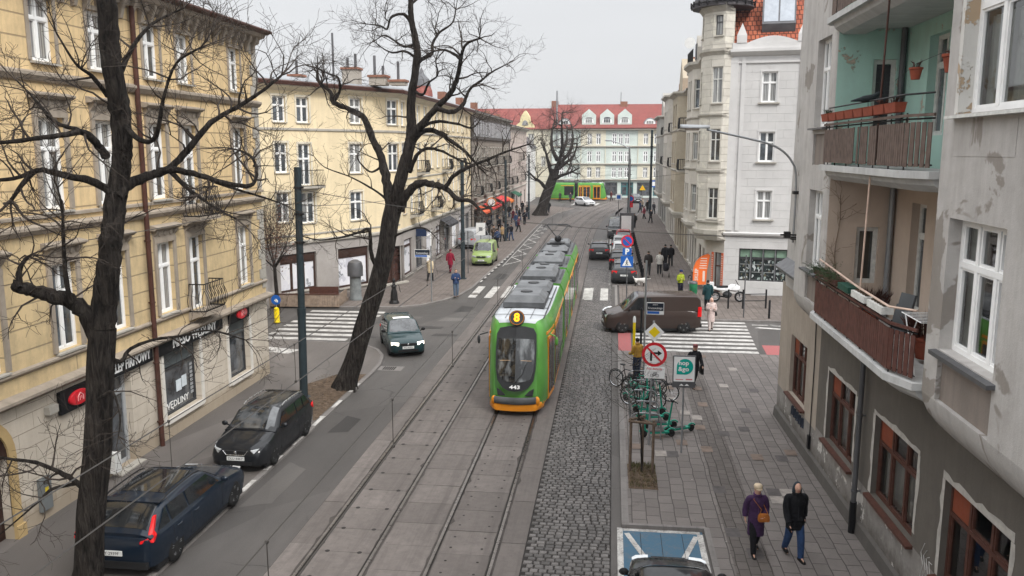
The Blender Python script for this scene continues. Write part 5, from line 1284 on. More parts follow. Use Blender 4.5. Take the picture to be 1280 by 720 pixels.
def make_tree(name, label, group, base, limbs, seed, twig=(1.0,.022,2), per=2.2, flare=1.5, cat='tree', thick_n=14, up=.15, spread=None, dens=1.0):
    """limbs = [(points, r0, r1, side_shoot_factor)], the first is the trunk"""
    t = empty(name, base, 0, label, cat, group, world=True); rn = random.Random(seed)
    tr = MB(); cr = MB()
    for li, (pts, r0, r1, sh) in enumerate(limbs):
        if li == 0:
            p0 = Vector(pts[0]); pts = [Vector((p0.x,p0.y,base[2]-.25))]+[Vector(q) for q in pts]
            # root flare
            a = len(tr.v); sp = smooth_path(pts,12); m = len(sp); rad = [r0+(r1-r0)*(i/(m-1)) for i in range(m)]
            for i in range(m):
                h = sp[i].z-base[2]; rad[i] *= 1+(flare-1)*math.exp(-max(0,h)*2.2)
            tr.tube(sp, rad, 18)
            for i in range(a, len(tr.v)):
                p = Vector(tr.v[i]); c = sp[min(m-1,(i-a)//18)]; q = p-c; h = max(0,c.z-base[2]); an = math.atan2(q.y,q.x)
                s = 1+.12*noise.noise(Vector((math.cos(an)*1.5,math.sin(an)*1.5,p.z*.35+seed)))+.06*math.sin(an*5+p.z*.25+seed)*(1+2*math.exp(-h*1.5))+.10*noise.noise(Vector((math.cos(an)*3.5,math.sin(an)*3.5,p.z*1.1)))
                tr.v[i] = tuple(c+q*s)
        else:
            sp, rad = limb(tr, pts, r0, r1, 16 if r0 > .2 else 10 if r0 > .09 else 7, .05 if r0 > .2 else .10, seed*31+li, 8 if r0 > .2 else 5)
        if sh <= 0: continue
        L = sum((sp[i+1]-sp[i]).length for i in range(len(sp)-1)); cnt = int(L*per*sh)
        for j in range(cnt):
            f = (.25+.75*rn.random()**.8) if li else (.45+.55*rn.random()); i = min(len(sp)-2, int(f*(len(sp)-1)))
            q = sp[i].lerp(sp[i+1], rn.random()); dd = (sp[i+1]-sp[i]).normalized(); s = Vector((rn.gauss(0,1),rn.gauss(0,1),rn.gauss(0,1))); s = (s-dd*s.dot(dd)).normalized()
            rr = min(twig[1], rad[i]*.6)
            grow(cr, q+s*rad[i]*.6, dd*.35+s+Vector((0,0,up)), twig[0]*(.55+.8*rn.random()), rr, twig[2], rn, up, 4, dens)
        # the limb's own tip frays out
        if r1 < .08:
            for j in range(4): grow(cr, sp[-1], (sp[-1]-sp[-2]).normalized()+Vector((rn.gauss(0,.5),rn.gauss(0,.5),rn.gauss(0,.4))), twig[0]*(.6+.6*rn.random()), r1*.8, twig[2], rn, up, 4, dens)
    tr.build('trunk', M_bark, t, smooth=True, angle=70)
    if cr.v: cr.build('crown', M_twig, t, recalc=False)
    return t
def PX(pts, Y0, dY=0):
    """joints surveyed from the photograph: (px,py[,dy]) at street distance Y0, drifting by dY along the limb"""
    k = len(pts)-1 or 1
    return [at(p[0], p[1], Y0+dY*i/k+(p[2] if len(p) > 2 else 0)) for i, p in enumerate(pts)]
# near left tree --------------------------------------------------------------
Y = 14.2
base = at(95,800,Y); base.z = PL
trunk = [Vector((base.x,base.y,PL+.15))]+PX([(108,719),(113,640),(121,560),(125,470),(128,410)],Y)
limbs = [(trunk, .27, .235, 0),
 (PX([(128,410),(135,345),(139,300),(145,250,.1),(153,200,.1),(151,150),(140,80,-.2),(133,0,-.3),(128,-80,-.4)],Y), .225, .15, .25),
 (PX([(122,425),(108,392),(86,376),(60,368),(35,362),(17,356)],Y,-1.0), .17, .10, .9),
 (PX([(24,358),(24,338),(32,324),(40,318)],Y-1.0,.2), .065, .02, 1.6),
 (PX([(88,378),(82,345),(79,300),(78,265),(72,235)],Y-.5,-.5), .055, .015, 1.3),
 (PX([(148,245),(165,228),(190,219),(211,211),(234,188),(264,153),(303,130),(330,112),(352,94)],Y,1.6), .115, .02, 1.25),
 (PX([(190,219),(211,212),(249,219),(280,229),(313,232),(321,215),(315,197),(300,188)],Y+.4,.9), .075, .02, 1.2),
 (PX([(211,212),(235,236),(255,250),(272,262),(296,274)],Y+.6,-.7), .05, .014, 1.2),
 (PX([(264,226),(300,238),(330,247),(356,256)],Y+1.0,.8), .035, .012, 1.2),
 (PX([(132,196),(119,178),(104,165),(78,169),(47,173),(0,178),(-40,180)],Y,-1.4), .085, .025, 1.2),
 (PX([(106,166),(90,160),(70,153),(50,132),(38,118),(20,100)],Y-.4,.9), .05, .014, 1.2),
 (PX([(140,240),(115,226),(89,221),(60,214),(47,213),(16,223),(-30,226)],Y,-.8), .085, .03, 1.1),
 (PX([(44,214),(30,228),(14,250)],Y-.5,-.4), .05, .035, .8),
 (PX([(150,150),(175,175),(195,170),(205,120),(220,80),(250,60)],Y,-1.3), .06, .014, 1.3),
 (PX([(146,100),(165,60),(190,30),(230,10)],Y,.9), .06, .015, 1.2),
 (PX([(135,120),(115,95),(95,80),(70,40)],Y,-.8), .05, .014, 1.2),
 (PX([(128,440),(150,452),(163,436),(194,424),(225,420),(262,413),(307,425)],Y,1.2), .055, .012, 1.3),
 (PX([(123,610),(104,608),(86,596),(51,580),(16,574),(-20,570)],Y,-.7), .075, .02, 1.1),
 (PX([(97,604),(66,611),(50,625),(31,642),(0,668)],Y-.2,-.7), .04, .012, 1.2),
 (PX([(122,500),(140,490),(150,520),(148,545)],Y-.3,-.4), .035, .01, 1.0)]
make_tree('bare_tree', 'nearest bare street tree with a thick dark trunk by the ochre house', 'bare street trees', (base.x,base.y,PL), limbs, 11, (1.0,.022,2), 3.4, 1.5, up=.10)
# leaning tree ----------------------------------------------------------------
Y = 30.5; bs = at(432,486,Y); bs.z = PL
trunk = [Vector((bs.x,bs.y,PL+.1))]+PX([(441,455),(456,405),(470,360),(481,318),(487,280),(493,253)],Y)
limbs = [(trunk, .36, .31, 0),
 (PX([(492,262),(502,217),(512,181),(514,159),(514,123),(521,76),(520,54),(514,22),(513,-6),(508,-30)],Y), .26, .07, .4),
 (PX([(489,262),(484,231),(478,202),(466,173),(455,148),(442,139),(417,128),(413,115),(400,104)],Y,1.5), .20, .06, 1.0),
 (PX([(417,128),(425,112),(422,97),(410,92),(395,84)],Y+1.3,-1.2), .07, .02, 1.4),
 (PX([(500,262),(509,242),(525,229),(543,231),(558,236),(572,249),(587,251),(600,262)],Y,-1.6), .19, .05, 1.0),
 (PX([(556,236),(567,220),(586,209),(615,197),(637,188),(662,180)],Y-1.0,-1.0), .095, .02, 1.4),
 (PX([(511,185),(525,166),(543,164),(565,177),(583,191),(597,207)],Y,1.6), .14, .04, 1.1),
 (PX([(512,215),(520,196),(532,186),(550,188),(568,197),(588,205)],Y,-1.2), .09, .03, 1.2),
 (PX([(513,178),(526,158),(543,137),(561,119),(572,97),(576,72),(583,55),(600,48)],Y,-1.8), .17, .03, 1.2),
 (PX([(576,74),(565,66),(552,62),(538,66)],Y-1.5,1.2), .07, .02, 1.3),
 (PX([(545,135),(565,140),(579,130),(587,112),(601,101),(615,90),(634,80)],Y-.8,1.6), .10, .02, 1.4),
 (PX([(525,160),(545,152),(572,155),(590,160),(600,150)],Y,1.2), .08, .02, 1.2),
 (PX([(521,78),(531,72),(540,66),(541,54),(550,40),(565,29),(570,12)],Y,1.4), .10, .02, 1.3),
 (PX([(520,115),(529,118),(536,104),(547,94),(545,80)],Y,-1.2), .06, .02, 1.3),
 (PX([(515,32),(505,18),(489,22),(484,36),(475,32),(458,30)],Y,-1.0), .07, .018, 1.4),
 (PX([(520,56),(505,58),(492,50),(480,44),(470,50)],Y,1.2), .06, .018, 1.4),
 (PX([(519,72),(506,64),(491,66),(478,60),(468,52)],Y,-.8), .055, .016, 1.3),
 (PX([(514,5),(526,-4),(545,-12),(560,-10)],Y,.8), .06, .018, 1.2),
 (PX([(475,340),(464,318),(462,288),(450,290),(430,296),(400,300),(380,296)],Y,-1.2), .10, .018, 1.4),
 (PX([(488,258),(478,245),(457,231),(435,220),(406,209),(392,195)],Y,1.3), .055, .014, 1.2),
 (PX([(486,300),(505,290),(530,285),(548,300)],Y,-1.0), .05, .014, 1.3),
 (PX([(480,205),(465,215),(452,206),(447,195),(455,182)],Y+.4,-.8), .05, .014, 1.3)]
make_tree('bare_tree', 'big leaning bare tree with a sky-high crown on the soil strip by the road', 'bare street trees', (bs.x,bs.y,PL), limbs, 23, (1.2,.034,2), 1.75, 1.4, up=.12)
# far dark tree at the bend -------------------------------------------------
Y = 118; bs = at(676,268,Y); bs.z = .09
limbs = [([Vector((bs.x,bs.y,.3))]+PX([(681,250),(688,230),(694,212)],Y), .85, .6, .1)]
for i, pp in enumerate([[(694,214),(700,198),(703,180),(702,160),(703,140)],[(692,216),(705,205),(716,196),(722,180)],[(690,220),(686,205),(682,190),(676,178)],[(698,205),(712,190),(716,172),(714,155)],[(688,228),(700,220),(712,216),(724,210)],[(697,200),(690,185),(690,165),(694,150)],[(684,238),(676,228),(668,222),(660,214)],[(702,190),(708,176),(709,158)]]):
    limbs.append((PX(pp,Y,(-3,3)[i%2]), .34, .08, 1.0))
make_tree('bare_tree', 'distant dark tree leaning over the pavement at the street bend', 'bare street trees', (bs.x,bs.y,.09), limbs, 37, (3.2,.09,2), 1.1, 1.4)
# young tree that kept its rusty leaves, by the corner shop -------------------
p = Vector((-19.3,45.9,.09)); Y = 45.9
limbs = [([Vector((p.x,p.y,.3)),at(344,345,Y),at(343,330,Y)], .11, .09, 0)]
for i, pp in enumerate([[(343,332),(336,312),(332,290),(330,268)],[(343,332),(346,305),(346,280),(345,258)],[(344,332),(355,312),(362,292),(366,272)],[(343,335),(330,322),(324,305),(322,285)],[(344,335),(352,322),(360,312),(368,305)],[(343,330),(338,300),(338,262)]]):
    limbs.append((PX(pp,Y,(-.8,.8)[i%2]), .05, .012, 2.2))
yt = make_tree('young_tree', 'slim young tree with rusty withered leaves in front of the corner shop', None, tuple(p), limbs, 51, (.9,.016,2), 2.6, 1.2, up=.5)
mb = MB(); rr = random.Random(2)
for i in range(900):
    q = at(rr.gauss(345,13), rr.gauss(296,17), Y+rr.uniform(-.9,.9)); s = .035+rr.random()*.035
    a = Vector((rr.gauss(0,1),rr.gauss(0,1),rr.gauss(0,1))).normalized(); c = a.orthogonal().normalized(); e_ = a.cross(c)
    mb.quad(q-c*s, q+e_*s*.5, q+c*s, q-e_*s*.5)
mb.build('leaves', island_mat('rusty_leaf', (.17,.065,.035), .6, 1.5, .8), yt, recalc=False)
# staked sapling in the square pit ----------------------------------------
px_, py_ = 1.0, 23.0
st = empty('sapling', (px_,py_,PR), 0, 'thin bare sapling tied between wooden stakes in its square pit', 'tree', world=True)
mb = MB(); cr = MB(); rn = random.Random(8); pts = [Vector((px_,py_,PR)),Vector((px_-.03,py_,1.2)),Vector((px_-.15,py_+.1,2.0)),Vector((px_-.3,py_+.1,2.7)),Vector((px_-.25,py_+.2,3.4))]
sp, rad = limb(mb, pts, .035, .010, 7); mb.build('trunk', M_bark, st, smooth=True, angle=70)
for i in range(22):
    q = sp[rn.randint(6,len(sp)-1)]; grow(cr, q, Vector((rn.gauss(0,1),rn.gauss(0,1),.35)), .75+.3*rn.random(), .009, 1, rn, .15, 4)
cr.build('crown', M_twig, st, recalc=False)
sk = empty('tree_stakes', (px_,py_,PR), 0, 'three wooden stakes with cross rails around the sapling', 'tree guard', world=True)
M_stake = plain('stake_wood', (.13,.095,.07), .85, var=.35, vs=6)
for (dx,dy) in ((-.33,.05),(.02,.32),(.30,-.12)): MB().cyl((px_+dx,py_+dy,PR-.1),(px_+dx,py_+dy,1.75),.042,.038,8).build('stake', M_stake, sk, smooth=True, angle=50)
for a, b_, z in (((-.4,.02),(.38,-.14),1.66),((-.38,.02),(.08,.36),1.70),((.0,.36),(.36,-.16),1.62)): MB().cyl((px_+a[0],py_+a[1],z),(px_+b_[0],py_+b_[1],z),.04,.04,8).build('cross_rail', M_stake, sk, smooth=True, angle=50)
mb = MB(); rr = random.Random(5)
for i in range(700):
    x, y = rr.uniform(.66,1.38), rr.uniform(21.95,23.65); s = .02+rr.random()*.03; h = PR+.06
    a = rr.random()*6.28; mb.add([(x,y,h),(x+math.cos(a)*s,y+math.sin(a)*s,h+rr.random()*.05),(x+math.cos(a+1)*s,y+math.sin(a+1)*s,h+.01)],[(0,1,2)])
o = mb.build('leaf_litter', island_mat('litter_leaf', (.10,.07,.04), .4, 1.7, .9), recalc=False); tag(o, kind='stuff')
mb = MB()
for i in range(500):
    x, y = (rr.uniform(.64,1.4), rr.choice([rr.uniform(23.3,23.7), rr.uniform(21.9,23.7)])) ; h = .05+rr.random()*.08; a = rr.random()*6.28
    mb.add([(x-.006,y,PR),(x+.006,y,PR),(x+math.cos(a)*.03,y+math.sin(a)*.03,PR+.05+h)],[(0,1,2)])
o = mb.build('grass', plain('grass_green',(.075,.085,.03),.8,var=.4), recalc=False); tag(o, kind='stuff')
# dead leaves lying on the soil of the strip
mb = MB()
for i in range(900):
    x, y = rr.uniform(-11.8,-10.05), rr.uniform(26.7,32.3); s = .025+rr.random()*.03; h = PL+.05; a = rr.random()*6.28
    mb.add([(x,y,h),(x+math.cos(a)*s,y+math.sin(a)*s,h+rr.random()*.03),(x+math.cos(a+1)*s,y+math.sin(a+1)*s,h)],[(0,1,2)])
o = mb.build('leaf_litter', MATS.get('x') or island_mat('litter_leaf2', (.12,.08,.05), .4, 1.7, .9), recalc=False); tag(o, kind='stuff')
# ================================================================ tram
M_tgreen = plain('tram_green', (.095,.29,.05), .35, var=.16, vs=1.1, coat=.5)
M_torange = plain('tram_orange', (.72,.26,.02), .32, var=.08, coat=.4)
M_troof = plain('tram_roof_grey', (.42,.44,.46), .45, var=.12, vs=2)
M_tdark = plain('tram_dark_grey', (.035,.036,.038), .4, var=.15)
M_tmid = plain('tram_mid_grey', (.085,.088,.092), .55, var=.3, vs=2); M_tpod = plain('tram_pod_grey', (.13,.135,.14), .5, var=.25, vs=2)
G_tram = plain('tram_glass', (.008,.009,.011), .04, var=.2, spec=.9)
n = NT('tram_windscreen'); v = n.coord(); f = n.noise(n.mapv(v, scale=(2.2,1,.8)), 1.3, 3, .6); n.col(n.mix(n.ramp(f,[(.46,0),(.6,1)]), (.008,.009,.010), (.15,.16,.165))).rough(.03); n.b.inputs['Specular IOR Level'].default_value = 1; G_scr2 = n.mat  # pale noise patches in the colour stand in for sky reflected on the glass
M_rub = plain('bellows_rubber', (.02,.02,.021), .8)
M_amber = emis('amber_led', (1,.36,.01), .9)
def tram_section(x):  # kept simple: closed cross-section of the body, half width w
    pass
def cross(w, zt, zb=.22, ch=.22, roof=.16):
    """body section (x,z) counter-clockwise: w half width, zt roof height"""
    return [(-w*.93,zb),(-w,zb+.14),(-w,1.0),(-w,2.2),(-w*.985,zt-.50),(-w*.95,zt-roof-.10),(-w*.84,zt-.03),(-w*.5,zt),(0,zt+.02),(w*.5,zt),(w*.84,zt-.03),(w*.95,zt-roof-.10),(w*.985,zt-.50),(w,2.2),(w,1.0),(w,zb+.14),(w*.93,zb)]
def paint_tram(o, orange_z=.52, w=1.2):
    """materials by where a face sits: skirt, body, roof"""
    for p in o.data.polygons:
        c = p.center
        p.material_index = 1 if c.z < orange_z else (2 if ((p.normal.z > .6 and c.z > 2.6) or (c.z > 3.2 and abs(c.x) < .95)) else 0)
def tram(name, loc, rz, label, num='443', route='8', sections=((0,8.6),(9.2,13.8),(14.4,19.0),(19.6,26.6)), group='green trams', detail=True, cut=None):
    """nose points along local -y at y=0"""
    t = empty(name, loc, rz, label, 'tram', group); ZT = 3.32; W = 1.2
    for si, (y0,y1) in enumerate(sections):
        head = si == 0; tail = si == len(sections)-1
        rows = []
        # nose: the lower body reaches forward, the roof leans back
        def sec(y, w, lean=0, zt=ZT):
            return [(x, y + lean*max(0,(z-.9)/2.4)**1.25, z) for x, z in cross(w, zt)]
        if head:
            rows += [[(x*.64, .02+.62*max(0,(z-.75)/2.5)**1.5+(.10 if z<.4 else 0)+.12*abs(x), z*.98+.0) for x,z in cross(W,ZT-.03)],
                     [(x*.70, .12+.62*max(0,(z-.75)/2.5)**1.5+(.08 if z<.4 else 0)+.12*abs(x), z) for x,z in cross(W,ZT-.02)],
                     [(x*.80, .55+.5*max(0,(z-.75)/2.5)**1.5, z) for x,z in cross(W,ZT)],
                     [(x*.895, 1.25+.2*max(0,(z-.75)/2.5)**1.5, z) for x,z in cross(W,ZT)],
                     [(x*.97, 2.2, z) for x,z in cross(W,ZT)]]
            ys = [3.0 + (y1-3.0)*k/8 for k in range(9)]
        elif tail:
            ys = [y0+(y1-1.8-y0)*k/6 for k in range(7)]
        else: ys = [y0+(y1-y0)*k/4 for k in range(5)]
        rows += [[(x,y,z) for x,z in cross(W,ZT)] for y in ys]
        if tail: rows += [[(x*f, y1-g, z) for x,z in cross(W,ZT-.03*(1-f)*4)] for f, g in ((.96,1.0),(.84,.4),(.7,.05))]
        mb = MB(); mb.loft(rows); o = mb.build('body', [M_tgreen,M_torange,M_troof if head else M_tmid], t, smooth=True, angle=38)
        paint_tram(o)
        # side glazing band with doors
        a, b_ = (3.1 if head else y0+.15), (y1-1.9 if tail else y1-.15)
        for s in (-1,1):
            g = MB(); X = s*(W+.006); yy = a; k = 0; segs = []
            while yy < b_-.6:
                isdoor = (k % 3 == 1) or (head and k == 0); ln = 1.35 if isdoor else min(1.75, b_-yy)
                segs.append((yy, min(yy+ln,b_), isdoor)); yy += ln+.10; k += 1
            for (u,v_,dr) in segs:
                if dr:
                    d = MB(); d.box(min(X,X-s*.03),max(X,X-s*.03)+0,u,v_,.36,2.62); dd = d.build('door', M_torange, t)
                    p = MB(); m = (u+v_)/2
                    for q0,q1 in ((u+.09,m-.04),(m+.04,v_-.09)): p.box(X+s*.002 if s>0 else X-.012, X+.012 if s>0 else X-.002, q0,q1,.5,2.5)
                    p.build('door_glass', G_tram, dd)
                else:
                    p = MB(); p.box(X-.02 if s>0 else X-.004, X+.004 if s>0 else X+.02, u, v_, .98, 2.62); p.build('side_window', G_tram, t)
            st = MB(); st.box(X-.02 if s>0 else X-.0, X if s>0 else X+.02, a, b_, 2.68, 2.78); st.build('stripe', M_torange, t)
        if head:
            for s in (-1,1):
                an = s*math.atan(.105/1.15); cx_ = s*1.128
                d = MB(); d.cbox((cx_,1.92,1.46),(.05,1.32,2.3),-an); dd = d.build('door', M_torange, t); p = MB()
                for q in (-.31,.31): p.cbox((cx_+s*.02-q*math.sin(-an)*1,1.92+q,1.5),(.04,.52,2.02),-an)
                p.build('door_glass', G_tram, dd); st = MB(); st.cbox((cx_-s*.03,1.92,2.76),(.05,1.5,.10),-an); st.build('stripe', M_torange, t)
        # wheels
        if si in (0,2,3) or (si == 1 and False):
            c = (y0+y1)/2
            for yy in (c-.9,c+.9):
                for s in (-1,1): MB().cyl((s*.80,yy,.31),(s*.66,yy,.31),.29,.29,16).build('wheel', M_tdark, t, smooth=True)
        mb = MB(); mb.box(-.95,.95,(1.2 if head else y0),(y1-1.2 if tail else y1),.10,.24); mb.build('underframe', M_tdark, t)
        if not tail:
            mb = MB(); yb = y1
            for k in range(7): mb.loft([[(x*q,yb+.03+k*.085+e,z) for x,z in cross(W-.06,ZT-.12)] for e,q in ((0,.96),(.04,1.0),(.08,.96))])
            mb.build('bellows', M_rub, t, smooth=True, angle=50)
    # face: laid over the nose skin
    def nose(x, z, off=.0):
        """front surface point at half width fraction; follows the first section"""
        ax = abs(x)
        yb = .02+.62*max(0,(z-.75)/2.5)**1.5+.12*ax/.62
        return (x, yb-off-.0, z)
    def patch_(name, outline, mat, off, zc=None):
        """fan of an outline drawn on the nose skin"""
        mb = MB(); cx = sum(p[0] for p in outline)/len(outline); cz = sum(p[1] for p in outline)/len(outline)
        rings = [[nose(cx+(x-cx)*f, cz+(z-cz)*f, off) for x,z in outline] for f in (1,.66,.33,.02)]
        back = [(x,y+off+.02,z) for x,y,z in rings[0]]
        mb.grid([back]+rings, True); return mb.build(name, mat, t, smooth=True, angle=50)
    half = lambda pts: pts + [(-x,z) for x,z in reversed(pts)]
    patch_('black_mask', half([(0,.90),(.25,.92),(.46,1.02),(.64,1.26),(.71,1.7),(.72,2.35),(.70,2.85),(.60,3.04),(.3,3.11),(0,3.13)]), M_tdark, .03)
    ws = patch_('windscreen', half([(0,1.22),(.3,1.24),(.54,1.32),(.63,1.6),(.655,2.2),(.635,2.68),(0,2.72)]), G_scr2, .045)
    patch_('headlight', [(.34,.74),(.62,.72),(.66,.98),(.50,.90)], M_tdark, .035); patch_('headlight', [(-.34,.74),(-.62,.72),(-.66,.98),(-.50,.90)], M_tdark, .035)
    mb = MB(); mb.tube([nose(.56,1.95,.055),nose(.3,1.97,.06),nose(-.3,1.97,.06),nose(-.56,1.95,.055)],.010,4); mb.build('dash_line', plain('dash_tan',(.45,.30,.18),.6), ws)
    mb = MB(); mb.tube([nose(.0,1.20,.07),nose(.25,1.5,.07),nose(.4,1.9,.07)],.012,4); mb.build('wiper', M_black, ws)
    mb = MB(); mb.ball((-.28,.5,1.6),(.14,.10,.2),8,6)
    # bumper: dark roll over an orange apron
    rows = []
    for k in range(13):
        x = -.74+1.48*k/12; y = .0+.16*(abs(x)/.74)**2
        rows.append([(x, y-.06+.07*math.cos(q)*-1-.02, .58+.13*math.sin(q)) for q in [2*math.pi*j/8 for j in range(8)]])
    MB().loft(rows).build('bumper', M_tmid, t, smooth=True)
    rows = []
    for k in range(15):
        x = -.98+1.96*k/14; y = -.01+(.14*(abs(x)/.77)**2 if abs(x) < .77 else .14+(abs(x)-.77)*2.6)
        rows.append([(x,y+.02,.46),(x,y-.05,.42),(x,y-.03,.20),(x,y+.10,.16),(x,y+.2,.46)])
    MB().loft(rows).build('apron', M_torange, t, smooth=True, angle=50)
    for s in (-1,1): MB().ball((s*.76,.22,.52),(.11,.11,.17),10,6).build('corner_cap', M_torange, t, smooth=True)
    if num: text('fleet_number', num, .17, basis(nose(0,1.06,.055),(1,0,0),Vector((0,.25,1))), M_letter, t, .003, sx=1.5, bold=.006)
    # route disc standing on the front edge of the roof
    d = MB(); d.cyl((0,.62,3.42),(0,.70,3.38),.28,.28,24); dd = d.build('route_disc', M_tdark, t, smooth=True)
    d = MB(); d.ring((0,.615,3.423),(0,-1,.5),.25,.016,24,5); d.build('disc_rim', plain('rim_amber',(.35,.12,.01),.5), dd)
    if route: text('route_number', route, .42, basis((0,.609,3.426),(1,0,0),(0,.45,1)), M_amber, dd, .004, bold=.014)
    # panel seams and grime line
    for s in (-1,1):
        mb = MB()
        for y in [3.05]+[4.6+1.85*k for k in range(14)]:
            if any(a+.1 < y < c-.2 for a,c in sections): mb.tube([(s*(W+.001),y,.4),(s*(W+.001),y,2.66)],.007,4,False)
        for a,c in sections: mb.tube([(s*(W+.001),max(a,3.1)+.1,.92),(s*(W+.001),c-.2 if c < 26 else c-2,.92)],.008,4,False)
        mb.build('panel_seam', M_rub, t)
    # mirrors
    for s in (-1,1):
        mb = MB(); mb.tube([(s*1.12,1.2,2.75),(s*1.36,.9,2.72)],.025,6); mb.ball((s*1.40,.88,2.55),(.06,.07,.16),8,6); mb.build('mirror', M_tgreen if s > 0 else M_tdark, t, smooth=True)
    # roof kit
    def pod(y0, y1, w0, w1, h, mat=M_tmid, top=M_tpod):
        mb = MB(); mb.add([(-w0,y0,3.36),(w0,y0,3.36),(w0,y1,3.36),(-w0,y1,3.36),(-w0*.98,y0+.02,3.36+h*.45),(w0*.98,y0+.02,3.36+h*.45),(w0*.98,y1-.02,3.36+h*.45),(-w0*.98,y1-.02,3.36+h*.45),(-w1,y0+.32,3.36+h),(w1,y0+.32,3.36+h),(w1,y1-.32,3.36+h),(-w1,y1-.32,3.36+h)],
            [(0,1,5,4),(1,2,6,5),(2,3,7,6),(3,0,4,7),(4,5,9,8),(5,6,10,9),(6,7,11,10),(7,4,8,11),(8,9,10,11)])
        o = mb.build('roof_pod', [mat, top], t); 
        for p in o.data.polygons: p.material_index = 1 if p.normal.z > .6 else 0
        f = MB(); f.lathe([(.24,3.36+h),(.24,3.36+h+.03),(.2,3.36+h+.05)],(0,(y0+y1)/2),12); f.build('roof_fan', M_tdark, o)
        return o
    for (y0,y1,w0,w1,h) in ((2.9,5.2,.80,.55,.42),(5.9,8.1,.78,.62,.30),(9.6,11.9,.78,.55,.42),(12.2,13.5,.7,.5,.3),(14.8,17.2,.78,.55,.40),(17.5,18.8,.7,.5,.28),(19.9,21.7,.75,.55,.3),(23.7,25.6,.7,.55,.3)):
        if y1 < sections[-1][1]: pod(y0,y1,w0,w1,h, M_tdark if h < .35 else M_tmid)
    for s in (-1,1):
        for (y0,y1) in sections: mb = MB(); mb.tube([(s*.93,y0+1.0,3.36),(s*.93,y1-.8,3.36)],.022,5); mb.build('roof_rail', M_tdark, t)
    rr = random.Random(3)
    for k in range(24 if detail else 0):
        y = 5.4+k*.85; mb = MB(); mb.cbox((rr.choice((-.5,.5,-.3,.3)),y,3.42),(.22+rr.random()*.3,.2+rr.random()*.2,.1+rr.random()*.12)); mb.build('roof_box', M_tmid, t)
    mb = MB()
    for y in (1.6,3.0,5.0,5.2): mb.tube([(-.95,y,3.335),(-.5,y,3.352),(.5,y,3.352),(.95,y,3.335)],.010,4)
    for x in (-.45,.45): mb.tube([(x,.95,3.35),(x,9.4,3.352)],.010,4)
    mb.build('roof_seam', M_tmid, t)
    if sections[-1][1] < 20: return t
    py = 22.6
    mb = MB(); mb.box(-.45,.45,py-.3,py+.5,3.62,3.70); mb.cbox((0,py+.1,3.5),(.5,.5,.26)); p = mb.build('pantograph', M_tdark, t)
    k = MB(); k.tube([(0,py+.2,3.7),(0,py-.55,4.05)],.05,6); k.tube([(0,py-.55,4.05),(-.66,py+.1,4.74)],.034,5); k.tube([(0,py-.55,4.05),(.66,py+.1,4.74)],.034,5); k.tube([(-.30,py-.18,4.42),(.30,py-.18,4.42)],.014,4); k.build('arm', M_tdark, p)
    k = MB(); k.tube([(-.86,py+.1,4.60),(-.72,py+.1,4.72),(-.6,py+.1,4.76),(.6,py+.1,4.76),(.72,py+.1,4.72),(.86,py+.1,4.60)],.04,5); k.tube([(-.6,py+.3,4.76),(.6,py+.3,4.76)],.035,5); k.build('contact_strip', M_tdark, p)
    mb = MB(); mb.ball((0,py+.5,3.85),(.22,.22,.22),10,6); mb.build('insulator', M_black, p)
    return t
T1 = tram('tram', (-3.25,28.0,.02), 0, 'long green and orange tram on route 8 coming up the right hand track')
# the tram crossing at the far end and the one behind it
T2_ = tram('tram', (-.9,155.8,.02), R(90)+R(2), 'distant green tram turning across the end of the street', None, None, ((0,5.4),(6.0,10.4)), detail=False)
# ================================================================ vehicles
def ground(px, py, z=0):
    d = _f + _r * ((px - 640) / FPX) - _u * ((py - 360) / FPX)
    t = (z - CAMH)/d.z; return (d.x*t, d.y*t)
def carpaint(name, c, coat=.6, rough=.5, metal=0): return plain(name, c, rough, metal, .04, 2, coat)
G_car = plain('car_glass', (.012,.014,.016), .03, var=.3, spec=1)
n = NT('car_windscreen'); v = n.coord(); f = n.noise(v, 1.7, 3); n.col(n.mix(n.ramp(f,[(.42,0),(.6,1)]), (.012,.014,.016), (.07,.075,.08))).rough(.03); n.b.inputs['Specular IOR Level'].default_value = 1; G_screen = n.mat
M_tyre = plain('tyre', (.018,.018,.018), .8, var=.2)
M_rim = plain('rim_alloy', (.42,.42,.43), .4, .15, .1)
M_rimd = plain('rim_dark', (.24,.24,.25), .4, .1, .1)
M_trim = plain('black_trim', (.018,.018,.019), .55)
M_chrome = plain('bright_trim', (.55,.56,.57), .25, .9, .05)
M_plate = plain('number_plate', (.62,.63,.62), .4, var=.04)
M_tail = plain('tail_light', (.60,.010,.012), .35, var=.1)
M_head = plain('headlight_glass', (.55,.57,.58), .12, .3, .15, 20, 1)
M_headon = emis('headlight_lit', (1,.93,.80), 1.6)
def boolean_cut(o, cutters):
    """wheel arches: subtract, bake, drop the cutter"""
    c = cutters.build('cutter', M_trim); m = o.modifiers.new('cut','BOOLEAN'); m.object = c; m.operation = 'DIFFERENCE'; m.solver = 'EXACT'
    bpy.context.view_layer.update(); dg = bpy.context.evaluated_depsgraph_get()
    me = bpy.data.meshes.new_from_object(o.evaluated_get(dg)); 
    o.modifiers.clear(); old = o.data; o.data = me; bpy.data.objects.remove(c)
    bm = bmesh.new(); bm.from_mesh(me)
    for e_ in bm.edges:
        if len(e_.link_faces) == 2: e_.smooth = e_.calc_face_angle(0) < R(32)
    for f_ in bm.faces: f_.smooth = True
    bm.to_mesh(me); bm.free()
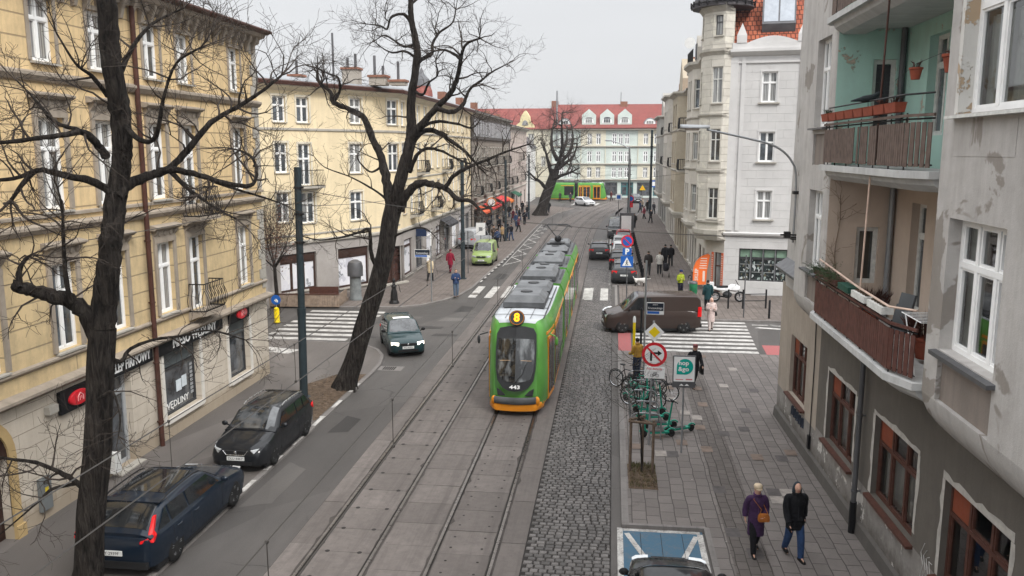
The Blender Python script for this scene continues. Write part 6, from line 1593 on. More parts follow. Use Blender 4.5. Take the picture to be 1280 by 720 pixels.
def wheel(t, x, y, r, w, side, rim, spokes=5):
    mb = MB(); prof = [(r*.62,-w/2),(r*.9,-w/2),(r*.985,-w*.38),(r,-w*.2),(r,w*.2),(r*.985,w*.38),(r*.9,w/2),(r*.62,w/2)]
    mb.lathe(prof,(0,0),24); M = Matrix.Translation((x,y,r)) @ Matrix.Rotation(R(90)*side,4,'Y'); mb.v = [tuple(M@Vector(p)) for p in mb.v]
    o = mb.build('wheel', M_tyre, t, smooth=True, angle=50)
    mb = MB(); mb.lathe([(r*.66,w*.44),(r*.66,w*.50),(r*.60,w*.49),(r*.58,w*.30),(.02,w*.26)],(0,0),24); mb.lathe([(r*.15,w*.26),(r*.14,w*.42),(.01,w*.44)],(0,0),12)
    for k in range(spokes):
        a = 2*math.pi*k/spokes
        for da in ((-.13,.13) if spokes <= 5 else (0,)):
            p0 = Vector((math.cos(a)*r*.1, math.sin(a)*r*.1, w*.40)); p1 = Vector((math.cos(a+da)*r*.60, math.sin(a+da)*r*.60, w*.44)); mb.tube([p0,p1],[r*.055,r*.05],5)
    mb.v = [tuple(M@Vector(p)) for p in mb.v]; mb.build('rim', rim, o, smooth=True, angle=40)
def car(name, label, group, loc, rz, paint, L=4.3, W=1.75, H=1.46, belt=.93, hood=.86, cowl=1.15, rf=1.85, rr=.55, tailz=None, ra=.12, wb=(.85,.72), wr=.31, tr=.80, kind='hatch', rim=None, spokes=5, rails=None, glassroof=False, plate='PO', lit=False, lamp='std', nb=2, cat='car', tail='std', detail=True, sunroof=False, bed=None):
    """nose along local -y. cowl/rf = distance from the nose to windscreen base / roof front; rr = roof rear, ra = rear glass base (from the tail)"""
    t = empty(name, loc, rz, label, cat, group)
    y0, y1 = -L/2, L/2; hw = W/2; tailz = tailz or belt
    yc, yf, yr, ya = y0+cowl, y0+rf, y1-rr, y1-ra
    van = kind == 'van'
    # lower body --------------------------------------------------------
    def st(y, w, zb, zs, zc): 
        w *= hw
        return [(p[0],y,p[1]) for p in ([(0,zb),(w*.8,zb),(w*.96,zb+.07),(w*.995,zb+.28 if zs-zb > .4 else (zb+zs)/2),(w,(zb*.35+zs*.65)),(w*.975,zs-.09),(w*.93,zs-.015),(w*.80,zs+(zc-zs)*.45),(w*.4,zc-.006),(0,zc)])]
    def full(h): return h + [(-x,y,z) for x,y,z in reversed(h[1:-1])]
    hz = hood
    fr = [(y0,.62,.30,.52,.54),(y0+.03,.78,.24,.60,.64),(y0+.12,.90,.19,hz-.20,hz-.12),(y0+.30,.965,.18,hz-.11,hz-.05),(y0+.6,.99,.18,hz-.07,hz),(yc-.12,1,.18,belt-.04,hz+(belt-hz)*.8+.01),(yc+.12,1,.18,belt,belt+.03)]
    if cowl < .75: fr = [(y0,.70,.28,.55,.58),(y0+.04,.86,.22,.70,.74),(y0+.15,.95,.19,hz-.14,hz-.06),(y0+.35,.985,.18,hz-.05,hz+.01),(yc+.05,1,.18,belt-.03,belt),(yc+.25,1,.18,belt,belt+.03)]
    md = [(y0+L*.42,1.0,.18,belt+.005,belt+.03),(y0+L*.56,1.0,.18,belt+.01,belt+.03),(y1-.85,1.0,.18,belt+.015,belt+.03)]
    bk = [(y1-.45,.99,.19,tailz,tailz+.02),(y1-.18,.965,.21,tailz-.02,tailz),(y1-.06,.92,.24,tailz-.08,tailz-.05),(y1-.0,.80,.34,tailz-.2,tailz-.17)]
    mb = MB(); mb.loft([full(st(*s)) for s in fr+md+bk]); body = mb.build('body', paint, t, smooth=True, angle=35)
    ax = (y0+wb[0], y1-wb[1])
    cut = MB()
    for a in ax: cut.cyl((-hw-.2,a,wr+.01),(-hw+.26,a,wr+.01),wr*1.17,None,28); cut.cyl((hw-.26,a,wr+.01),(hw+.2,a,wr+.01),wr*1.17,None,28)
    boolean_cut(body, cut)
    mb = MB(); mb.box(-hw*.93,hw*.93,y0+.35,y1-.3,.13,.26); mb.build('underbody', M_trim, t)
    # cabin --------------------------------------------------------------
    def rz_(y):
        if y <= yc: return belt+.02
        if y < yf: u = (y-yc)/(yf-yc); return belt+.02+(H-belt-.02)*(1-(1-u)**1.22)
        if y <= yr: u = (y-yf)/max(.01,(yr-yf)); return H+.02*math.sin(math.pi*u)-(.04*u if not van else 0)
        u = min(1,(y-yr)/max(.01,(ya-yr))); return (H-(.04 if not van else 0))+(tailz+.02-H+(.04 if not van else 0))*u**1.25
    def wz(z): return hw*(.945+(tr-.945)*max(0,(z-belt)/(H-belt)))
    def top(y, u): z = rz_(y); return (wz(z)*u, z-.09*abs(u)**7+.018*(1-u*u))
    ks = [yc-.02, yc+(yf-yc)*.25, yc+(yf-yc)*.5, yc+(yf-yc)*.75, yf-.03, yf+.08]+[yf+(yr-yf)*q for q in (.2,.4,.6,.8,.95)]+[yr+.02]+[yr+(ya-yr)*q for q in (.3,.6,.85,1)]
    rows = []
    for y in ks:
        z = rz_(y); us = (1,.96,.88,.7,.35,0)
        h = [(hw*.90,y,belt-.05),(hw*.945*(.9985),y,belt-.005)]+[(top(y,u)[0],y,max(belt-.002,top(y,u)[1])) for u in us]
        rows.append(h+[(-a,b_,c) for a,b_,c in reversed(h[:-1])])
    mb = MB(); mb.loft(rows); cab = mb.build('cabin', paint, t, smooth=True, angle=42)
    def strip(nm, ya_, yb_, u0, u1, mat, off=.008, par=t, k=8, m=8):
        mb = MB(); rws = []
        for i in range(k+1):
            y = ya_+(yb_-ya_)*i/k; y2 = y+.01; dz = (rz_(y2)-rz_(y))/.01; nl = math.hypot(1,dz)
            rws.append([(top(y,u0+(u1-u0)*j/m)[0], y-dz/nl*off, top(y,u0+(u1-u0)*j/m)[1]+off/nl) for j in range(m+1)])
        mb.grid(rws); return mb.build(nm, mat, par, smooth=True)
    strip('windscreen', yc+.03, yf-.03, -.9, .9, G_screen)
    if not van: strip('rear_window', yr+.05, yr+(ya-yr)*.86, -.84, .84, G_car)
    if glassroof: strip('glass_roof', yf+.12, yr-.35, -.74, .74, G_car, .006)
    if sunroof: strip('sunroof', yf+.10, yf+.48, -.6, .6, M_white, .012)
    # side glass
    zl, zh = belt+.035, H-.13
    yfl = yc+(yf-yc)*.20; yfh = yc+(yf-yc)*.86
    e1 = (y1-1.35 if van else None)
    def ybk(z): # rear limit at height z
        u = ((H-.04-z)/(H-.04-tailz-.02)) if H > tailz else 0; u = max(0,min(1,u))**.8
        return yr+(ya-yr)*u
    if van: cuts = [(yfl+.12,yfl+1.25)] if not nb else [(yfl+.12,yfl+1.15),(yfl+1.25,yfl+2.1)]
    else:
        end = ybk(zl)-.30; m = yf+(end-yf)*.42; cuts = [(yfl+.12,m),(m+.07,end-(.55 if nb > 2 else 0))]
        if nb > 2: cuts.append((end-.48,end+.02))
    for s in (-1,1):
        for i, (a, c) in enumerate(cuts):
            ah = max(a, yfh+.05) if i == 0 else a; ch = c if (i < len(cuts)-1 or van) else min(c, ybk(zh)-.14)
            q = lambda y, z: (s*(wz(z)+.005), y, z)
            g = MB(); g.quad(q(a,zl),q(c,zl),q(ch,zh),q(ah,zh)); g.build('side_window', G_car, t, recalc=False)
        # door seams, sill strip, handle
        sm = MB(); X = s*(hw*1.0+.001)
        for yy in ([cuts[0][0]-.02]+[c+.03 for a,c in cuts[:2]]):
            sm.tube([(s*hw*.985,yy,.34),(s*(hw+.002),yy,.62),(s*(hw*.985),yy,belt-.08)],.0065,4)
        sm.build('door_seam', M_trim, t)
        for (a,c) in cuts[:2]:
            if van and a > cuts[0][0]+.5 and nb: continue
            h = MB(); h.tube([(s*(hw+.012),c-.30,belt-.14),(s*(hw+.028),c-.2,belt-.14),(s*(hw+.012),c-.10,belt-.14)],.014,5); h.build('door_handle', paint if not van else M_trim, t)
        m_ = MB(); my = yfl+.12; m_.ball((s*(hw+.10),my+.02,belt+.10),(.10,.06,.075),10,6); m_.tube([(s*hw*.95,my+.06,belt+.02),(s*(hw+.06),my+.03,belt+.06)],.022,5); m_.build('mirror', paint if rim is not None else M_trim, t, smooth=True)
        if rails:
            rl = MB(); yy0, yy1 = yf+.1, yr+.0; pts = [(s*(wz(H)*.93), yy0+(yy1-yy0)*k/8, rz_(yy0+(yy1-yy0)*k/8)+(.0 if k in (0,8) else .045)) for k in range(9)]
            rl.tube(pts,.018,6); rl.build('roof_rail', rails, t, smooth=True)
        # lamps
        if lamp == 'swept': pts = [(.52,hz-.16,.03),(.80,hz-.13,.14),(.93,hz-.10,.50),(.86,hz-.17,.42),(.62,hz-.27,.05)]
        elif lamp == 'van': pts = [(.62,hz-.20,.05),(.90,hz-.10,.22),(.96,hz-.04,.48),(.90,hz-.16,.30),(.72,hz-.34,.07)]
        else: pts = [(.50,hz-.14,.03),(.80,hz-.13,.10),(.90,hz-.13,.20),(.90,hz-.27,.16),(.52,hz-.28,.02)]
        def onfront(wx, z, dy):   # over the front skin
            return (s*hw*wx, y0+dy-.022+(.0), z)
        lm = MB(); f_ = [onfront(*p) for p in pts]; bk_ = [(x,y+.12,z-.02) for x,y,z in f_]; lm.loft([bk_, f_, [((x-s*hw*.74)*.8+s*hw*.74, y-.012, (z-(hz-.2))*.8+(hz-.2)) for x,y,z in f_]])
        lm.build('headlight', M_headon if lit else M_head, t)
        if tail == 'tall':
            pts = [(.79,1.30,-.42),(.84,1.30,-.44),(.90,1.05,-.25),(.975,.96,-.20),(.965,.85,-.14),(.70,.85,-.02),(.70,.90,-.03),(.84,.94,-.10),(.82,1.05,-.20)]
        elif tail == 'van': pts = [(.93,1.35,-.03),(.985,1.35,-.12),(1.0,.85,-.14),(.93,.85,-.03)]
        else: pts = [(.52,tailz-.06,-.02),(.94,tailz-.03,-.10),(.985,tailz-.10,-.26),(.96,tailz-.24,-.10),(.60,tailz-.22,-.005)]
        lm = MB(); f_ = [(s*hw*a, y1+c+.014, z) for a,z,c in pts]; bk_ = [(x*.98,y-.10,z) for x,y,z in f_]; lm.loft([bk_,f_]); lm.build('tail_light', M_tail, t)
        for a in ax: wheel(t, s*(hw-.11), a, wr, .21, s, rim or M_rim, spokes)
    # face: grille, lower intake, plates
    mb = MB(); mb.cbox((0,y0+.015,hz-.235),(W*.42,.06,.11)); mb.build('grille', M_trim, t)
    if lamp == 'swept':
        mb = MB(); mb.tube([(-W*.22,y0-.01,hz-.17),(-W*.16,y0-.02,hz-.30),(W*.16,y0-.02,hz-.30),(W*.22,y0-.01,hz-.17)],.012,5); mb.build('grille_trim', M_chrome, t)
    mb = MB(); mb.ball((0,y0-.018,hz-.225),(.045,.02,.045),10,6); mb.build('badge', M_chrome, t)
    mb = MB(); mb.cbox((0,y0+.02,.33),(W*.55,.08,.10)); mb.build('intake', M_trim, t)
    for s_, yy, zz in ((-1,y0-.01,.47),(1,y1+.012,(.62 if not van else .75))):
        mb = MB(); mb.cbox((0,yy,zz),(.52,.02,.115)); p = mb.build('number_plate', M_plate, t)
        if detail: text('plate_text', plate, .10, basis((0,yy+s_*.0115,zz-.003),(-s_,0,0) if s_ > 0 else (1,0,0),(0,0,1)), M_black, p, .001, sx=1.0)
    mb = MB(); mb.cbox((0,y1-.02,.36),(W*.86,.09,.16)); mb.build('rear_bumper', M_trim, t)
    if kind == 'hatch' and rr < 1.2:
        mb = MB(); mb.cbox((0,yr+.05,H-.035),(W*tr*.93,.16,.025),0,R(-4)); mb.build('spoiler', paint, t)
    mb = MB(); mb.tube([(0,yr-.2,H),(0,yr-.06,H+.22)],.006,4); mb.build('aerial', M_trim, t)
    return t
P_navy = carpaint('paint_navy', (.006,.012,.022)); P_black = carpaint('paint_black', (.010,.011,.013)); P_green = carpaint('paint_dark_green', (.012,.034,.038)); P_lime = carpaint('paint_lime', (.23,.31,.10), rough=.45)
P_brown = carpaint('paint_brown', (.036,.024,.020)); P_dgrey = carpaint('paint_dark_grey', (.035,.037,.04)); P_whitec = carpaint('paint_white', (.62,.63,.64), metal=0); P_silver = carpaint('paint_silver', (.33,.34,.35)); P_red = carpaint('paint_red', (.32,.02,.025), metal=0)
zl_ = PL
car('parked_car', 'dark navy estate car seen from behind, parked under the nearest tree', 'cars parked along the kerb', (-10.60,18.08,zl_), R(180), P_navy, 4.85, 1.92, 1.48, .96, .90, 1.35, 2.15, .95, 1.0, .10, (.90,1.0), .345, .78, rim=M_rimd, spokes=5, rails=M_trim, glassroof=True, plate='PY·2939F', tail='tall', nb=3, lamp='swept')
car('parked_car', 'black estate car with silver roof rails facing the camera at the left kerb', 'cars parked along the kerb', (-10.58,23.78,zl_), R(0), P_black, 4.24, 1.69, 1.45, .95, .88, 1.05, 1.90, .62, .98, .10, (.86,.80), .315, .78, rim=M_rim, spokes=5, rails=M_chrome, plate='DLU 44K7', nb=3, lamp='swept')
car('hatchback_car', 'dark green old hatchback with lit headlights turning into the road', None, (-9.75,37.6,.01), R(23), P_green, 3.85, 1.66, 1.43, .90, .84, 1.10, 1.75, .35, .9, .06, (.78,.65), .29, .78, rim=None, spokes=5, plate='PO·4VK8', lit=True, sunroof=True)
car('parked_van', 'small lime green van parked on the left far pavement', 'cars parked along the kerb', (-10.28,67.1,.10), R(0), P_lime, 3.95, 1.70, 1.78, 1.02, .98, .80, 1.40, .12, 1.02, .04, (.75,.65), .30, .84, kind='van', plate='PO 8K', nb=0, rim=None)
car('delivery_van', 'dark brown panel van crossing the zebra on the right side street', None, (2.12,43.2,.02), R(-83.1), P_brown, 4.96, 1.92, 1.93, 1.16, 1.10, .95, 1.75, .10, 1.12, .03, (.90,.92), .34, .86, kind='van', plate='PO 6V', nb=0, lamp='van', tail='van', cat='van')
car('parked_car', 'black car of which only the bonnet shows in the blue parking bay', 'cars parked along the kerb', (1.33,14.72,.02), R(180), P_black, 4.1, 1.70, 1.45, .95, .92, 1.0, 1.8, .5, .95, .08, (.8,.75), .31, .78, plate='PO 3')
car('parked_car', 'dark grey estate car behind the blue crossing sign, first in its row', 'cars parked on the right', (.95,60.15,.02), R(180), P_dgrey, 4.5, 1.78, 1.47, .96, .9, 1.2, 2.0, .5, .98, .08, (.85,.9), .32, .78, plate='PO 7', rails=M_chrome)
car('parked_car', 'black hatchback parked second in the row on the right', 'cars parked on the right', (.75,66.2,.02), R(180), P_black, 4.2, 1.74, 1.5, .96, .9, 1.1, 1.9, .4, .98, .08, plate='PO')
car('parked_car', 'white hatchback parked third in the row on the right', 'cars parked on the right', (.95,72.2,.02), R(180), P_whitec, 4.2, 1.74, 1.5, .96, .9, 1.1, 1.9, .4, .98, .08, plate='PO')
car('parked_car', 'silver car with a red neighbour parked fourth in the row on the right', 'cars parked on the right', (.95,77.6,.02), R(180), P_silver, 4.3, 1.74, 1.46, .96, .9, 1.1, 1.9, .4, .98, .08, plate='PO')
car('parked_car', 'small red car parked fifth in the row on the right', 'cars parked on the right', (1.2,82.9,.02), R(180), P_red, 3.9, 1.68, 1.5, .96, .9, 1.0, 1.8, .4, .98, .08, plate='PO')
car('parked_van', 'dark tall van parked beside the advertising column on the right', 'cars parked on the right', (.55,90.5,.02), R(0), P_dgrey, 4.9, 1.9, 1.95, 1.1, 1.06, .95, 1.7, .12, 1.1, .04, kind='van', nb=0, plate='PO', cat='van')
car('driving_car', 'dark car driving away up the cobbled lane past the parked row', None, (-.97,72.6,.03), R(180), P_dgrey, 4.4, 1.78, 1.48, .96, .9, 1.15, 1.95, .45, .98, .08, plate='PO 4', rails=M_chrome)
car('distant_car', 'small white car turning at the far junction before the green tram', None, (-4.5,140.5,.03), R(35), P_whitec, 4.2, 1.76, 1.45, .95, .88, 1.1, 1.9, .5, .95, .1, plate='PO', detail=False)
car('distant_car', 'dark car waiting before the red roofed house far right', None, (4.2,150,.03), R(10), P_dgrey, 4.2, 1.76, 1.5, .95, .88, 1.1, 1.9, .5, .95, .1, plate='PO', detail=False)
# ================================================================ two wheelers
M_fr_black = plain('frame_black', (.02,.02,.022), .4, .3); M_sc_green = plain('scooter_green', (.015,.22,.15), .4, coat=.3)
def bicycle(label, loc, rz, lean=0, fm=None, basket=False, group='bicycles at the rack', scale=1):
    t = empty('bicycle', loc, rz, label, 'bicycle', group); t.rotation_euler = (0, lean, rz); fm = fm or M_fr_black; r = .34
    for y in (-.53,.53):
        mb = MB(); mb.ring((0,y,r),(1,0,0),r-.02,.020,28,6); w = mb.build('wheel', M_tyre, t, smooth=True)
        mb = MB(); mb.ring((0,y,r),(1,0,0),r-.045,.010,24,4)
        for k in range(14): a = 2*math.pi*k/14; mb.tube([(0,y,r),(0,y+math.cos(a)*(r-.045),r+math.sin(a)*(r-.045))],.0025,3,False)
        mb.tube([(-.04,y,r),(.04,y,r)],.02,6); mb.build('spokes', M_chrome, w)
    mb = MB(); bb=(0,.03,.29); hd=(0,-.38,.80); st=(0,.20,.84); ax=(0,.53,r)
    for a,b_ in ((bb,hd),(bb,st),((0,.17,.76),(0,-.37,.74)),(bb,ax),((0,.18,.72),ax)): mb.tube([a,b_],.017,6)
    mb.tube([hd,(0,-.42,.68),(0,-.53,r)],.015,6); mb.build('frame', fm, t, smooth=True, angle=60)
    mb = MB(); mb.tube([(-.28,-.24,1.0),(-.2,-.34,1.02),(0,-.38,1.0),(.2,-.34,1.02),(.28,-.24,1.0)],.013,6); mb.tube([hd,(0,-.38,1.0)],.014,6); mb.build('handlebar', M_fr_black, t, smooth=True)
    mb = MB(); mb.ball((0,.26,.93),(.08,.14,.035),10,6); mb.tube([st,(0,.22,.92)],.014,6); mb.build('saddle', M_trim, t, smooth=True)
    mb = MB(); mb.ring(bb,(1,0,0),.09,.008,16,4); mb.tube([(-.1,.03,.29),(-.1,-.1,.20)],.01,4); mb.tube([(.1,.03,.29),(.1,.15,.38)],.01,4); mb.build('crank', M_chrome, t)
    for y in (-.53,.53):
        mb = MB(); mb.tube([(0,y+math.cos(a)*(r+.03),r+math.sin(a)*(r+.03)) for a in [R(20)+R(140)*k/8 for k in range(9)]],.016,5); mb.build('mudguard', M_fr_black, t)
    if basket:
        mb = MB(); 
        for z in (.82,.92,1.02): mb.tube([(-.17,-.72,z),(.17,-.72,z),(.17,-.44,z),(-.17,-.44,z),(-.17,-.72,z)],.006,4)
        for k in range(7): x = -.17+.34*k/6; mb.tube([(x,-.72,.82),(x,-.72,1.02)],.004,3); mb.tube([(x,-.44,.82),(x,-.44,1.02)],.004,3)
        mb.box(-.17,.17,-.72,-.44,.81,.825); mb.build('basket', M_iron, t)
    return t
def scooter(label, loc, rz, lean=0):
    t = empty('electric_scooter', loc, rz, label, 'scooter', 'green hire scooters'); t.rotation_euler = (0, lean, rz)
    for y, r in ((-.46,.12),(.46,.115)):
        mb = MB(); mb.ring((0,y,r),(1,0,0),r-.03,.032,20,7); mb.cyl((-.03,y,r),(.03,y,r),.06,.06,10); mb.build('wheel', M_tyre, t, smooth=True)
    mb = MB(); mb.prism([(-.08,-.30),(.08,-.30),(.09,.25),(.05,.38),(-.05,.38),(-.09,.25)],.13,.19); o = mb.build('deck', M_sc_green, t); mb = MB(); mb.box(-.07,.07,-.26,.22,.191,.196); mb.build('grip_pad', M_trim, o)
    mb = MB(); mb.tube([(0,-.30,.17),(0,-.40,.24),(0,-.44,.34)],.035,7); mb.tube([(0,-.44,.26),(0,-.33,1.12)],[.034,.028],8); mb.build('stem', M_sc_green, t, smooth=True, angle=60)
    mb = MB(); mb.tube([(-.26,-.30,1.14),(0,-.33,1.15),(.26,-.30,1.14)],.016,6); mb.cbox((0,-.34,1.14),(.12,.08,.07)); mb.build('handlebar', M_trim, t)
    for y in (-.46,.46):
        mb = MB(); mb.tube([(0,y+math.cos(a)*.15,.12+math.sin(a)*.15) for a in [R(30)+R(120)*k/6 for k in range(7)]],.028,5); mb.build('mudguard', M_sc_green, t, smooth=True)
    return t
zz = PR
bicycle('black city bicycle with a wire basket at the far end of the rack', (.72,31.6,zz), R(55), .08, None, True)
bicycle('green hire bicycle standing across behind the green scooters', (1.35,30.9,zz), R(82), -.06, M_sc_green)
bicycle('green bicycle leaning at the kerb side of the rack', (.80,30.1,zz), R(20), .12, M_sc_green)
bicycle('green framed hire bicycle in the middle of the rack', (1.25,29.4,zz), R(70), .05, M_sc_green)
bicycle('black bicycle with its wheel out toward the pavement at the rack', (1.75,30.1,zz), R(95), .0, plain('frame_charcoal',(.03,.03,.035),.4))
scooter('green scooter standing upright between the bicycles and the sign posts', (1.45,28.6,zz), R(80), .02)
scooter('green scooter with its deck toward the road behind the post', (1.55,27.8,zz), R(-75), -.03)
scooter('green scooter second from the front of the group', (1.75,27.1,zz), R(-80), .05)
scooter('green scooter nearest the camera beside the round sign post', (1.62,26.2,zz), R(-78), -.04)
scooter('green scooter pointing away toward the building by the map sign', (2.35,26.7,zz), R(-62), .05)
scooter('green scooter lying between bicycles at the far rack', (1.05,29.9,zz), R(60), .1)
for k, (x, y) in enumerate(((.75,25.9),(.75,27.2),(.75,28.5),(.75,29.8),(.75,31.1))):
    mb = MB(); mb.tube([(x,y,zz-.1),(x,y,zz+.72),(x+.08,y,zz+.84),(x+.2,y,zz+.88),(x+.75,y,zz+.88),(x+.87,y,zz+.84),(x+.95,y,zz+.72),(x+.95,y,zz-.1)],.024,7)
    o = mb.build('bike_rack', plain('rack_steel',(.25,.26,.27),.4,.6), smooth=True, angle=60); tag(o, ('steel bicycle hoop nearest the tree stakes','second steel bicycle hoop from the tree stakes','middle steel bicycle hoop between scooters','fourth steel bicycle hoop among the bicycles','farthest steel bicycle hoop of the row')[k], 'bike rack', 'steel bicycle hoops')
# white touring motorcycle by the fence
t = empty('motorcycle', (7.15,51.4,.09), R(93), 'white motorcycle parked behind the black railings of the corner house', 'motorcycle')
for y in (-.75,.75):
    mb = MB(); mb.ring((0,y,.33),(1,0,0),.27,.065,24,7); o = mb.build('wheel', M_tyre, t, smooth=True); mb = MB()
    for k in range(8): a = 2*math.pi*k/8; mb.tube([(0,y,.33),(0,y+math.cos(a)*.22,.33+math.sin(a)*.22)],.014,4)
    mb.ring((0,y,.33),(1,0,0),.22,.02,20,5); mb.build('rim', M_rim, o)
M_mw = plain('bike_white', (.68,.68,.68), .3, coat=.6, var=.04)
mb = MB(); mb.loft([[(x*w_,y,z0+(z*.5+.5)*(z1-z0)) for x,z in ((0,-1),(1,-.5),(1,.4),(.6,1),(0,1.1),(-.6,1),(-1,.4),(-1,-.5))] for y,w_,z0,z1 in ((-.72,.08,.75,.95),(-.5,.20,.62,1.12),(-.2,.19,.66,1.10),(.1,.15,.66,.92),(.45,.15,.70,.88),(.95,.14,.78,.98),(1.1,.05,.86,.96))]); mb.build('fairing', M_mw, t, smooth=True)
mb = MB(); mb.ball((0,.02,.45),(.2,.3,.22),10,6); mb.tube([(.1,.1,.3),(.16,.5,.32),(.18,.95,.42)],.05,7); mb.build('engine', M_tdark, t, smooth=True)
mb = MB(); mb.loft([[(x*.14,y,z+.9) for x,z in ((-1,0),(1,0),(.8,.10),(-.8,.10))] for y in (.0,.35,.7)]); mb.build('seat', M_trim, t)
mb = MB(); mb.tube([(-.34,-.36,1.08),(-.2,-.45,1.12),(.2,-.45,1.12),(.34,-.36,1.08)],.016,6); mb.tube([(0,-.5,1.05),(0,-.75,.33)],.03,6); mb.build('handlebar', M_trim, t)
mb = MB(); mb.add([(-.16,-.62,1.08),(.16,-.62,1.08),(.12,-.45,1.38),(-.12,-.45,1.38),(-.16,-.60,1.08),(.16,-.60,1.08),(.12,-.43,1.38),(-.12,-.43,1.38)],[(0,1,2,3),(7,6,5,4),(0,4,5,1),(2,6,7,3)]); mb.build('windshield', M_tdark, t)
mb = MB(); mb.cbox((0,1.05,1.08),(.38,.36,.28)); mb.build('top_box', M_mw, t)
bicycle('dark bicycle leaning by the entrance left of the orange flag', (5.55,57.2,.09), R(15), .1, group=None)
bicycle('bicycle standing by the waiting crowd beyond the lime van', (-12.7,80.5,.09), R(10), .1, group=None)
# ================================================================ people
M_skin = plain('skin', (.50,.30,.22), .6, var=.06)
def skin_mesh(joints, edges, radii, sub=1, root=0):
    me = bpy.data.meshes.new('t'); me.from_pydata(joints, edges, []); o = bpy.data.objects.new('t', me); COL.objects.link(o)
    o.modifiers.new('s','SKIN'); sv = me.skin_vertices[0].data
    for i, r in enumerate(radii): sv[i].radius = r if hasattr(r,'__len__') else (r,r); sv[i].use_root = i == root
    m = o.modifiers.new('u','SUBSURF'); m.levels = sub; m.render_levels = sub
    bpy.context.view_layer.update(); dg = bpy.context.evaluated_depsgraph_get()
    out = bpy.data.meshes.new_from_object(o.evaluated_get(dg)); bpy.data.objects.remove(o)
    for p in out.polygons: p.use_smooth = True
    return out
def ell(c, rx, ry, n=12, rot=0): return [(c[0]+rx*math.cos(2*math.pi*k/n), c[1]+ry*math.sin(2*math.pi*k/n), c[2]) for k in range(n)]
def pose(kind):
    """joint table for a 1.72 m figure facing -y"""
    P = {}
    sL, sR = {'walk': (.20,-.24), 'walk2': (-.22,.20), 'stand': (.02,-.02), 'stroll': (.10,-.12)}[kind]
    P['pel'] = (0,0,.94); P['spi'] = (0,-.005,1.12); P['che'] = (0,0,1.32); P['nec'] = (0,-.01,1.47); P['hd0'] = (0,-.025,1.55); P['hd1'] = (0,-.035,1.64)
    for s, sw, nm in ((-1,sL,'R'),(1,sR,'L')):
        P['hip'+nm] = (s*.09,0,.90); P['kne'+nm] = (s*.095,-sw*.55-(.05 if sw < 0 else .02),.50); 
        lift = .06 if sw < -.1 else 0
        P['ank'+nm] = (s*.09,-sw*.95+(.04 if sw < -.1 else 0),.085+lift); P['toe'+nm] = (s*.10,-sw*.95-.15,.035+(.0 if sw >= -.1 else .01))
        P['sho'+nm] = (s*.175,0,1.40); P['elb'+nm] = (s*.235,.02+sw*.35,1.14); P['wri'+nm] = (s*.245,-.07+sw*.75,.92); P['han'+nm] = (s*.24,-.10+sw*.85,.83)
    return P
CACHE = {}
def body_mesh(kind, arms, fine):
    key = (kind, arms, fine)
    if key in CACHE: return CACHE[key]
    P = pose(kind)
    if arms == 'phone': P['elbR'] = (-.23,-.02,1.13); P['wriR'] = (-.12,-.24,1.22); P['hanR'] = (-.08,-.28,1.28); P['elbL'] = (.23,-.02,1.13); P['wriL'] = (.12,-.22,1.17); P['hanL'] = (.07,-.26,1.22)
    if arms == 'bag': P['elbL'] = (.235,-.0,1.13); P['wriL'] = (.15,-.20,1.06); P['hanL'] = (.09,-.24,1.03)
    if arms == 'push': 
        for s,nm in ((-1,'R'),(1,'L')): P['elb'+nm] = (s*.23,-.05,1.14); P['wri'+nm] = (s*.2,-.30,1.05); P['han'+nm] = (s*.19,-.38,1.04)
    names = ['pel','spi','che','nec','hd0','hd1']; J = [P[k] for k in names]; Rr = [.13,.12,.135,.055,.078,.075]; E = [(0,1),(1,2),(2,3),(3,4),(4,5)]
    for nm in 'RL':
        b0 = len(J)
        for k, r in (('hip',.085),('kne',.05),('ank',.028),('toe',.012)): J.append(P[k+nm]); Rr.append(r)
        E += [(0,b0),(b0,b0+1),(b0+1,b0+2),(b0+2,b0+3)]
        b0 = len(J)
        for k, r in (('sho',.052),('elb',.040),('wri',.026),('han',.030)): J.append(P[k+nm]); Rr.append(r)
        E += [(2,b0),(b0,b0+1),(b0+1,b0+2),(b0+2,b0+3)]
        if fine:
            h = len(J)-1; w_, hh = Vector(P['wri'+nm]), Vector(P['han'+nm]); d = (hh-w_).normalized(); s = -1 if nm == 'R' else 1; side = Vector((0,-1,0)); side = (side-d*side.dot(d)).normalized(); inn = d.cross(side)*s
            for fi, (off, ln) in enumerate(((.028,.070),(.009,.080),(-.010,.075),(-.028,.058))):
                a = hh+side*off+d*.028; c1 = a+d*ln*.5+inn*.006; c2 = c1+d*ln*.42+inn*.018
                i0 = len(J); J += [tuple(a),tuple(c1),tuple(c2)]; Rr += [.0095,.0088,.0075]; E += [(h,i0),(i0,i0+1),(i0+1,i0+2)]
            a = hh+side*.036-d*.01; c1 = a+side*.022+d*.03; i0 = len(J); J += [tuple(a),tuple(c1)]; Rr += [.011,.009]; E += [(h,i0),(i0,i0+1)]
    me = skin_mesh(J, E, Rr, 2 if fine else 1)
    # head: replace the capsule end by an egg with nose, brow and chin
    CACHE[key] = (me, P); return CACHE[key]
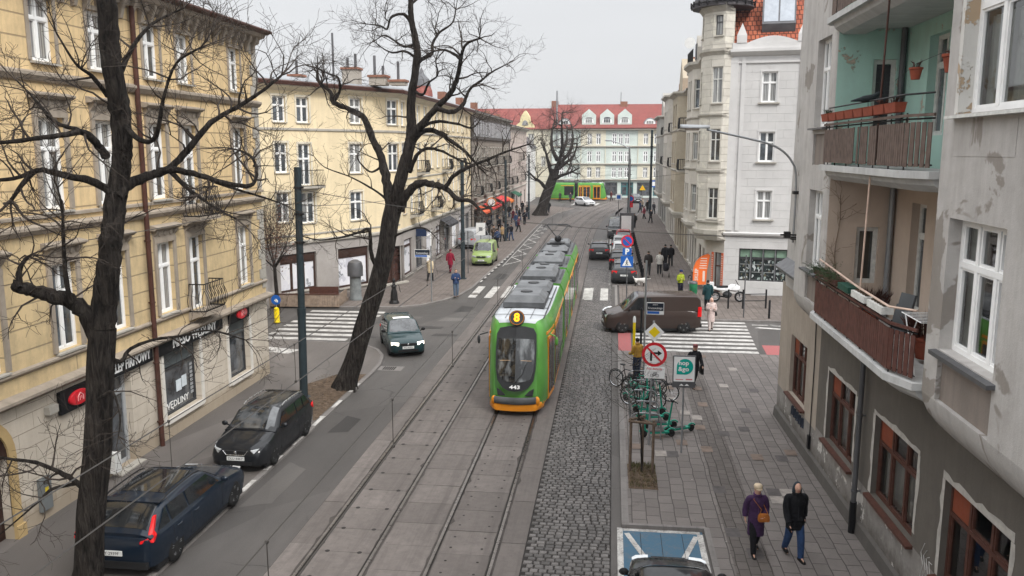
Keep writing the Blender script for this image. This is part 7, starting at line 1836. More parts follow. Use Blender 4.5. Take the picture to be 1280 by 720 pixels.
def person(label, loc, rz, coat=(.02,.02,.02), legs=(.02,.02,.025), hair=(.05,.035,.025), h=1.72, kind='walk', arms='swing', coat_len=.62, group='people on the pavements', hat=None, hood=None, shoes=(.012,.012,.012), fine=False, bag=None, gloves=None, skirt=False, scarf=None):
    s = h/1.72
    t = empty('person', loc, rz, label, 'person', group); t.scale = (s,s,s)
    me0, P = body_mesh(kind, arms, fine)
    me = me0.copy(); me.materials.clear(); me.materials.append(M_skin)
    body = bpy.data.objects.new('body', me); COL.objects.link(body); body.parent = t
    V = lambda k: Vector(P[k])
    mat = lambda nm, c, r=.85: plain('%s_%d_%d_%d' % (nm, c[0]*999, c[1]*999, c[2]*999), c, r, var=.22, vs=9, bump=.02)
    cm = mat('cloth', coat); lm = mat('trousers', legs)
    # head egg with features, same skin (kept in the body mesh)
    mb = MB(); hc = V('hd1')+Vector((0,0,-.01)); N = 14; rows = []
    for i in range(11):
        q = -math.pi/2+math.pi*i/10; z = .118*math.sin(q); rr = math.cos(q); jaw = 1-.28*max(0,-math.sin(q))**1.5
        row = []
        for k in range(N):
            a = 2*math.pi*k/N; x = .077*rr*math.cos(a)*jaw; y = .095*rr*math.sin(a)*(1 if math.sin(a) > 0 else .92*jaw+.08)
            if math.sin(a) < -.97 and -.3 < math.sin(q) < .05: y -= .022      # nose
            row.append((hc.x+x, hc.y+y, hc.z+z))
        rows.append(row)
    mb.loft(rows)
    for sx_ in (-1,1): mb.ball((hc.x+sx_*.078,hc.y+.005,hc.z-.01),(.012,.022,.032),6,4)
    bm = bmesh.new(); bm.from_mesh(body.data); tmp = bpy.data.meshes.new('h'); tmp.from_pydata(mb.v,[],mb.f); bm.from_mesh(tmp)
    for f in bm.faces: f.smooth = True
    bm.to_mesh(body.data); bm.free(); bpy.data.meshes.remove(tmp)
    if fine:
        mb = MB()
        for sx_ in (-1,1): mb.ball((hc.x+sx_*.030,hc.y-.078,hc.z+.008),(.013,.008,.008),8,5)
        mb.build('eyes', plain('eye_dark',(.03,.025,.02),.3), body); mb = MB(); mb.ball((hc.x,hc.y-.078,hc.z-.062),(.024,.010,.006),8,4); mb.build('mouth', plain('lip',(.30,.12,.10),.6), body)
    # trousers
    tr = MB()
    for nm in 'RL':
        hp, kn, an = V('hip'+nm), V('kne'+nm), V('ank'+nm)
        an2 = an+Vector((0,0,-.015)); pts = smooth_path([hp+Vector((0,0,.06)),hp,kn,an2],4); m = len(pts)
        rad = [.108 if i < 4 else .104-.04*(i-4)/(m-5) for i in range(m)]
        if skirt: rad = [.11]*4+[.10-.045*(i-4)/(m-5) for i in range(4,m)]
        tr.tube(pts, rad, 10)
    tr.loft([ell((0,0,.86),.155,.105),ell((0,0,.95),.165,.115),ell((0,0,1.05),.15,.105)]); tr.build('trousers', lm, t, smooth=True, angle=80)
    # shoes
    for nm in 'RL':
        a, b_ = V('ank'+nm), V('toe'+nm); sh = MB(); d = (b_-a); d.z = 0; d.normalize(); c = Vector((0,0,1)).cross(d)
        rows = []
        for f, wd, ht in ((-.10,.030,.05),(-.07,.040,.09),(0,.042,.085),(.07,.046,.055),(.14,.046,.045),(.185,.028,.03)):
            o_ = a+d*f; o_.z = a.z-.085
            rows.append([tuple(o_+c*wd*x+Vector((0,0,ht*z))) for x,z in ((-1,0),(1,0),(1,.6),(.6,1),(-.6,1),(-1,.6))])
        sh.loft(rows); sh.build('shoe', mat('shoe',shoes,.5), t, smooth=True, angle=60)
    # coat: torso shell, hem, sleeves
    hem = 1.08-coat_len*.62 if coat_len > .3 else .98
    puff = .014 if coat_len > .3 else 0
    mid = (V('kneR')+V('kneL'))/2; sway = mid.y*.35
    mb = MB(); rr_ = random.Random(int(abs(loc[0]*100)))
    lv = [(hem,.185+puff,.150+puff,sway*.8),(hem+(.96-hem)*.5,.188+puff,.148+puff,sway*.5),(.96,.182+puff,.138+puff,0),(1.08,.170+puff,.126+puff,0),(1.2,.180+puff,.130+puff,0),(1.32,.196+puff,.132+puff,0),(1.40,.188+puff,.118,0),(1.45,.135,.095,0),(1.49,.085,.08,-.01),(1.53,.078,.078,-.015)]
    rows = []
    for i, (z,rx,ry,dy) in enumerate(lv):
        rows.append([(x*(1+.02*math.sin(k*2.3+i)), y+dy, z+(.010*math.sin(k*1.7) if i == 0 else 0)) for k,(x,y,z) in enumerate(ell((0,0,z),rx,ry,16))])
    mb.loft(rows)
    for nm in 'RL':
        sgn = -1 if nm == 'R' else 1
        pts = smooth_path([V('sho'+nm)+Vector((-sgn*.06,0,-.01)),V('sho'+nm)+Vector((sgn*.012,0,-.015)),V('elb'+nm),V('wri'+nm)],4); m = len(pts)
        mb.tube(pts,[.074+puff*.6 if i < 5 else (.070+puff-.018*(i-5)/(m-6))*(1+.05*math.sin(i*2.1)) for i in range(m)],10)
    co = mb.build('coat', cm, t, smooth=True, angle=75)
    if fine:
        mb = MB(); mb.tube([(0,-(.140+puff),hem+.03),(0,-(.136+puff),.98),(0,-(.128+puff),1.2),(0,-(.118+puff),1.40)],.006,4); mb.build('zip', mat('zip',tuple(min(1,c*1.8+.01) for c in coat)), co)
        mb = MB()
        for z in [hem+.12+.085*k for k in range(int((1.4-hem-.1)/.085))]:
            f = 0; rx, ry = .189+puff, .142+puff
            for q in range(len(lv)-1):
                if lv[q][0] <= z <= lv[q+1][0]:
                    f = (z-lv[q][0])/(lv[q+1][0]-lv[q][0]); rx = lv[q][1]+(lv[q+1][1]-lv[q][1])*f; ry = lv[q][2]+(lv[q+1][2]-lv[q][2])*f; dy = lv[q][3]+(lv[q+1][3]-lv[q][3])*f
            mb.tube([(x,y+dy,z) for x,y,_ in ell((0,0,z),rx+.001,ry+.001,20)],.0045,3,closed=True)
        mb.build('quilting', mat('quilt',tuple(c*.5 for c in coat)), co)
    mb = MB(); mb.ring((0,-.012,1.515),(0,-.12,1),.078,.026,14,6); mb.build('collar', mat('scarf',scarf) if scarf else cm, t, smooth=True)
    # hair / hat / hood
    if hood:
        mb = MB(); rows = []
        for q in range(8):
            a = math.pi*.5*q/7; z = hc.z-.10+.235*math.sin(a); r_ = math.cos(a*.98)
            rows.append([(hc.x+.105*r_*math.cos(w_), hc.y+.012+.120*r_*math.sin(w_)*(1 if math.sin(w_) > 0 else .42+.5*q/7), z) for w_ in [2*math.pi*k/16 for k in range(16)]])
        mb.grid(rows, True); mb.build('hood', mat('hood',hood), t, smooth=True, recalc=False, angle=80)
    if hat:
        mb = MB(); mb.lathe([(.090,hc.z+.035),(.100,hc.z+.055),(.104,hc.z+.10),(.085,hc.z+.135),(.04,hc.z+.15)],(hc.x,hc.y),16,1,1.12); 
        mb.loft([[(x,y-.085,z) for x,y,z in ell((hc.x,hc.y,hc.z+zq),.075*f,.075*f,12)] for zq,f in ((.036,1),(.05,.96))]); mb.build('hat', mat('hat',hat), t, smooth=True, angle=60)
    if not hood:
        mb = MB(); rows = []
        for q in range(7):
            a = -.25+1.82*q/6; z = hc.z+.012+.118*math.sin(a); r_ = math.cos(a)
            rows.append([(hc.x+.086*r_*math.cos(w_), hc.y+.006+.104*r_*math.sin(w_)*(1 if math.sin(w_) > -.2 else (.55 if q < 3 else .98)), z) for w_ in [2*math.pi*k/14 for k in range(14)]])
        mb.grid(rows, True); mb.build('hair', mat('hair',hair), t, smooth=True, recalc=False, angle=80)
    if gloves:
        for nm in 'RL':
            w_, hh = V('wri'+nm), V('han'+nm); d = (hh-w_).normalized(); mb = MB(); mb.tube([w_-d*.02,w_+d*.03,hh,hh+d*.05,hh+d*.09],[.036,.034,.042,.038,.018],8); 
            for k in (-1,0,1): mb.tube([hh+Vector((0,k*.018,0))+d*.04,hh+Vector((0,k*.022,0))+d*.115],[.013,.009],5)
            mb.tube([hh+Vector((0,-.035,0)),hh+Vector((0,-.05,0))+d*.04],[.014,.01],5); mb.build('glove', mat('glove',gloves), t, smooth=True)
    if bag: # a thing of its own
        bt = empty('handbag', loc, rz, bag[1], 'bag'); bt.scale = (s,s,s); bx, by, bz = bag[2]
        mb = MB(); w_, d_, h_ = bag[3]
        mb.loft([[(bx+x*w_*f,by+y*d_*f,bz+zq) for x,y in ((-.5,-.4),(-.35,-.5),(.35,-.5),(.5,-.4),(.5,.4),(.35,.5),(-.35,.5),(-.5,.4))] for zq,f in ((0,.9),(.03,1),(h_*.7,.96),(h_,.72))]); mb.build('bag_body', mat('bag',bag[0],.5), bt, smooth=True, angle=50)
        mb = MB(); top_ = bag[4]; mb.tube([(bx-w_*.38,by,bz+h_*.9),top_,(bx+w_*.38,by,bz+h_*.9)] if len(bag) < 6 else [(bx-w_*.38,by,bz+h_*.9)]+list(bag[5])+[(bx+w_*.38,by,bz+h_*.9)],.008,4); mb.build('strap', mat('bag',bag[0],.5), bt)
    return t
def gp(px, py, z=0): x, y = ground(px, py, z); return (x, y, z)
# the two walking toward the camera
person('woman in a purple quilted coat and cream cap walking with a tan bag', gp(943,691,PR), R(8), (.050,.024,.065), (.012,.012,.014), (.25,.2,.16), 1.64, 'walk', 'bag', .95, 'people walking in the foreground', hat=(.52,.42,.30), fine=True, scarf=(.07,.03,.09),
       bag=((.36,.12,.025),'tan orange shoulder bag held before the purple coat',(.10,-.24,.92),(.27,.10,.19),(.08,-.22,1.15),[(.05,-.2,1.2),(-.12,-.10,1.42),(.05,.05,1.50)]))
person('man in a bulky black jacket, blue jeans and grey hooded hat walking', gp(991,696,PR), R(12), (.010,.010,.012), (.03,.06,.14), (.12,.12,.12), 1.78, 'walk2', 'swing', .62, 'people walking in the foreground', hood=(.035,.045,.055), fine=True, gloves=(.012,.012,.013))
# by the signs and the crossing
person('person in a black coat with a shopping bag behind the map sign', gp(867,484,PR), R(15), (.012,.012,.014), (.012,.012,.014), (.20,.045,.04), 1.68, 'walk', 'swing', .62, hat=(.16,.05,.05), bag=((.012,.012,.012),'black shopping bag carried beside the map sign',(.30,-.02,.55),(.10,.34,.32),(.28,-.05,.95)))
person('person in a mustard jacket bending over the bicycles at the crossing', gp(796,474,PR), R(-150), (.36,.20,.035), (.02,.03,.06), (.02,.015,.012), 1.68, 'stand', 'push', .25)
person('woman in pale pink hooded clothes crossing the zebra behind the van', gp(888,413,.01), R(10), (.55,.44,.41), (.58,.50,.47), (.5,.4,.38), 1.70, 'stroll', 'phone', .95, hood=(.50,.33,.29), bag=((.015,.015,.015),'small black bag at the hip of the pink dressed woman',(.26,.02,.78),(.08,.2,.2),(.2,0,1.2)))
person('person in a reflective yellow vest behind the brown van', gp(850,372,.09), R(30), (.30,.36,.03), (.012,.012,.02), (.02,.02,.05), 1.72, 'stand', 'phone', .2, hat=(.02,.03,.10))
person('person with a dark teal coat standing before the orange flag', gp(884,388,.09), R(190), (.012,.045,.05), (.012,.012,.015), (.03,.02,.02), 1.75, 'stand', 'swing', .7)
person('person in a white jacket pushing a stroller on the right pavement', gp(824,343,.09), R(175), (.58,.56,.52), (.012,.012,.014), (.12,.09,.06), 1.68, 'walk', 'push', .45)
person('person in a dark brown jacket walking beside the white jacketed one', gp(810,344,.09), R(178), (.035,.03,.028), (.02,.02,.02), (.05,.04,.03), 1.78, 'walk2', 'swing', .45)
person('first of two dark dressed walkers beyond the stroller', gp(831,334,.09), R(182), (.010,.010,.012), (.010,.010,.012), (.02,.02,.02), 1.80, 'walk', 'swing', .6)
person('second of two dark dressed walkers beyond the stroller', gp(838,333,.09), R(182), (.014,.013,.016), (.012,.012,.012), (.02,.02,.02), 1.72, 'walk2', 'swing', .6)
st_ = empty('stroller', gp(832,346,.09), R(175), 'dark pushchair in front of the white jacketed person', 'stroller')
for sx_ in (-1,1):
    for y in (-.35,.3): mb = MB(); mb.ring((sx_*.24,y,.13),(1,0,0),.11,.022,14,5); mb.build('wheel', M_tyre, st_, smooth=True)
mb = MB()
for sx_ in (-1,1): mb.tube([(sx_*.24,-.35,.13),(sx_*.23,.1,.55),(sx_*.22,.45,1.0)],.014,5); mb.tube([(sx_*.24,.3,.13),(sx_*.23,-.1,.5)],.014,5)
mb.tube([(-.22,.45,1.0),(.22,.45,1.0)],.014,5); mb.build('frame', M_iron, st_)
mb = MB(); mb.loft([ell((0,-.12,.42),.16,.26),ell((0,-.12,.6),.21,.34),ell((0,-.05,.85),.21,.30),ell((0,.02,1.0),.14,.18)]); mb.build('seat', plain('pram_dark',(.02,.02,.025),.8), st_, smooth=True)
# white dog with dark legs near the bollards
dg_ = empty('dog', gp(800,359,.02), R(80), 'white dog with dark legs standing by the parked estate car', 'dog')
J = [(0,.28,.50),(0,.0,.50),(0,-.25,.52),(0,-.42,.62),(0,-.56,.66),(0,-.70,.62)]; Rr = [.11,.12,.15,.08,.09,.045]; E = [(i,i+1) for i in range(5)]
for s_ in (-1,1):
    b0 = len(J); J += [(s_*.08,-.26,.36),(s_*.08,-.24,.2),(s_*.08,-.26,.03),(s_*.09,.28,.38),(s_*.09,.22,.26),(s_*.09,.34,.16),(s_*.09,.30,.03)]; Rr += [.055,.032,.03,.07,.04,.028,.03]; E += [(2,b0),(b0,b0+1),(b0+1,b0+2),(0,b0+3),(b0+3,b0+4),(b0+4,b0+5),(b0+5,b0+6)]
b0 = len(J); J += [(0,.42,.60),(0,.5,.75)]; Rr += [.03,.015]; E += [(0,b0),(b0,b0+1)]
me = skin_mesh(J, E, Rr, 1, 1); me.materials.clear(); me.materials.append(plain('dog_white',(.60,.58,.55),.9)); me.materials.append(plain('dog_dark',(.03,.028,.026),.9))
for p in me.polygons: p.material_index = 1 if (p.center.z < .34 or (p.center.y < -.50 and p.center.z > .66)) else 0
o = bpy.data.objects.new('body', me); COL.objects.link(o); o.parent = dg_
mb = MB(); mb.ball((-.06,-.52,.72),(.02,.05,.06),6,4); mb.ball((.06,-.52,.72),(.02,.05,.06),6,4); mb.build('ears', MATS['dog_dark'], dg_)
# left pavement, near
person('person in a cream coat walking by the corner shop door', gp(538,351,.09), R(165), (.55,.45,.30), (.012,.012,.014), (.35,.3,.25), 1.66, 'walk', 'swing', .75, hat=(.55,.52,.48))
person('person in a crimson coat on the pavement beyond the corner', gp(563,341,.09), R(170), (.24,.012,.035), (.14,.012,.03), (.05,.03,.02), 1.74, 'walk2', 'swing', .75, hat=(.18,.02,.04))
person('person in a blue jacket looking at a phone at the crossing kerb', gp(570,371,.09), R(25), (.03,.055,.13), (.10,.14,.20), (.12,.08,.05), 1.74, 'stand', 'phone', .35)
# the crowd at the stop and walkers far off
rr = random.Random(12)
pal = [((.012,.012,.016),'black'),((.03,.05,.11),'navy blue'),((.30,.20,.10),'tan'),((.16,.16,.17),'grey'),((.10,.02,.03),'wine red'),((.02,.05,.035),'dark green'),((.55,.53,.5),'pale'),((.06,.045,.035),'brown')]
spots = [(628,302),(634,298),(640,301),(648,290),(655,281),(646,284),(622,310),(617,304),(611,292),(606,296),(600,289),(625,290),(633,287),(650,276),(659,272),(641,279),(622,283),(613,283),(606,279),(629,279),(636,272),(645,270),(652,266)]
cols_ = [2,0,0,4,0,1,1,7,0,3,6,0,5,0,0,4,0,1,0,3,0,7,0]
where = ['first by the kerb','beside the lamp pole','at the kerb edge','further along the stop','last by the kerb','in the middle of the group','nearest the lime van','left of the lamp pole','by the shop wall','near the shop wall','at the shop door','behind the lamp pole','between two others','beyond the stop','near the far tree','deep in the crowd','under the red awning','by the orange awning','in the doorway','among the crowd','past the red signs','towards the bend','farthest before the far tree']
for i, (px, py) in enumerate(spots):
    c, nm = pal[cols_[i]]
    person('person in a %s jacket in the stop crowd, %s' % (nm, where[i]), gp(px+rr.uniform(-1,1), py, .09), rr.uniform(0,6.3), c, rr.choice([(.012,.012,.015),(.03,.05,.10),(.02,.02,.02)]), (.04,.03,.02), 1.62+rr.random()*.2, rr.choice(['walk','walk2','stand']), rr.choice(['swing','phone','swing']), rr.choice([.25,.5,.7]), 'people waiting at the stop')
fars = [((793,285),(.02,.02,.02),'black'),((805,274),(.35,.08,.10),'pink'),((813,279),(.012,.012,.016),'black'),((817,268),(.05,.05,.055),'grey'),((800,266),(.03,.05,.1),'blue'),((809,265),(.02,.02,.02),'black'),((803,262),(.3,.25,.2),'beige'),((812,262),(.02,.03,.05),'navy'),((764,251),(.10,.02,.02),'dark red'),((700,252),(.03,.03,.03),'black'),((713,253),(.03,.03,.04),'dark'),((686,266),(.02,.02,.02),'black')]
wh = ['nearest on the far right pavement','by the right wall, small','close to the right wall','beyond the others by the wall','just past the first car row','in the far right knot','at the back of the right knot','last before the right corner','crossing before the far tram','left of the far white car','beside the waiting tram','under the far tree']
for ((px,py),c,nm), w_ in zip(fars, wh): person('distant person in %s, %s' % (nm, w_), gp(px,py,.05), rr.uniform(0,6.3), c, (.015,.015,.02), (.04,.03,.02), 1.72, rr.choice(['walk','walk2']), 'swing', .5, 'distant walkers')
# ================================================================ poles, lamps, wires
M_pole = plain('pole_slate', (.030,.042,.048), .55, .2, .2, 2); M_galv = plain('pole_galvanised', (.30,.31,.32), .45, .6, .12, 3); M_sgrey = plain('sign_back_grey', (.22,.23,.24), .5, .4)
M_sred = plain('sign_red', (.55,.02,.03), .35, var=.05); M_swhite = plain('sign_white', (.72,.72,.71), .4, var=.05); M_sblue = plain('sign_blue', (.015,.10,.38), .35, var=.06); M_syel = plain('sign_yellow', (.75,.55,.01), .35, var=.04)
def pole(label, x, y, z0, h, r=.13, mat=None, group='traction poles beside the street', lean=(0,0), cap=True):
    t = empty('traction_pole', (x,y,z0), 0, label, 'pole', group)
    mb = MB(); mb.tube([(0,0,0),(lean[0]*.4,lean[1]*.4,h*.38)], r, 14); mb.tube([(lean[0]*.4,lean[1]*.4,h*.38),(lean[0],lean[1],h)], r*.86, 14); mb.tube([(lean[0]*.39,0,h*.37),(lean[0]*.41,0,h*.40)], r*1.08, 14)
    mb.build('shaft', mat or M_pole, t, smooth=True, angle=40)
    mb = MB(); mb.cyl((0,0,0),(0,0,.06),r*1.7,None,14); mb.build('base_plate', mat or M_pole, t)
    for z in (h*.68,h*.8,h*.91): mb = MB(); mb.cyl((lean[0]*z/h,0,z),(lean[0]*z/h,0,z+.08),r*1.05,None,12); mb.cbox((lean[0]*z/h+r,0,z+.04),(.12,.06,.06)); mb.build('wire_clamp', M_iron, t)
    return t
pole('dark slate steel pole in front of the ochre house behind the black estate car', -11.36, 29.07, PL, 8.6, .15, lean=(.12,0))
pole('dark pole by the crossing left of the lime van', -10.56, 58.6, .09, 8.4, .15)
pole('dark pole rising out of the stop crowd', -10.72, 84.2, .09, 8.2, .13)
pole('dark pole before the far leaning tree', -10.99, 110.9, .09, 8.6, .13)
pole('dark pole by the parked row on the right', 1.75, 87.2, .09, 8.3, .15)
pole('tall dark pole at the end of the right pavement', 5.6, 124, .09, 12.0, .2)
pole('thin distant pole before the mint house', 2.6, 135, .05, 9.5, .12)
# lamp arm fixed on R1
t = empty('street_lamp', (5.83,27.5,6.3), 0, 'street lamp on a long curved arm fixed to the weathered grey tenement', 'street lamp', world=True)
mb = MB(); mb.tube(smooth_path([(5.80,27.5,6.35),(5.80,27.5,8.3),(5.62,27.5,8.95),(5.1,27.5,9.4),(4.2,27.5,9.66),(2.95,27.5,9.93)],5), .034, 8); mb.build('lamp_arm', M_galv, t, smooth=True)
mb = MB(); mb.loft([[(x,27.5+y_*w_,9.96+zz_+(3.0-x)*.03) for y_,zz_ in ((-1,0),(1,0),(1,.05),(.5,.11),(-.5,.11),(-1,.05))] for x,w_ in ((3.05,.05),(2.85,.11),(2.5,.15),(2.2,.12),(2.12,.05))]); h_ = mb.build('lamp_head', M_galv, t, smooth=True, angle=50)
mb = MB(); mb.loft([ell((2.5,27.5,9.90),.2,.09),ell((2.5,27.5,9.98),.26,.13)]); mb.build('lamp_glass', plain('lamp_glass',(.35,.30,.26),.2), h_, smooth=True)
for z in (6.45,7.9): mb = MB(); mb.box(5.72,5.95,27.4,27.6,z,z+.1); mb.build('bracket', M_iron, t)
t = empty('street_lamp', (1.75,86.6,.09), 0, 'slim street lamp with a short arm above the parked row', 'street lamp')
mb = MB(); mb.tube(smooth_path([(0,0,0),(0,0,8.6),(-.3,0,9.4),(-1.1,0,9.85),(-1.9,0,10.1)],4), .06, 8); mb.build('lamp_arm', M_galv, t, smooth=True); mb = MB(); mb.ball((-2.2,0,10.13),(.38,.14,.09),10,6); mb.build('lamp_head', M_galv, t, smooth=True)
# overhead line: contact wire, messenger and droppers over each track
def sagline(mb, a, b_, sag, r, k=10, n=4):
    a, b_ = Vector(a), Vector(b_); mb.tube([a.lerp(b_, i/k)-Vector((0,0,sag*4*(i/k)*(1-i/k))) for i in range(k+1)], r, n, False)
M_wire = plain('wire_copper', (.05,.045,.04), .5, .4)
for X, lab in ((-3.25,'contact wire with droppers over the right hand track'),(-6.08,'contact wire with droppers over the left hand track')):
    t = empty('overhead_wire', (X,50,4.8), 0, lab, 'overhead wire', 'tram overhead wires', world=True)
    mb = MB(); mb.tube([(X+dxc(y),y,4.80) for y in range(2,160,6)], .012, 4, False); mb.build('contact_wire', M_wire, t)
    mb = MB(); mb.tube([(X+dxc(y),y,5.56) for y in range(2,160,6)], .010, 4, False); mb.build('messenger_wire', M_wire, t)
    for y in (7.2,11.87,16.68,23.67,30.5,38,46,56,66,78): 
        if X < -5: y += 3.3
        mb = MB(); mb.tube([(X,y,4.80),(X,y,5.56)], .006, 4); mb.ball((X,y,5.56),.025,6,4); mb.ball((X,y,4.82),.03,6,4); mb.build('dropper', M_wire, t)
span = [((-11.25,29.07,7.9),(5.35,24.9,6.75),.35,'span wire from the slate pole to the weathered tenement'),
        ((-10.56,58.6,7.2),(5.5,62.5,7.6),.35,'span wire by the white corner house turret'),((-10.72,84.2,6.8),(1.75,87.2,6.9),.3,'span wire between the crowd pole and the right lamp pole'),((-10.99,110.9,7.0),(5.6,115,7.2),.3,'farthest span wire across the bend'),((-14.0,20.5,6.9),(-11.25,29.07,7.6),.1,'short wire from the ochre house to the slate pole'),((-11.25,29.07,7.3),(-10.56,58.6,7.3),.5,'long cable between the slate pole and the crossing pole')]
for a, b_, sg, lab in span:
    mb = MB(); sagline(mb, a, b_, sg, .011); tag(mb.build('span_wire', M_wire), lab, 'wire', 'span wires above the street')
mb = MB(); mb.box(5.42,5.6,26.9,27.1,6.55,6.75); mb.tube([(5.3,27,6.65),(5.9,27,6.65)],.03,6); o = mb.build('wire_anchor', M_iron); tag(o, 'small black wire anchor jutting from the far edge of the grey tenement', 'wire anchor')
# ================================================================ traffic signs
def disc(mb, x, y, z, r, d=.012, n=32):
    mb.add([(x+r*math.cos(2*math.pi*k/n), y, z+r*math.sin(2*math.pi*k/n)) for k in range(n)]+[(x+r*math.cos(2*math.pi*k/n), y+d, z+r*math.sin(2*math.pi*k/n)) for k in range(n)], [tuple(range(n)),tuple(range(n,2*n))[::-1]]+[(k,(k+1)%n,(k+1)%n+n,k+n) for k in range(n)])
def bikeglyph(mb, x, y, z, s):
    for dx in (-.5,.5): mb.ring((x+dx*s,y,z),(0,1,0),.3*s,.035*s,14,4)
    for a, b_ in (((-.5,0),(-.15,.45)),((-.15,.45),(.32,.45)),((.32,.45),(.02,-.02)),((.02,-.02),(-.5,0)),((.5,0),(.28,.6)),((-.15,.45),(.02,-.02)),((-.18,.6),(-.02,.6)),((.2,.62),(.38,.6))): mb.tube([(x+a[0]*s,y,z+a[1]*s),(x+b_[0]*s,y,z+b_[1]*s)],.035*s,4)
y = 25.43; f = y-.06
sp_ = empty('sign_post', (1.30,y,PR), 0, 'galvanised post carrying the priority and no right turn signs', 'sign post', world=True)
MB().cyl((1.30,y,PR),(1.36,y,4.1),.032,.032,10).build('shaft', M_galv, sp_, smooth=True)
t = empty('traffic_sign', (1.38,f,3.76), 0, 'yellow diamond priority road sign above the no right turn sign', 'road sign', world=True)
for nm, hw_, m_, dy in (('sign_plate',.30,M_swhite,0),('yellow_field',.175,M_syel,-.004)):
    mb = MB(); mb.prismy([(1.38-hw_,3.76),(1.38,3.76-hw_),(1.38+hw_,3.76),(1.38,3.76+hw_)], f+dy, f+dy+.012); mb.build(nm, m_, t)
t = empty('traffic_sign', (1.40,f,3.05), 0, 'round red rimmed no right turn sign on the near post', 'road sign', world=True)
mb = MB(); disc(mb,1.40,f,3.05,.385); mb.build('sign_plate', M_sred, t); mb = MB(); disc(mb,1.40,f-.004,3.05,.295); mb.build('white_field', M_swhite, t)
mb = MB(); mb.box(1.27,1.33,f-.010,f-.006,2.85,3.10); mb.box(1.27,1.52,f-.0101,f-.0061,3.07,3.13); mb.prismy([(1.50,3.01),(1.63,3.10),(1.50,3.19)], f-.0102, f-.0062); mb.build('turn_arrow', M_black, t)
mb = MB(); c, s = math.cos(R(45)), math.sin(R(45)); L_ = .33; w_ = .028; mb.prismy([(1.40-L_*c-w_*s,3.05+L_*s-w_*c),(1.40+L_*c-w_*s,3.05-L_*s-w_*c),(1.40+L_*c+w_*s,3.05-L_*s+w_*c),(1.40-L_*c+w_*s,3.05+L_*s+w_*c)], f-.0135, f-.0105); mb.build('red_bar', M_sred, t)
t = empty('traffic_sign', (1.42,f,2.45), 0, 'small white plate with a bicycle below the no right turn sign', 'road sign', world=True)
mb = MB(); mb.box(1.11,1.73,f,f+.012,2.29,2.66); mb.build('sign_plate', M_swhite, t); mb = MB(); bikeglyph(mb,1.42,f-.006,2.39,.16); mb.build('bicycle_symbol', M_black, t)
text('lettering','Nie dotyczy',.095,basis((1.42,f-.004,2.60),(1,0,0),(0,0,1)),M_sred,t,.002)
# map sign
y = 24.85; f = y-.05
t = empty('map_sign', (2.27,y,PR), 0, 'white and teal hop&go panel on its own post on the pavement', 'sign', world=True)
MB().cyl((2.27,y,PR),(2.27,y,2.25),.03,.03,10).build('shaft', M_galv, t, smooth=True)
mb = MB(); mb.box(1.93,2.61,f,f+.05,2.19,3.18); p_ = mb.build('panel_frame', M_tindark, t); mb = MB(); mb.box(1.96,2.58,f-.004,f-.0005,2.38,3.15); mb.build('panel_face', M_swhite, p_)
mb = MB(); disc(mb,2.29,f-.009,2.84,.245,.004); mb.box(2.045,2.25,f-.0094,f-.0052,2.60,2.84); mb.build('teal_drop', plain('hop_teal',(.005,.33,.27),.4,var=.04), p_)
text('lettering','hop\n&go',.19,basis((2.25,f-.0105,2.86),(1,0,0),(0,0,1)),M_swhite,p_,.001,bold=.005,sx=1.05)
mb = MB(); mb.box(2.02,2.25,f-.006,f-.0042,2.43,2.455); mb.box(2.32,2.52,f-.006,f-.0042,2.43,2.47); mb.build('red_small_print', plain('print_red',(.6,.2,.2),.5), p_)
mb = MB(); mb.prismy([(2.13,2.25),(2.27,2.25),(2.2,2.31)], f-.004, f-.0005); mb.prismy([(2.29,2.25),(2.43,2.25),(2.36,2.31)], f-.004, f-.0005); mb.build('arrow_mark', M_swhite, p_)
# no parking / P / crossing stack
y = 49.1; f = y-.06; X0 = .95
sp_ = empty('sign_post', (X0+.03,y,.09), 0, 'post with parking and crossing signs beside the first parked car', 'sign post', world=True); MB().cyl((X0+.03,y,.09),(X0,y,4.4),.035,.035,10).build('shaft', M_tindark, sp_, smooth=True)
t = empty('traffic_sign', (X0,f,4.0), 0, 'round blue and red no parking sign at the top of its stack', 'road sign', world=True)
mb = MB(); disc(mb,X0,f,4.0,.36); mb.build('sign_plate', M_sred, t); mb = MB(); disc(mb,X0,f-.004,4.0,.27); mb.build('blue_field', M_sblue, t)
mb = MB(); L_ = .30; w_ = .03; mb.prismy([(X0-L_*c-w_*s,4+L_*s-w_*c),(X0+L_*c-w_*s,4-L_*s-w_*c),(X0+L_*c+w_*s,4-L_*s+w_*c),(X0-L_*c+w_*s,4+L_*s+w_*c)], f-.010, f-.006); mb.build('red_bar', M_sred, t)
t = empty('traffic_sign', (X0,f,3.4), 0, 'square blue parking sign with a white P', 'road sign', world=True)
mb = MB(); mb.box(X0-.26,X0+.26,f,f+.012,3.16,3.60); mb.build('sign_plate', M_sblue, t); text('lettering','P',.46,basis((X0,f-.005,3.38),(1,0,0),(0,0,1)),M_swhite,t,.002,bold=.02)
t = empty('traffic_sign', (X0,f,2.9), 0, 'square blue pedestrian crossing sign below the parking sign', 'road sign', world=True)
mb = MB(); mb.box(X0-.36,X0+.36,f,f+.012,2.46,3.12); mb.build('sign_plate', M_sblue, t); mb = MB(); mb.prismy([(X0-.28,2.54),(X0+.28,2.54),(X0,3.05)], f-.005, f-.001); mb.build('white_triangle', M_swhite, t)
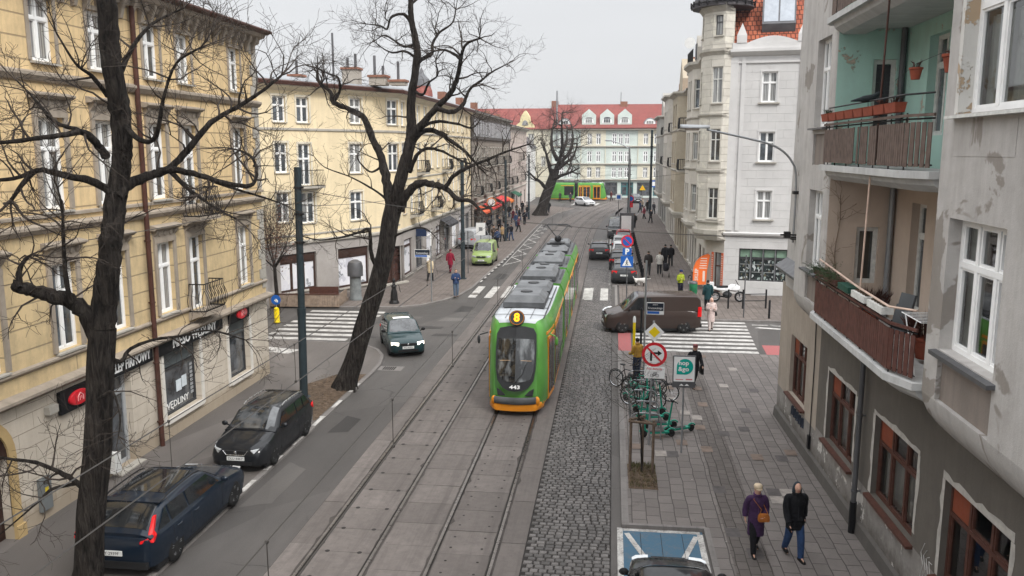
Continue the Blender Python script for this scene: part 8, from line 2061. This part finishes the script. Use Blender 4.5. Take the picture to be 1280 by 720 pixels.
mb = MB(); mb.ball((X0+.01,f-.008,2.87),(.035,.006,.035),8,5); mb.tube([(X0,f-.008,2.84),(X0-.01,f-.008,2.72),(X0-.07,f-.008,2.58)],.018,4); mb.tube([(X0-.01,f-.008,2.72),(X0+.07,f-.008,2.59)],.018,4); mb.tube([(X0-.07,f-.008,2.74),(X0,f-.008,2.81),(X0+.07,f-.008,2.73)],.014,4); mb.build('walking_figure', M_black, t)
# street name posts
def name_sign(label, x, y, z0, h, zc, w_, txt, side=1, sub=''):
    t = empty('street_name_sign', (x,y,z0), 0, label, 'street sign', world=True); MB().cyl((x,y,z0),(x,y,h),.04,.04,10).build('shaft', M_galv, t, smooth=True)
    xa = x+.05 if side > 0 else x-.05-w_
    mb = MB(); mb.box(xa,xa+w_,y-.05,y-.02,zc-.24,zc+.24); p = mb.build('name_plate', M_swhite, t); mb = MB(); mb.box(xa+.02,xa+w_-.02,y-.056,y-.051,zc-.09,zc+.22); mb.build('dark_field', plain('plate_navy',(.012,.018,.03),.4), p)
    mb = MB(); mb.box(xa+.03,xa+w_-.18,y-.056,y-.051,zc-.21,zc-.11); mb.build('blue_strip', M_sblue, p)
    text('lettering', txt, .155*w_/.9, basis((xa+w_/2,y-.058,zc+.02),(1,0,0),(0,0,1)), M_swhite, p, .002, sx=.80)
    if sub: text('lettering', sub, .075, basis((xa+w_/2,y-.058,zc+.16),(1,0,0),(0,0,1)), M_swhite, p, .002)
    return t
name_sign('dark street name plate on a grey post in front of the brown van', 1.40, 32.8, PR, 5.0, 3.10, .68, 'Kraszewskiego', 1, 'Jeżyce')
name_sign('dark street name plate on a post at the left far corner', -10.9, 49.5, .09, 3.5, 3.05, .95, 'Kraszewskiego', -1)
def small_post(label, x, y, h, plates, z0=.09, cat='sign post'):
    t = empty('sign_post', (x,y,z0), 0, label, cat, 'small sign posts'); MB().cyl((0,0,0),(0,0,h),.035,.035,8).build('shaft', M_tindark, t, smooth=True)
    for kind, zc, r_, m1, m2 in plates:
        mb = MB()
        if kind == 'o': disc(mb,0,-.06,zc,r_)
        elif kind == 's': mb.box(-r_,r_,-.06,-.048,zc-r_,zc+r_)
        elif kind == 't': mb.prismy([(-r_,zc-r_*.8),(r_,zc-r_*.8),(0,zc+r_*.9)],-.06,-.048)
        else: mb.box(-r_*1.5,r_*1.5,-.06,-.048,zc-r_*2,zc+r_*2)
        p = mb.build('sign_plate', m1, t)
        if m2: 
            mb = MB()
            if kind == 'o': disc(mb,0,-.064,zc,r_*.74,.003)
            elif kind == 't': mb.prismy([(-r_*.66,zc-r_*.6),(r_*.66,zc-r_*.6),(0,zc+r_*.5)],-.064,-.061)
            else: mb.box(-r_*.6,r_*.6,-.064,-.061,zc-r_*.6,zc+r_*.6)
            mb.build('sign_field', m2, p)
    return t
small_post('slim post with a signless top beside the lime van', -10.66, 61.3, 3.2, [])
small_post('post with a pale information board on the left pavement', -11.6, 73.5, 2.9, [('b',2.2,.28,M_swhite,M_sgrey)])
small_post('post with a small blue and white sign at the far right row', .9, 112, 3.4, [('s',3.0,.4,M_swhite,M_sblue)])
small_post('post with a red and blue round sign at the far right row', 2.4, 108, 3.4, [('o',3.0,.42,M_sred,M_sblue),('s',2.2,.3,M_sred,None)])
small_post('post with a yellow triangle before the far corner', 5.0, 140, 3.6, [('t',3.0,.5,M_syel,plain('warn_orange',(.7,.3,.02),.5))])
small_post('post with a blue arrow plate before the far corner', 7.2, 146, 4.2, [('s',3.4,.6,M_sblue,M_swhite)])
small_post('thin grey pole on the right side street kerb before the shop window', 7.4, 46.6, 3.5, [])
# beacons
def beacon(label, x, y, blue):
    t = empty('traffic_bollard', (x,y,.05), 0, label, 'bollard', 'yellow traffic bollards')
    mb = MB(); mb.lathe([(.17,0),(.17,.05),(.14,.08),(.14,.72),(.12,.80),(.03,.84)],(0,0),16); mb.build('drum', M_syel, t, smooth=True, angle=50)
    if blue:
        mb = MB(); mb.cyl((0,0,.8),(0,0,1.45),.03,.03,8); mb.build('shaft', M_galv, t); mb = MB(); disc(mb,0,-.04,1.25,.27); p = mb.build('sign_plate', M_sblue, t); mb = MB(); mb.prismy([(-.1,1.22),(.02,1.12),(.12,1.12),(.12,1.22),(.02,1.32)],-.045,-.041); mb.build('arrow', M_swhite, p)
beacon('yellow drum bollard with a blue arrow sign near the left zebra', -17.9, 42.4, True)
t = empty('marker_post', (1.12,37.2,PR), 0, 'slim yellow and white marker post beside the black post at the zebra', 'bollard')
mb = MB(); mb.lathe([(.06,.0),(.06,1.5)],(0,0),10); mb.build('shaft', M_syel, t, smooth=True, angle=50); mb = MB(); mb.lathe([(.065,1.5),(.065,1.68),(.03,1.78)],(0,0),10); mb.build('cap', M_swhite, t, smooth=True, angle=50)
t = empty('bollard', (1.42,36.9,PR), 0, 'tall black post beside the yellow marker post', 'bollard'); mb = MB(); mb.lathe([(.05,0),(.05,2.2),(.02,2.24)],(0,0),10); mb.build('shaft', M_black, t, smooth=True, angle=50)
for k in range(17):
    y = 58.4+1.65*k; mb = MB(); mb.lathe([(.055,0),(.055,.9),(.07,.91),(.07,.98),(.02,1.02)],(0,0),8); o = mb.build('bollard', M_black, smooth=True, angle=50); o.location = (2.28,y,.09)
    tag(o, ('nearest' if k == 0 else 'farthest' if k == 16 else '')+(' ' if k in (0,16) else '')+'black bollard beside the parked cars', 'bollard', 'row of black bollards')
    if 0 < k < 16: o['label'] = 'one of the identical black bollards in the middle of the row'
# railings by the motorcycle
t = empty('railing', (7.4,49.3,.09), 0, 'black two bar street railing in front of the motorcycle', 'railing', world=True)
ps = [(5.67,49.6),(6.9,49.2),(7.75,49.25),(9.1,49.5)]
for x, y in ps: mb = MB(); mb.box(x-.045,x+.045,y-.045,y+.045,.09,1.22); mb.build('post', M_black, t)
for z in (.55,.95): mb = MB(); mb.tube([(ps[2][0],ps[2][1],z),(ps[3][0],ps[3][1],z)],.028,6); mb.build('rail', M_black, t)
mb = MB(); mb.lathe([(.06,0),(.06,1.0),(.02,1.05)],(0,0),8); o = mb.build('bollard', M_black, smooth=True, angle=50); o.location = (8.75,46.45,.09); tag(o, 'single black bollard on the side street kerb below the shop window', 'bollard')
# orange feather flag + green bin
t = empty('feather_flag', (5.75,55.5,.09), 0, 'orange feather flag standing at the corner shop entrance', 'flag', world=True)
M_flag = plain('flag_orange', (.80,.17,.04), .7, var=.06); M_flagw = plain('flag_print', (.75,.60,.52), .7)
pts = [(5.45+.06*math.sin(z*2),z) for z in (.5,1.2,1.9)]; top_ = [(5.45,.45),(5.42,1.1),(5.44,1.6),(5.6,2.05),(5.95,2.4),(6.35,2.55),(6.5,2.45),(6.42,2.0),(6.34,1.5),(6.3,.9),(6.28,.5)]
mb = MB(); mb.prismy(top_, 55.47, 55.485); c_ = mb.build('cloth', M_flag, t)
mb = MB(); mb.tube(smooth_path([(5.40,55.5,.09),(5.38,55.5,1.6),(5.55,55.5,2.1),(5.95,55.5,2.45),(6.4,55.5,2.6)],4),.015,5); mb.cyl((5.4,55.5,.09),(5.4,55.5,.14),.25,.25,10); mb.build('mast', M_tindark, t)
text('lettering','SKLEP',.30,basis((5.66,55.465,1.15),(0,0,1),(-1,0,0)),M_flagw,c_,.002,bold=.01)
mb = MB()
for k in range(5): mb.box(5.9-.02*k,6.3,55.462,55.469,2.2-.16*k,2.26-.16*k)
mb.box(6.05,6.2,55.462,55.469,.7,1.4); mb.build('print', M_flagw, c_)
t = empty('litter_bin', (5.3,53.6,.09), 0, 'green litter bin left of the orange flag', 'bin'); mb = MB(); mb.lathe([(.18,0),(.24,.1),(.26,.75),(.22,.85)],(0,0),12); mb.build('drum', plain('bin_green',(.02,.16,.07),.5), t, smooth=True, angle=50); mb = MB(); mb.lathe([(.27,.75),(.27,.80),(.2,.9),(.05,.93)],(0,0),12); mb.build('lid', M_tindark, t, smooth=True, angle=50)
# left corner: cabinet, pump, parklet
t = empty('street_cabinet', (-15.7,49.5,.09), 0, 'grey street cabinet with a domed top behind the leaning tree', 'cabinet')
mb = MB(); mb.lathe([(.42,0),(.40,.15),(.36,.2),(.36,1.5)],(0,0),10); mb.build('drum', plain('cabinet_grey',(.15,.16,.16),.6,var=.3), t, smooth=True, angle=40); mb = MB(); mb.lathe([(.50,1.5),(.50,2.1),(.42,2.35),(.15,2.5)],(0,0),10); mb.build('hood', M_tindark, t, smooth=True, angle=40)
t = empty('water_pump', (-13.0,48.5,.09), 0, 'black cast iron water pump shaped like a small obelisk on the corner', 'pump')
mb = MB(); mb.lathe([(.33,0),(.30,.12),(.24,.2),(.20,.7),(.12,.95),(.17,1.0),(.17,1.06),(.10,1.15),(.08,1.35),(.12,1.42),(.03,1.55)],(0,0),8); mb.build('column', M_iron, t, smooth=True, angle=30); mb = MB(); mb.tube([(.1,0,1.1),(.3,0,1.15),(.4,0,.7)],.02,5); mb.build('handle', M_iron, t)
t = empty('parklet', (-18.2,47.6,.09), R(5), 'wooden parklet terrace with board fence and dark benches before the corner shop', 'terrace')
M_plank = plain('plank_beige', (.26,.20,.155), .85, var=.3, vs=4)
mb = MB(); mb.box(-3.4,2.2,-.9,1.6,.0,.14); mb.build('deck', M_plank, t)
mb = MB(); x = -3.4
while x < 2.15: mb.box(x,x+.13,-.93,-.89,.02,.75+.01*math.sin(x*9)); x += .145
y = -.88
while y < 1.2: mb.box(2.16,2.20,y,y+.13,.02,.75); y += .145
mb.build('board_fence', M_plank, t); mb = MB(); mb.box(-3.45,2.24,-.97,-.85,.76,.80); mb.build('fence_rail', M_brownw, t)
for x in (-2.4,.9): mb = MB(); mb.box(x-.9,x+.9,.3,.75,.42,.48); mb.box(x-.9,x+.9,.75,.80,.5,.95); mb.box(x-.8,x-.7,.35,.7,.14,.42); mb.box(x+.7,x+.8,.35,.7,.14,.42); mb.build('bench', M_brownw, t)
# awnings and shop signs down the left side
def awning(label, Y0, Y1, z, c, w_=1.1, X=-14.4, group='awnings and signs of the left shops'):
    t = empty('shop_awning', (X,(Y0+Y1)/2,z), 0, label, 'awning', group, world=True); m_ = plain('awning_%d' % int(Y0*10), c, .7, var=.08)
    mb = MB(); mb.add([(X+.03,Y0,z+.5),(X+.03,Y1,z+.5),(X+w_,Y1,z),(X+w_,Y0,z),(X+w_,Y1,z-.22),(X+w_,Y0,z-.22)],[(0,1,2,3),(3,2,4,5)]); mb.build('cloth', m_, t, recalc=False)
    mb = MB(); 
    for y in (Y0+.05,Y1-.05): mb.tube([(X+.03,y,z-.1),(X+w_,y,z)],.02,4)
    mb.build('awning_arm', M_iron, t); return t
awning('orange and green edged awning nearest on the grey brown terrace', 87.2, 91.2, 2.7, (.55,.10,.04)); awning('long red awning in the middle of the stop crowd', 93, 101, 2.75, (.50,.04,.04)); awning('red shop awning before the distant tree', 103, 109, 2.9, (.55,.06,.06)); awning('orange awning next to the far red one', 110, 114, 2.5, (.60,.16,.03)); awning('dark green awning at the end of the left row', 118.5, 124, 2.8, (.03,.12,.07))
awning('dark awning above the corner shop row', 70, 74.5, 2.9, (.05,.05,.055), .8, -14.6)
t = empty('shop_sign', (-13.4,92,3.4), 0, 'round orange rimmed pale sign above the stop crowd', 'sign', world=True); mb = MB(); disc(mb,-13.3,92,3.5,.55,.06); mb.build('board', plain('sign_or',(.55,.18,.04),.5), t); mb = MB(); disc(mb,-13.3,91.99,3.5,.42,.005); mb.build('face', M_swhite, t); mb = MB(); mb.tube([(-14.4,92.03,3.5),(-13.8,92.03,3.5)],.03,5); mb.build('bracket', M_iron, t)
# citylight advert
t = empty('advertising_column', (1.55,85.2,.09), 0, 'dark advertising stand with a white poster beside the parked row', 'advert stand')
mb = MB(); mb.box(-.72,.72,-.18,.18,0,2.9); mb.build('case', M_tindark, t); mb = MB(); mb.box(-.55,.45,-.186,-.181,.5,2.6); mb.build('poster', M_swhite, t)
car('parked_van', 'silver van parked on the left pavement by the shop wall', 'cars parked along the kerb', (-12.9,78.5,.10), R(165), P_silver, 4.4, 1.8, 1.85, 1.05, 1.0, .85, 1.5, .12, 1.05, .04, kind='van', nb=0, plate='PO', cat='van')
# litter bin by the stop and bus shelter posts left out of the near view
# ================================================================ balcony life on the grey tenement
M_terra = plain('terracotta', (.25,.065,.038), .8, var=.2, vs=6); M_leafd = island_mat('balcony_green', (.045,.075,.035), .5, 1.6, .8); M_leafr = island_mat('withered_leaf', (.12,.05,.04), .5, 1.5, .85)
def tuft(mb, c, n, r_, h, rn):
    for i in range(n):
        a = rn.random()*6.28; q = Vector(c)+Vector((math.cos(a)*r_*rn.random(),math.sin(a)*r_*rn.random()*1.4,0)); d = Vector((math.cos(a)*.5*rn.random(),math.sin(a)*.6*rn.random(),1)).normalized()*h*(.4+.8*rn.random()); sde = d.orthogonal().normalized()*(.010+.012*rn.random())
        mb.add([q-sde,q+sde,q+d],[(0,1,2)]); mb.add([q+d*.5-sde*1.5,q+d*.5+sde*1.5,q+d*.8+Vector((math.cos(a),math.sin(a),-.2))*.05],[(0,1,2)])
rn = random.Random(6)
for k in range(8):
    y = 20.9-.68*k; t = empty('flower_box', (5.07,y,9.96), 0, ('terracotta flower box at the far end of the mint balcony rail','second terracotta box from the far end of the mint balcony','third terracotta box from the far end of the mint balcony','fourth terracotta box, left of the bird on the mint balcony','fifth terracotta box, right of the bird on the mint balcony','sixth terracotta box of the mint balcony rail','seventh terracotta box of the mint balcony rail','terracotta box nearest the grey bay on the mint balcony')[k], 'flower box', 'terracotta boxes on the mint balcony rail')
    mb = MB(); mb.loft([[(x*f,yy*f2,z) for x,yy in ((-.10,-.31),(.10,-.31),(.10,.31),(-.10,.31))] for z,f,f2 in ((0,.8,.93),(.15,1,1),(.17,1.08,1.02),(.175,1.08,1.02))]); mb.build('box', M_terra, t)
    mb = MB(); mb.box(-.085,.085,-.28,.28,.165,.18); mb.build('earth', M_soil, t)
    if k in (0,6,7): mb = MB(); tuft(mb,(0,0,.17),26,.08,.16,rn); mb.build('plant', M_leafr if k else M_leafd, t, recalc=False)
for (x,y,z,lab) in ((5.3,15.9,10.62,'small hanging terracotta pot, the left one on the mint loggia wire'),(5.55,14.95,10.70,'bigger hanging terracotta pot beside the grey bay')):
    t = empty('hanging_pot', (x,y,z), 0, lab, 'flower pot', 'hanging terracotta pots'); s = .8 if x < 5.4 else 1.15
    mb = MB(); mb.lathe([(.09*s,-.12*s),(.13*s,.09*s),(.15*s,.10*s),(.15*s,.14*s),(.12*s,.13*s)],(0,0),14); mb.build('pot', M_terra, t, smooth=True, angle=40); mb = MB(); tuft(mb,(0,0,.1),14,.07,.16,rn); mb.build('plant', M_leafr, t, recalc=False)
mb = MB(); mb.tube([(5.12,16.4,10.55),(5.3,15.9,10.80),(5.55,14.95,10.95),(5.8,14.6,11.0)],.005,4); tag(mb.build('hanging_wire', M_wire), 'thin wire strung across the mint loggia for the pots', 'wire')
t = empty('bird', (5.08,17.75,10.13), R(75), 'dark bird perched on the boxes of the mint balcony', 'bird')
me = skin_mesh([(0,.20,.16),(0,.06,.17),(0,-.08,.20),(0,-.15,.27),(0,-.19,.28),(0,-.25,.27),(0,.36,.13)], [(0,1),(1,2),(2,3),(3,4),(4,5),(0,6)], [.045,.075,.07,.045,.042,.010,(.035,.012)], 2, 1); me.materials.clear(); me.materials.append(plain('feather_dark',(.018,.024,.026),.6)); o = bpy.data.objects.new('body', me); COL.objects.link(o); o.parent = t
mb = MB()
for s_ in (-1,1): mb.tube([(s_*.025,.03,.12),(s_*.03,.02,.0)],.006,4); mb.tube([(s_*.03,.02,.003),(s_*.03,-.05,.003)],.005,4)
mb.build('legs', M_black, t)
for k, (y, ln, gm, lab) in enumerate(((20.6,.9,'g','flower box with fir branches at the far end of the brown balcony'),(19.5,1.0,'g','flower box with trailing fir branches on the brown balcony'),(18.4,.8,'e','dark green flower box on the brown balcony rail'),(17.3,.9,'w','white tray box on the brown balcony rail, the farther one'),(16.2,.9,'w','white tray box on the brown balcony rail, the nearer one'))):
    t = empty('flower_box', (5.08,y,6.30), 0, lab, 'flower box', 'flower boxes on the brown balcony rail'); m_ = {'g':M_wood2,'e':plain('box_green',(.02,.07,.05),.6),'w':M_whiteold}[gm]
    mb = MB(); mb.box(-.11,.11,-ln/2,ln/2,0,.13); mb.build('box', m_, t)
    if gm == 'g':
        mb = MB()
        for i in range(90):
            a = rn.random()*6.28; p0 = Vector((rn.uniform(-.1,.1),rn.uniform(-ln/2,ln/2),.13)); d = Vector((-.6-.8*rn.random() if rn.random() < .6 else rn.uniform(-.5,.5),rn.uniform(-.6,.6),rn.uniform(-.6,.7))).normalized()*(.22+.22*rn.random())
            for j in range(7):
                q = p0+d*(j/7); n_ = Vector((rn.gauss(0,1),rn.gauss(0,1),rn.gauss(0,1))).normalized()*.05; sd_ = d.cross(n_).normalized()*.006; mb.add([q-sd_,q+sd_,q+n_+d*.08],[(0,1,2)]); mb.add([q-sd_,q+sd_,q-n_+d*.08],[(0,1,2)])
        mb.build('fir_branches', M_leafd, t, recalc=False)
    elif gm == 'w':
        mb = MB()
        for i in range(5): mb.box(-.05,.05,-ln/2+.1+i*.17,-ln/2+.17+i*.17,.13,.16)
        mb.build('earth', M_soil, t)
for (x,y,lab) in ((5.95,19.6,'big pot of withered reddish plants at the back of the brown balcony'),(6.1,16.6,'pot of withered reddish plants by the loggia wall')):
    t = empty('potted_plant', (x,y,5.29), 0, lab, 'plant', 'withered plants on the brown balcony'); mb = MB(); mb.lathe([(.16,0),(.22,.35),(.24,.36),(.24,.42)],(0,0),14); mb.build('pot', M_terra, t, smooth=True, angle=40); mb = MB(); tuft(mb,(0,0,.4),160,.32,.55,rn); tuft(mb,(0,0,.55),120,.38,.35,rn); mb.build('plant', M_leafr, t, recalc=False)
t = empty('folding_chair', (5.55,17.0,5.29), R(-70), 'grey folding garden chair on the brown balcony', 'chair'); M_ch = plain('chair_grey', (.10,.105,.11), .7)
mb = MB(); mb.cbox((0,0,.45),(.46,.44,.04)); mb.build('seat', M_ch, t); mb = MB(); mb.cbox((0,.26,.72),(.44,.05,.46),0,R(-14)); mb.cbox((0,.36,1.05),(.40,.05,.26),0,R(-14)); mb.build('backrest', M_ch, t)
for s_ in (-1,1): 
    for a, b_ in (((-.2,.25,.45),(-.2,-.25,0)),((-.2,-.2,.45),(-.2,.3,0))): mb = MB(); mb.tube([(a[0]*s_,a[1],a[2]),(b_[0]*s_,b_[1],b_[2])],.014,5); mb.build('leg', M_swhite, t)
t = empty('clothes_rack', (5.75,15.6,5.29), 0, 'pale metal clothes rack at the near end of the brown balcony', 'clothes rack'); mb = MB()
for k in range(8): mb.tube([(-.3,-.5+k*.14,1.0),(.35,-.5+k*.14,1.0)],.008,4)
for s_ in (-.3,.35): mb.tube([(s_,-.5,1.0),(s_,.5,1.0)],.012,4); mb.tube([(s_,-.4,0),(s_,.3,1.0)],.012,4); mb.tube([(s_,.4,0),(s_,-.3,1.0)],.012,4)
mb.build('frame', M_swhite, t)
# bare climber on the beige loggia wall
cl = MB(); rn2 = random.Random(4); base_ = Vector((5.55,21.27,5.3)); sp, rad = limb(cl, [base_,base_+Vector((.02,-.02,.8)),base_+Vector((-.05,-.02,1.5)),base_+Vector((.03,-.02,2.3)),base_+Vector((0,-.02,2.9))], .018, .008, 6)
for i in range(16): grow(cl, sp[rn2.randint(3,len(sp)-1)], Vector((rn2.gauss(0,1),-.05,rn2.random())), .45, .006, 1, rn2, .1, 3)
tag(cl.build('climbing_plant', plain('dry_vine',(.20,.15,.11),.9), recalc=False), 'dry leafless climber on the beige loggia wall', 'plant')
# ================================================================ the air: thin haze that pales the far end of the street
n = NT('haze_air'); n.n.remove(n.b); pv = n.n.new('ShaderNodeVolumePrincipled'); pv.inputs['Color'].default_value = (.86,.88,.92,1); pv.inputs['Density'].default_value = .0003; pv.inputs['Anisotropy'].default_value = .2
n.l.new(pv.outputs[0], n.n['Material Output'].inputs['Volume'])
mb = MB(); mb.box(-520,520,-110,920,-1,28); o = mb.build('haze', n.mat); tag(o, kind='stuff')
SC.cycles.volume_bounces = 0
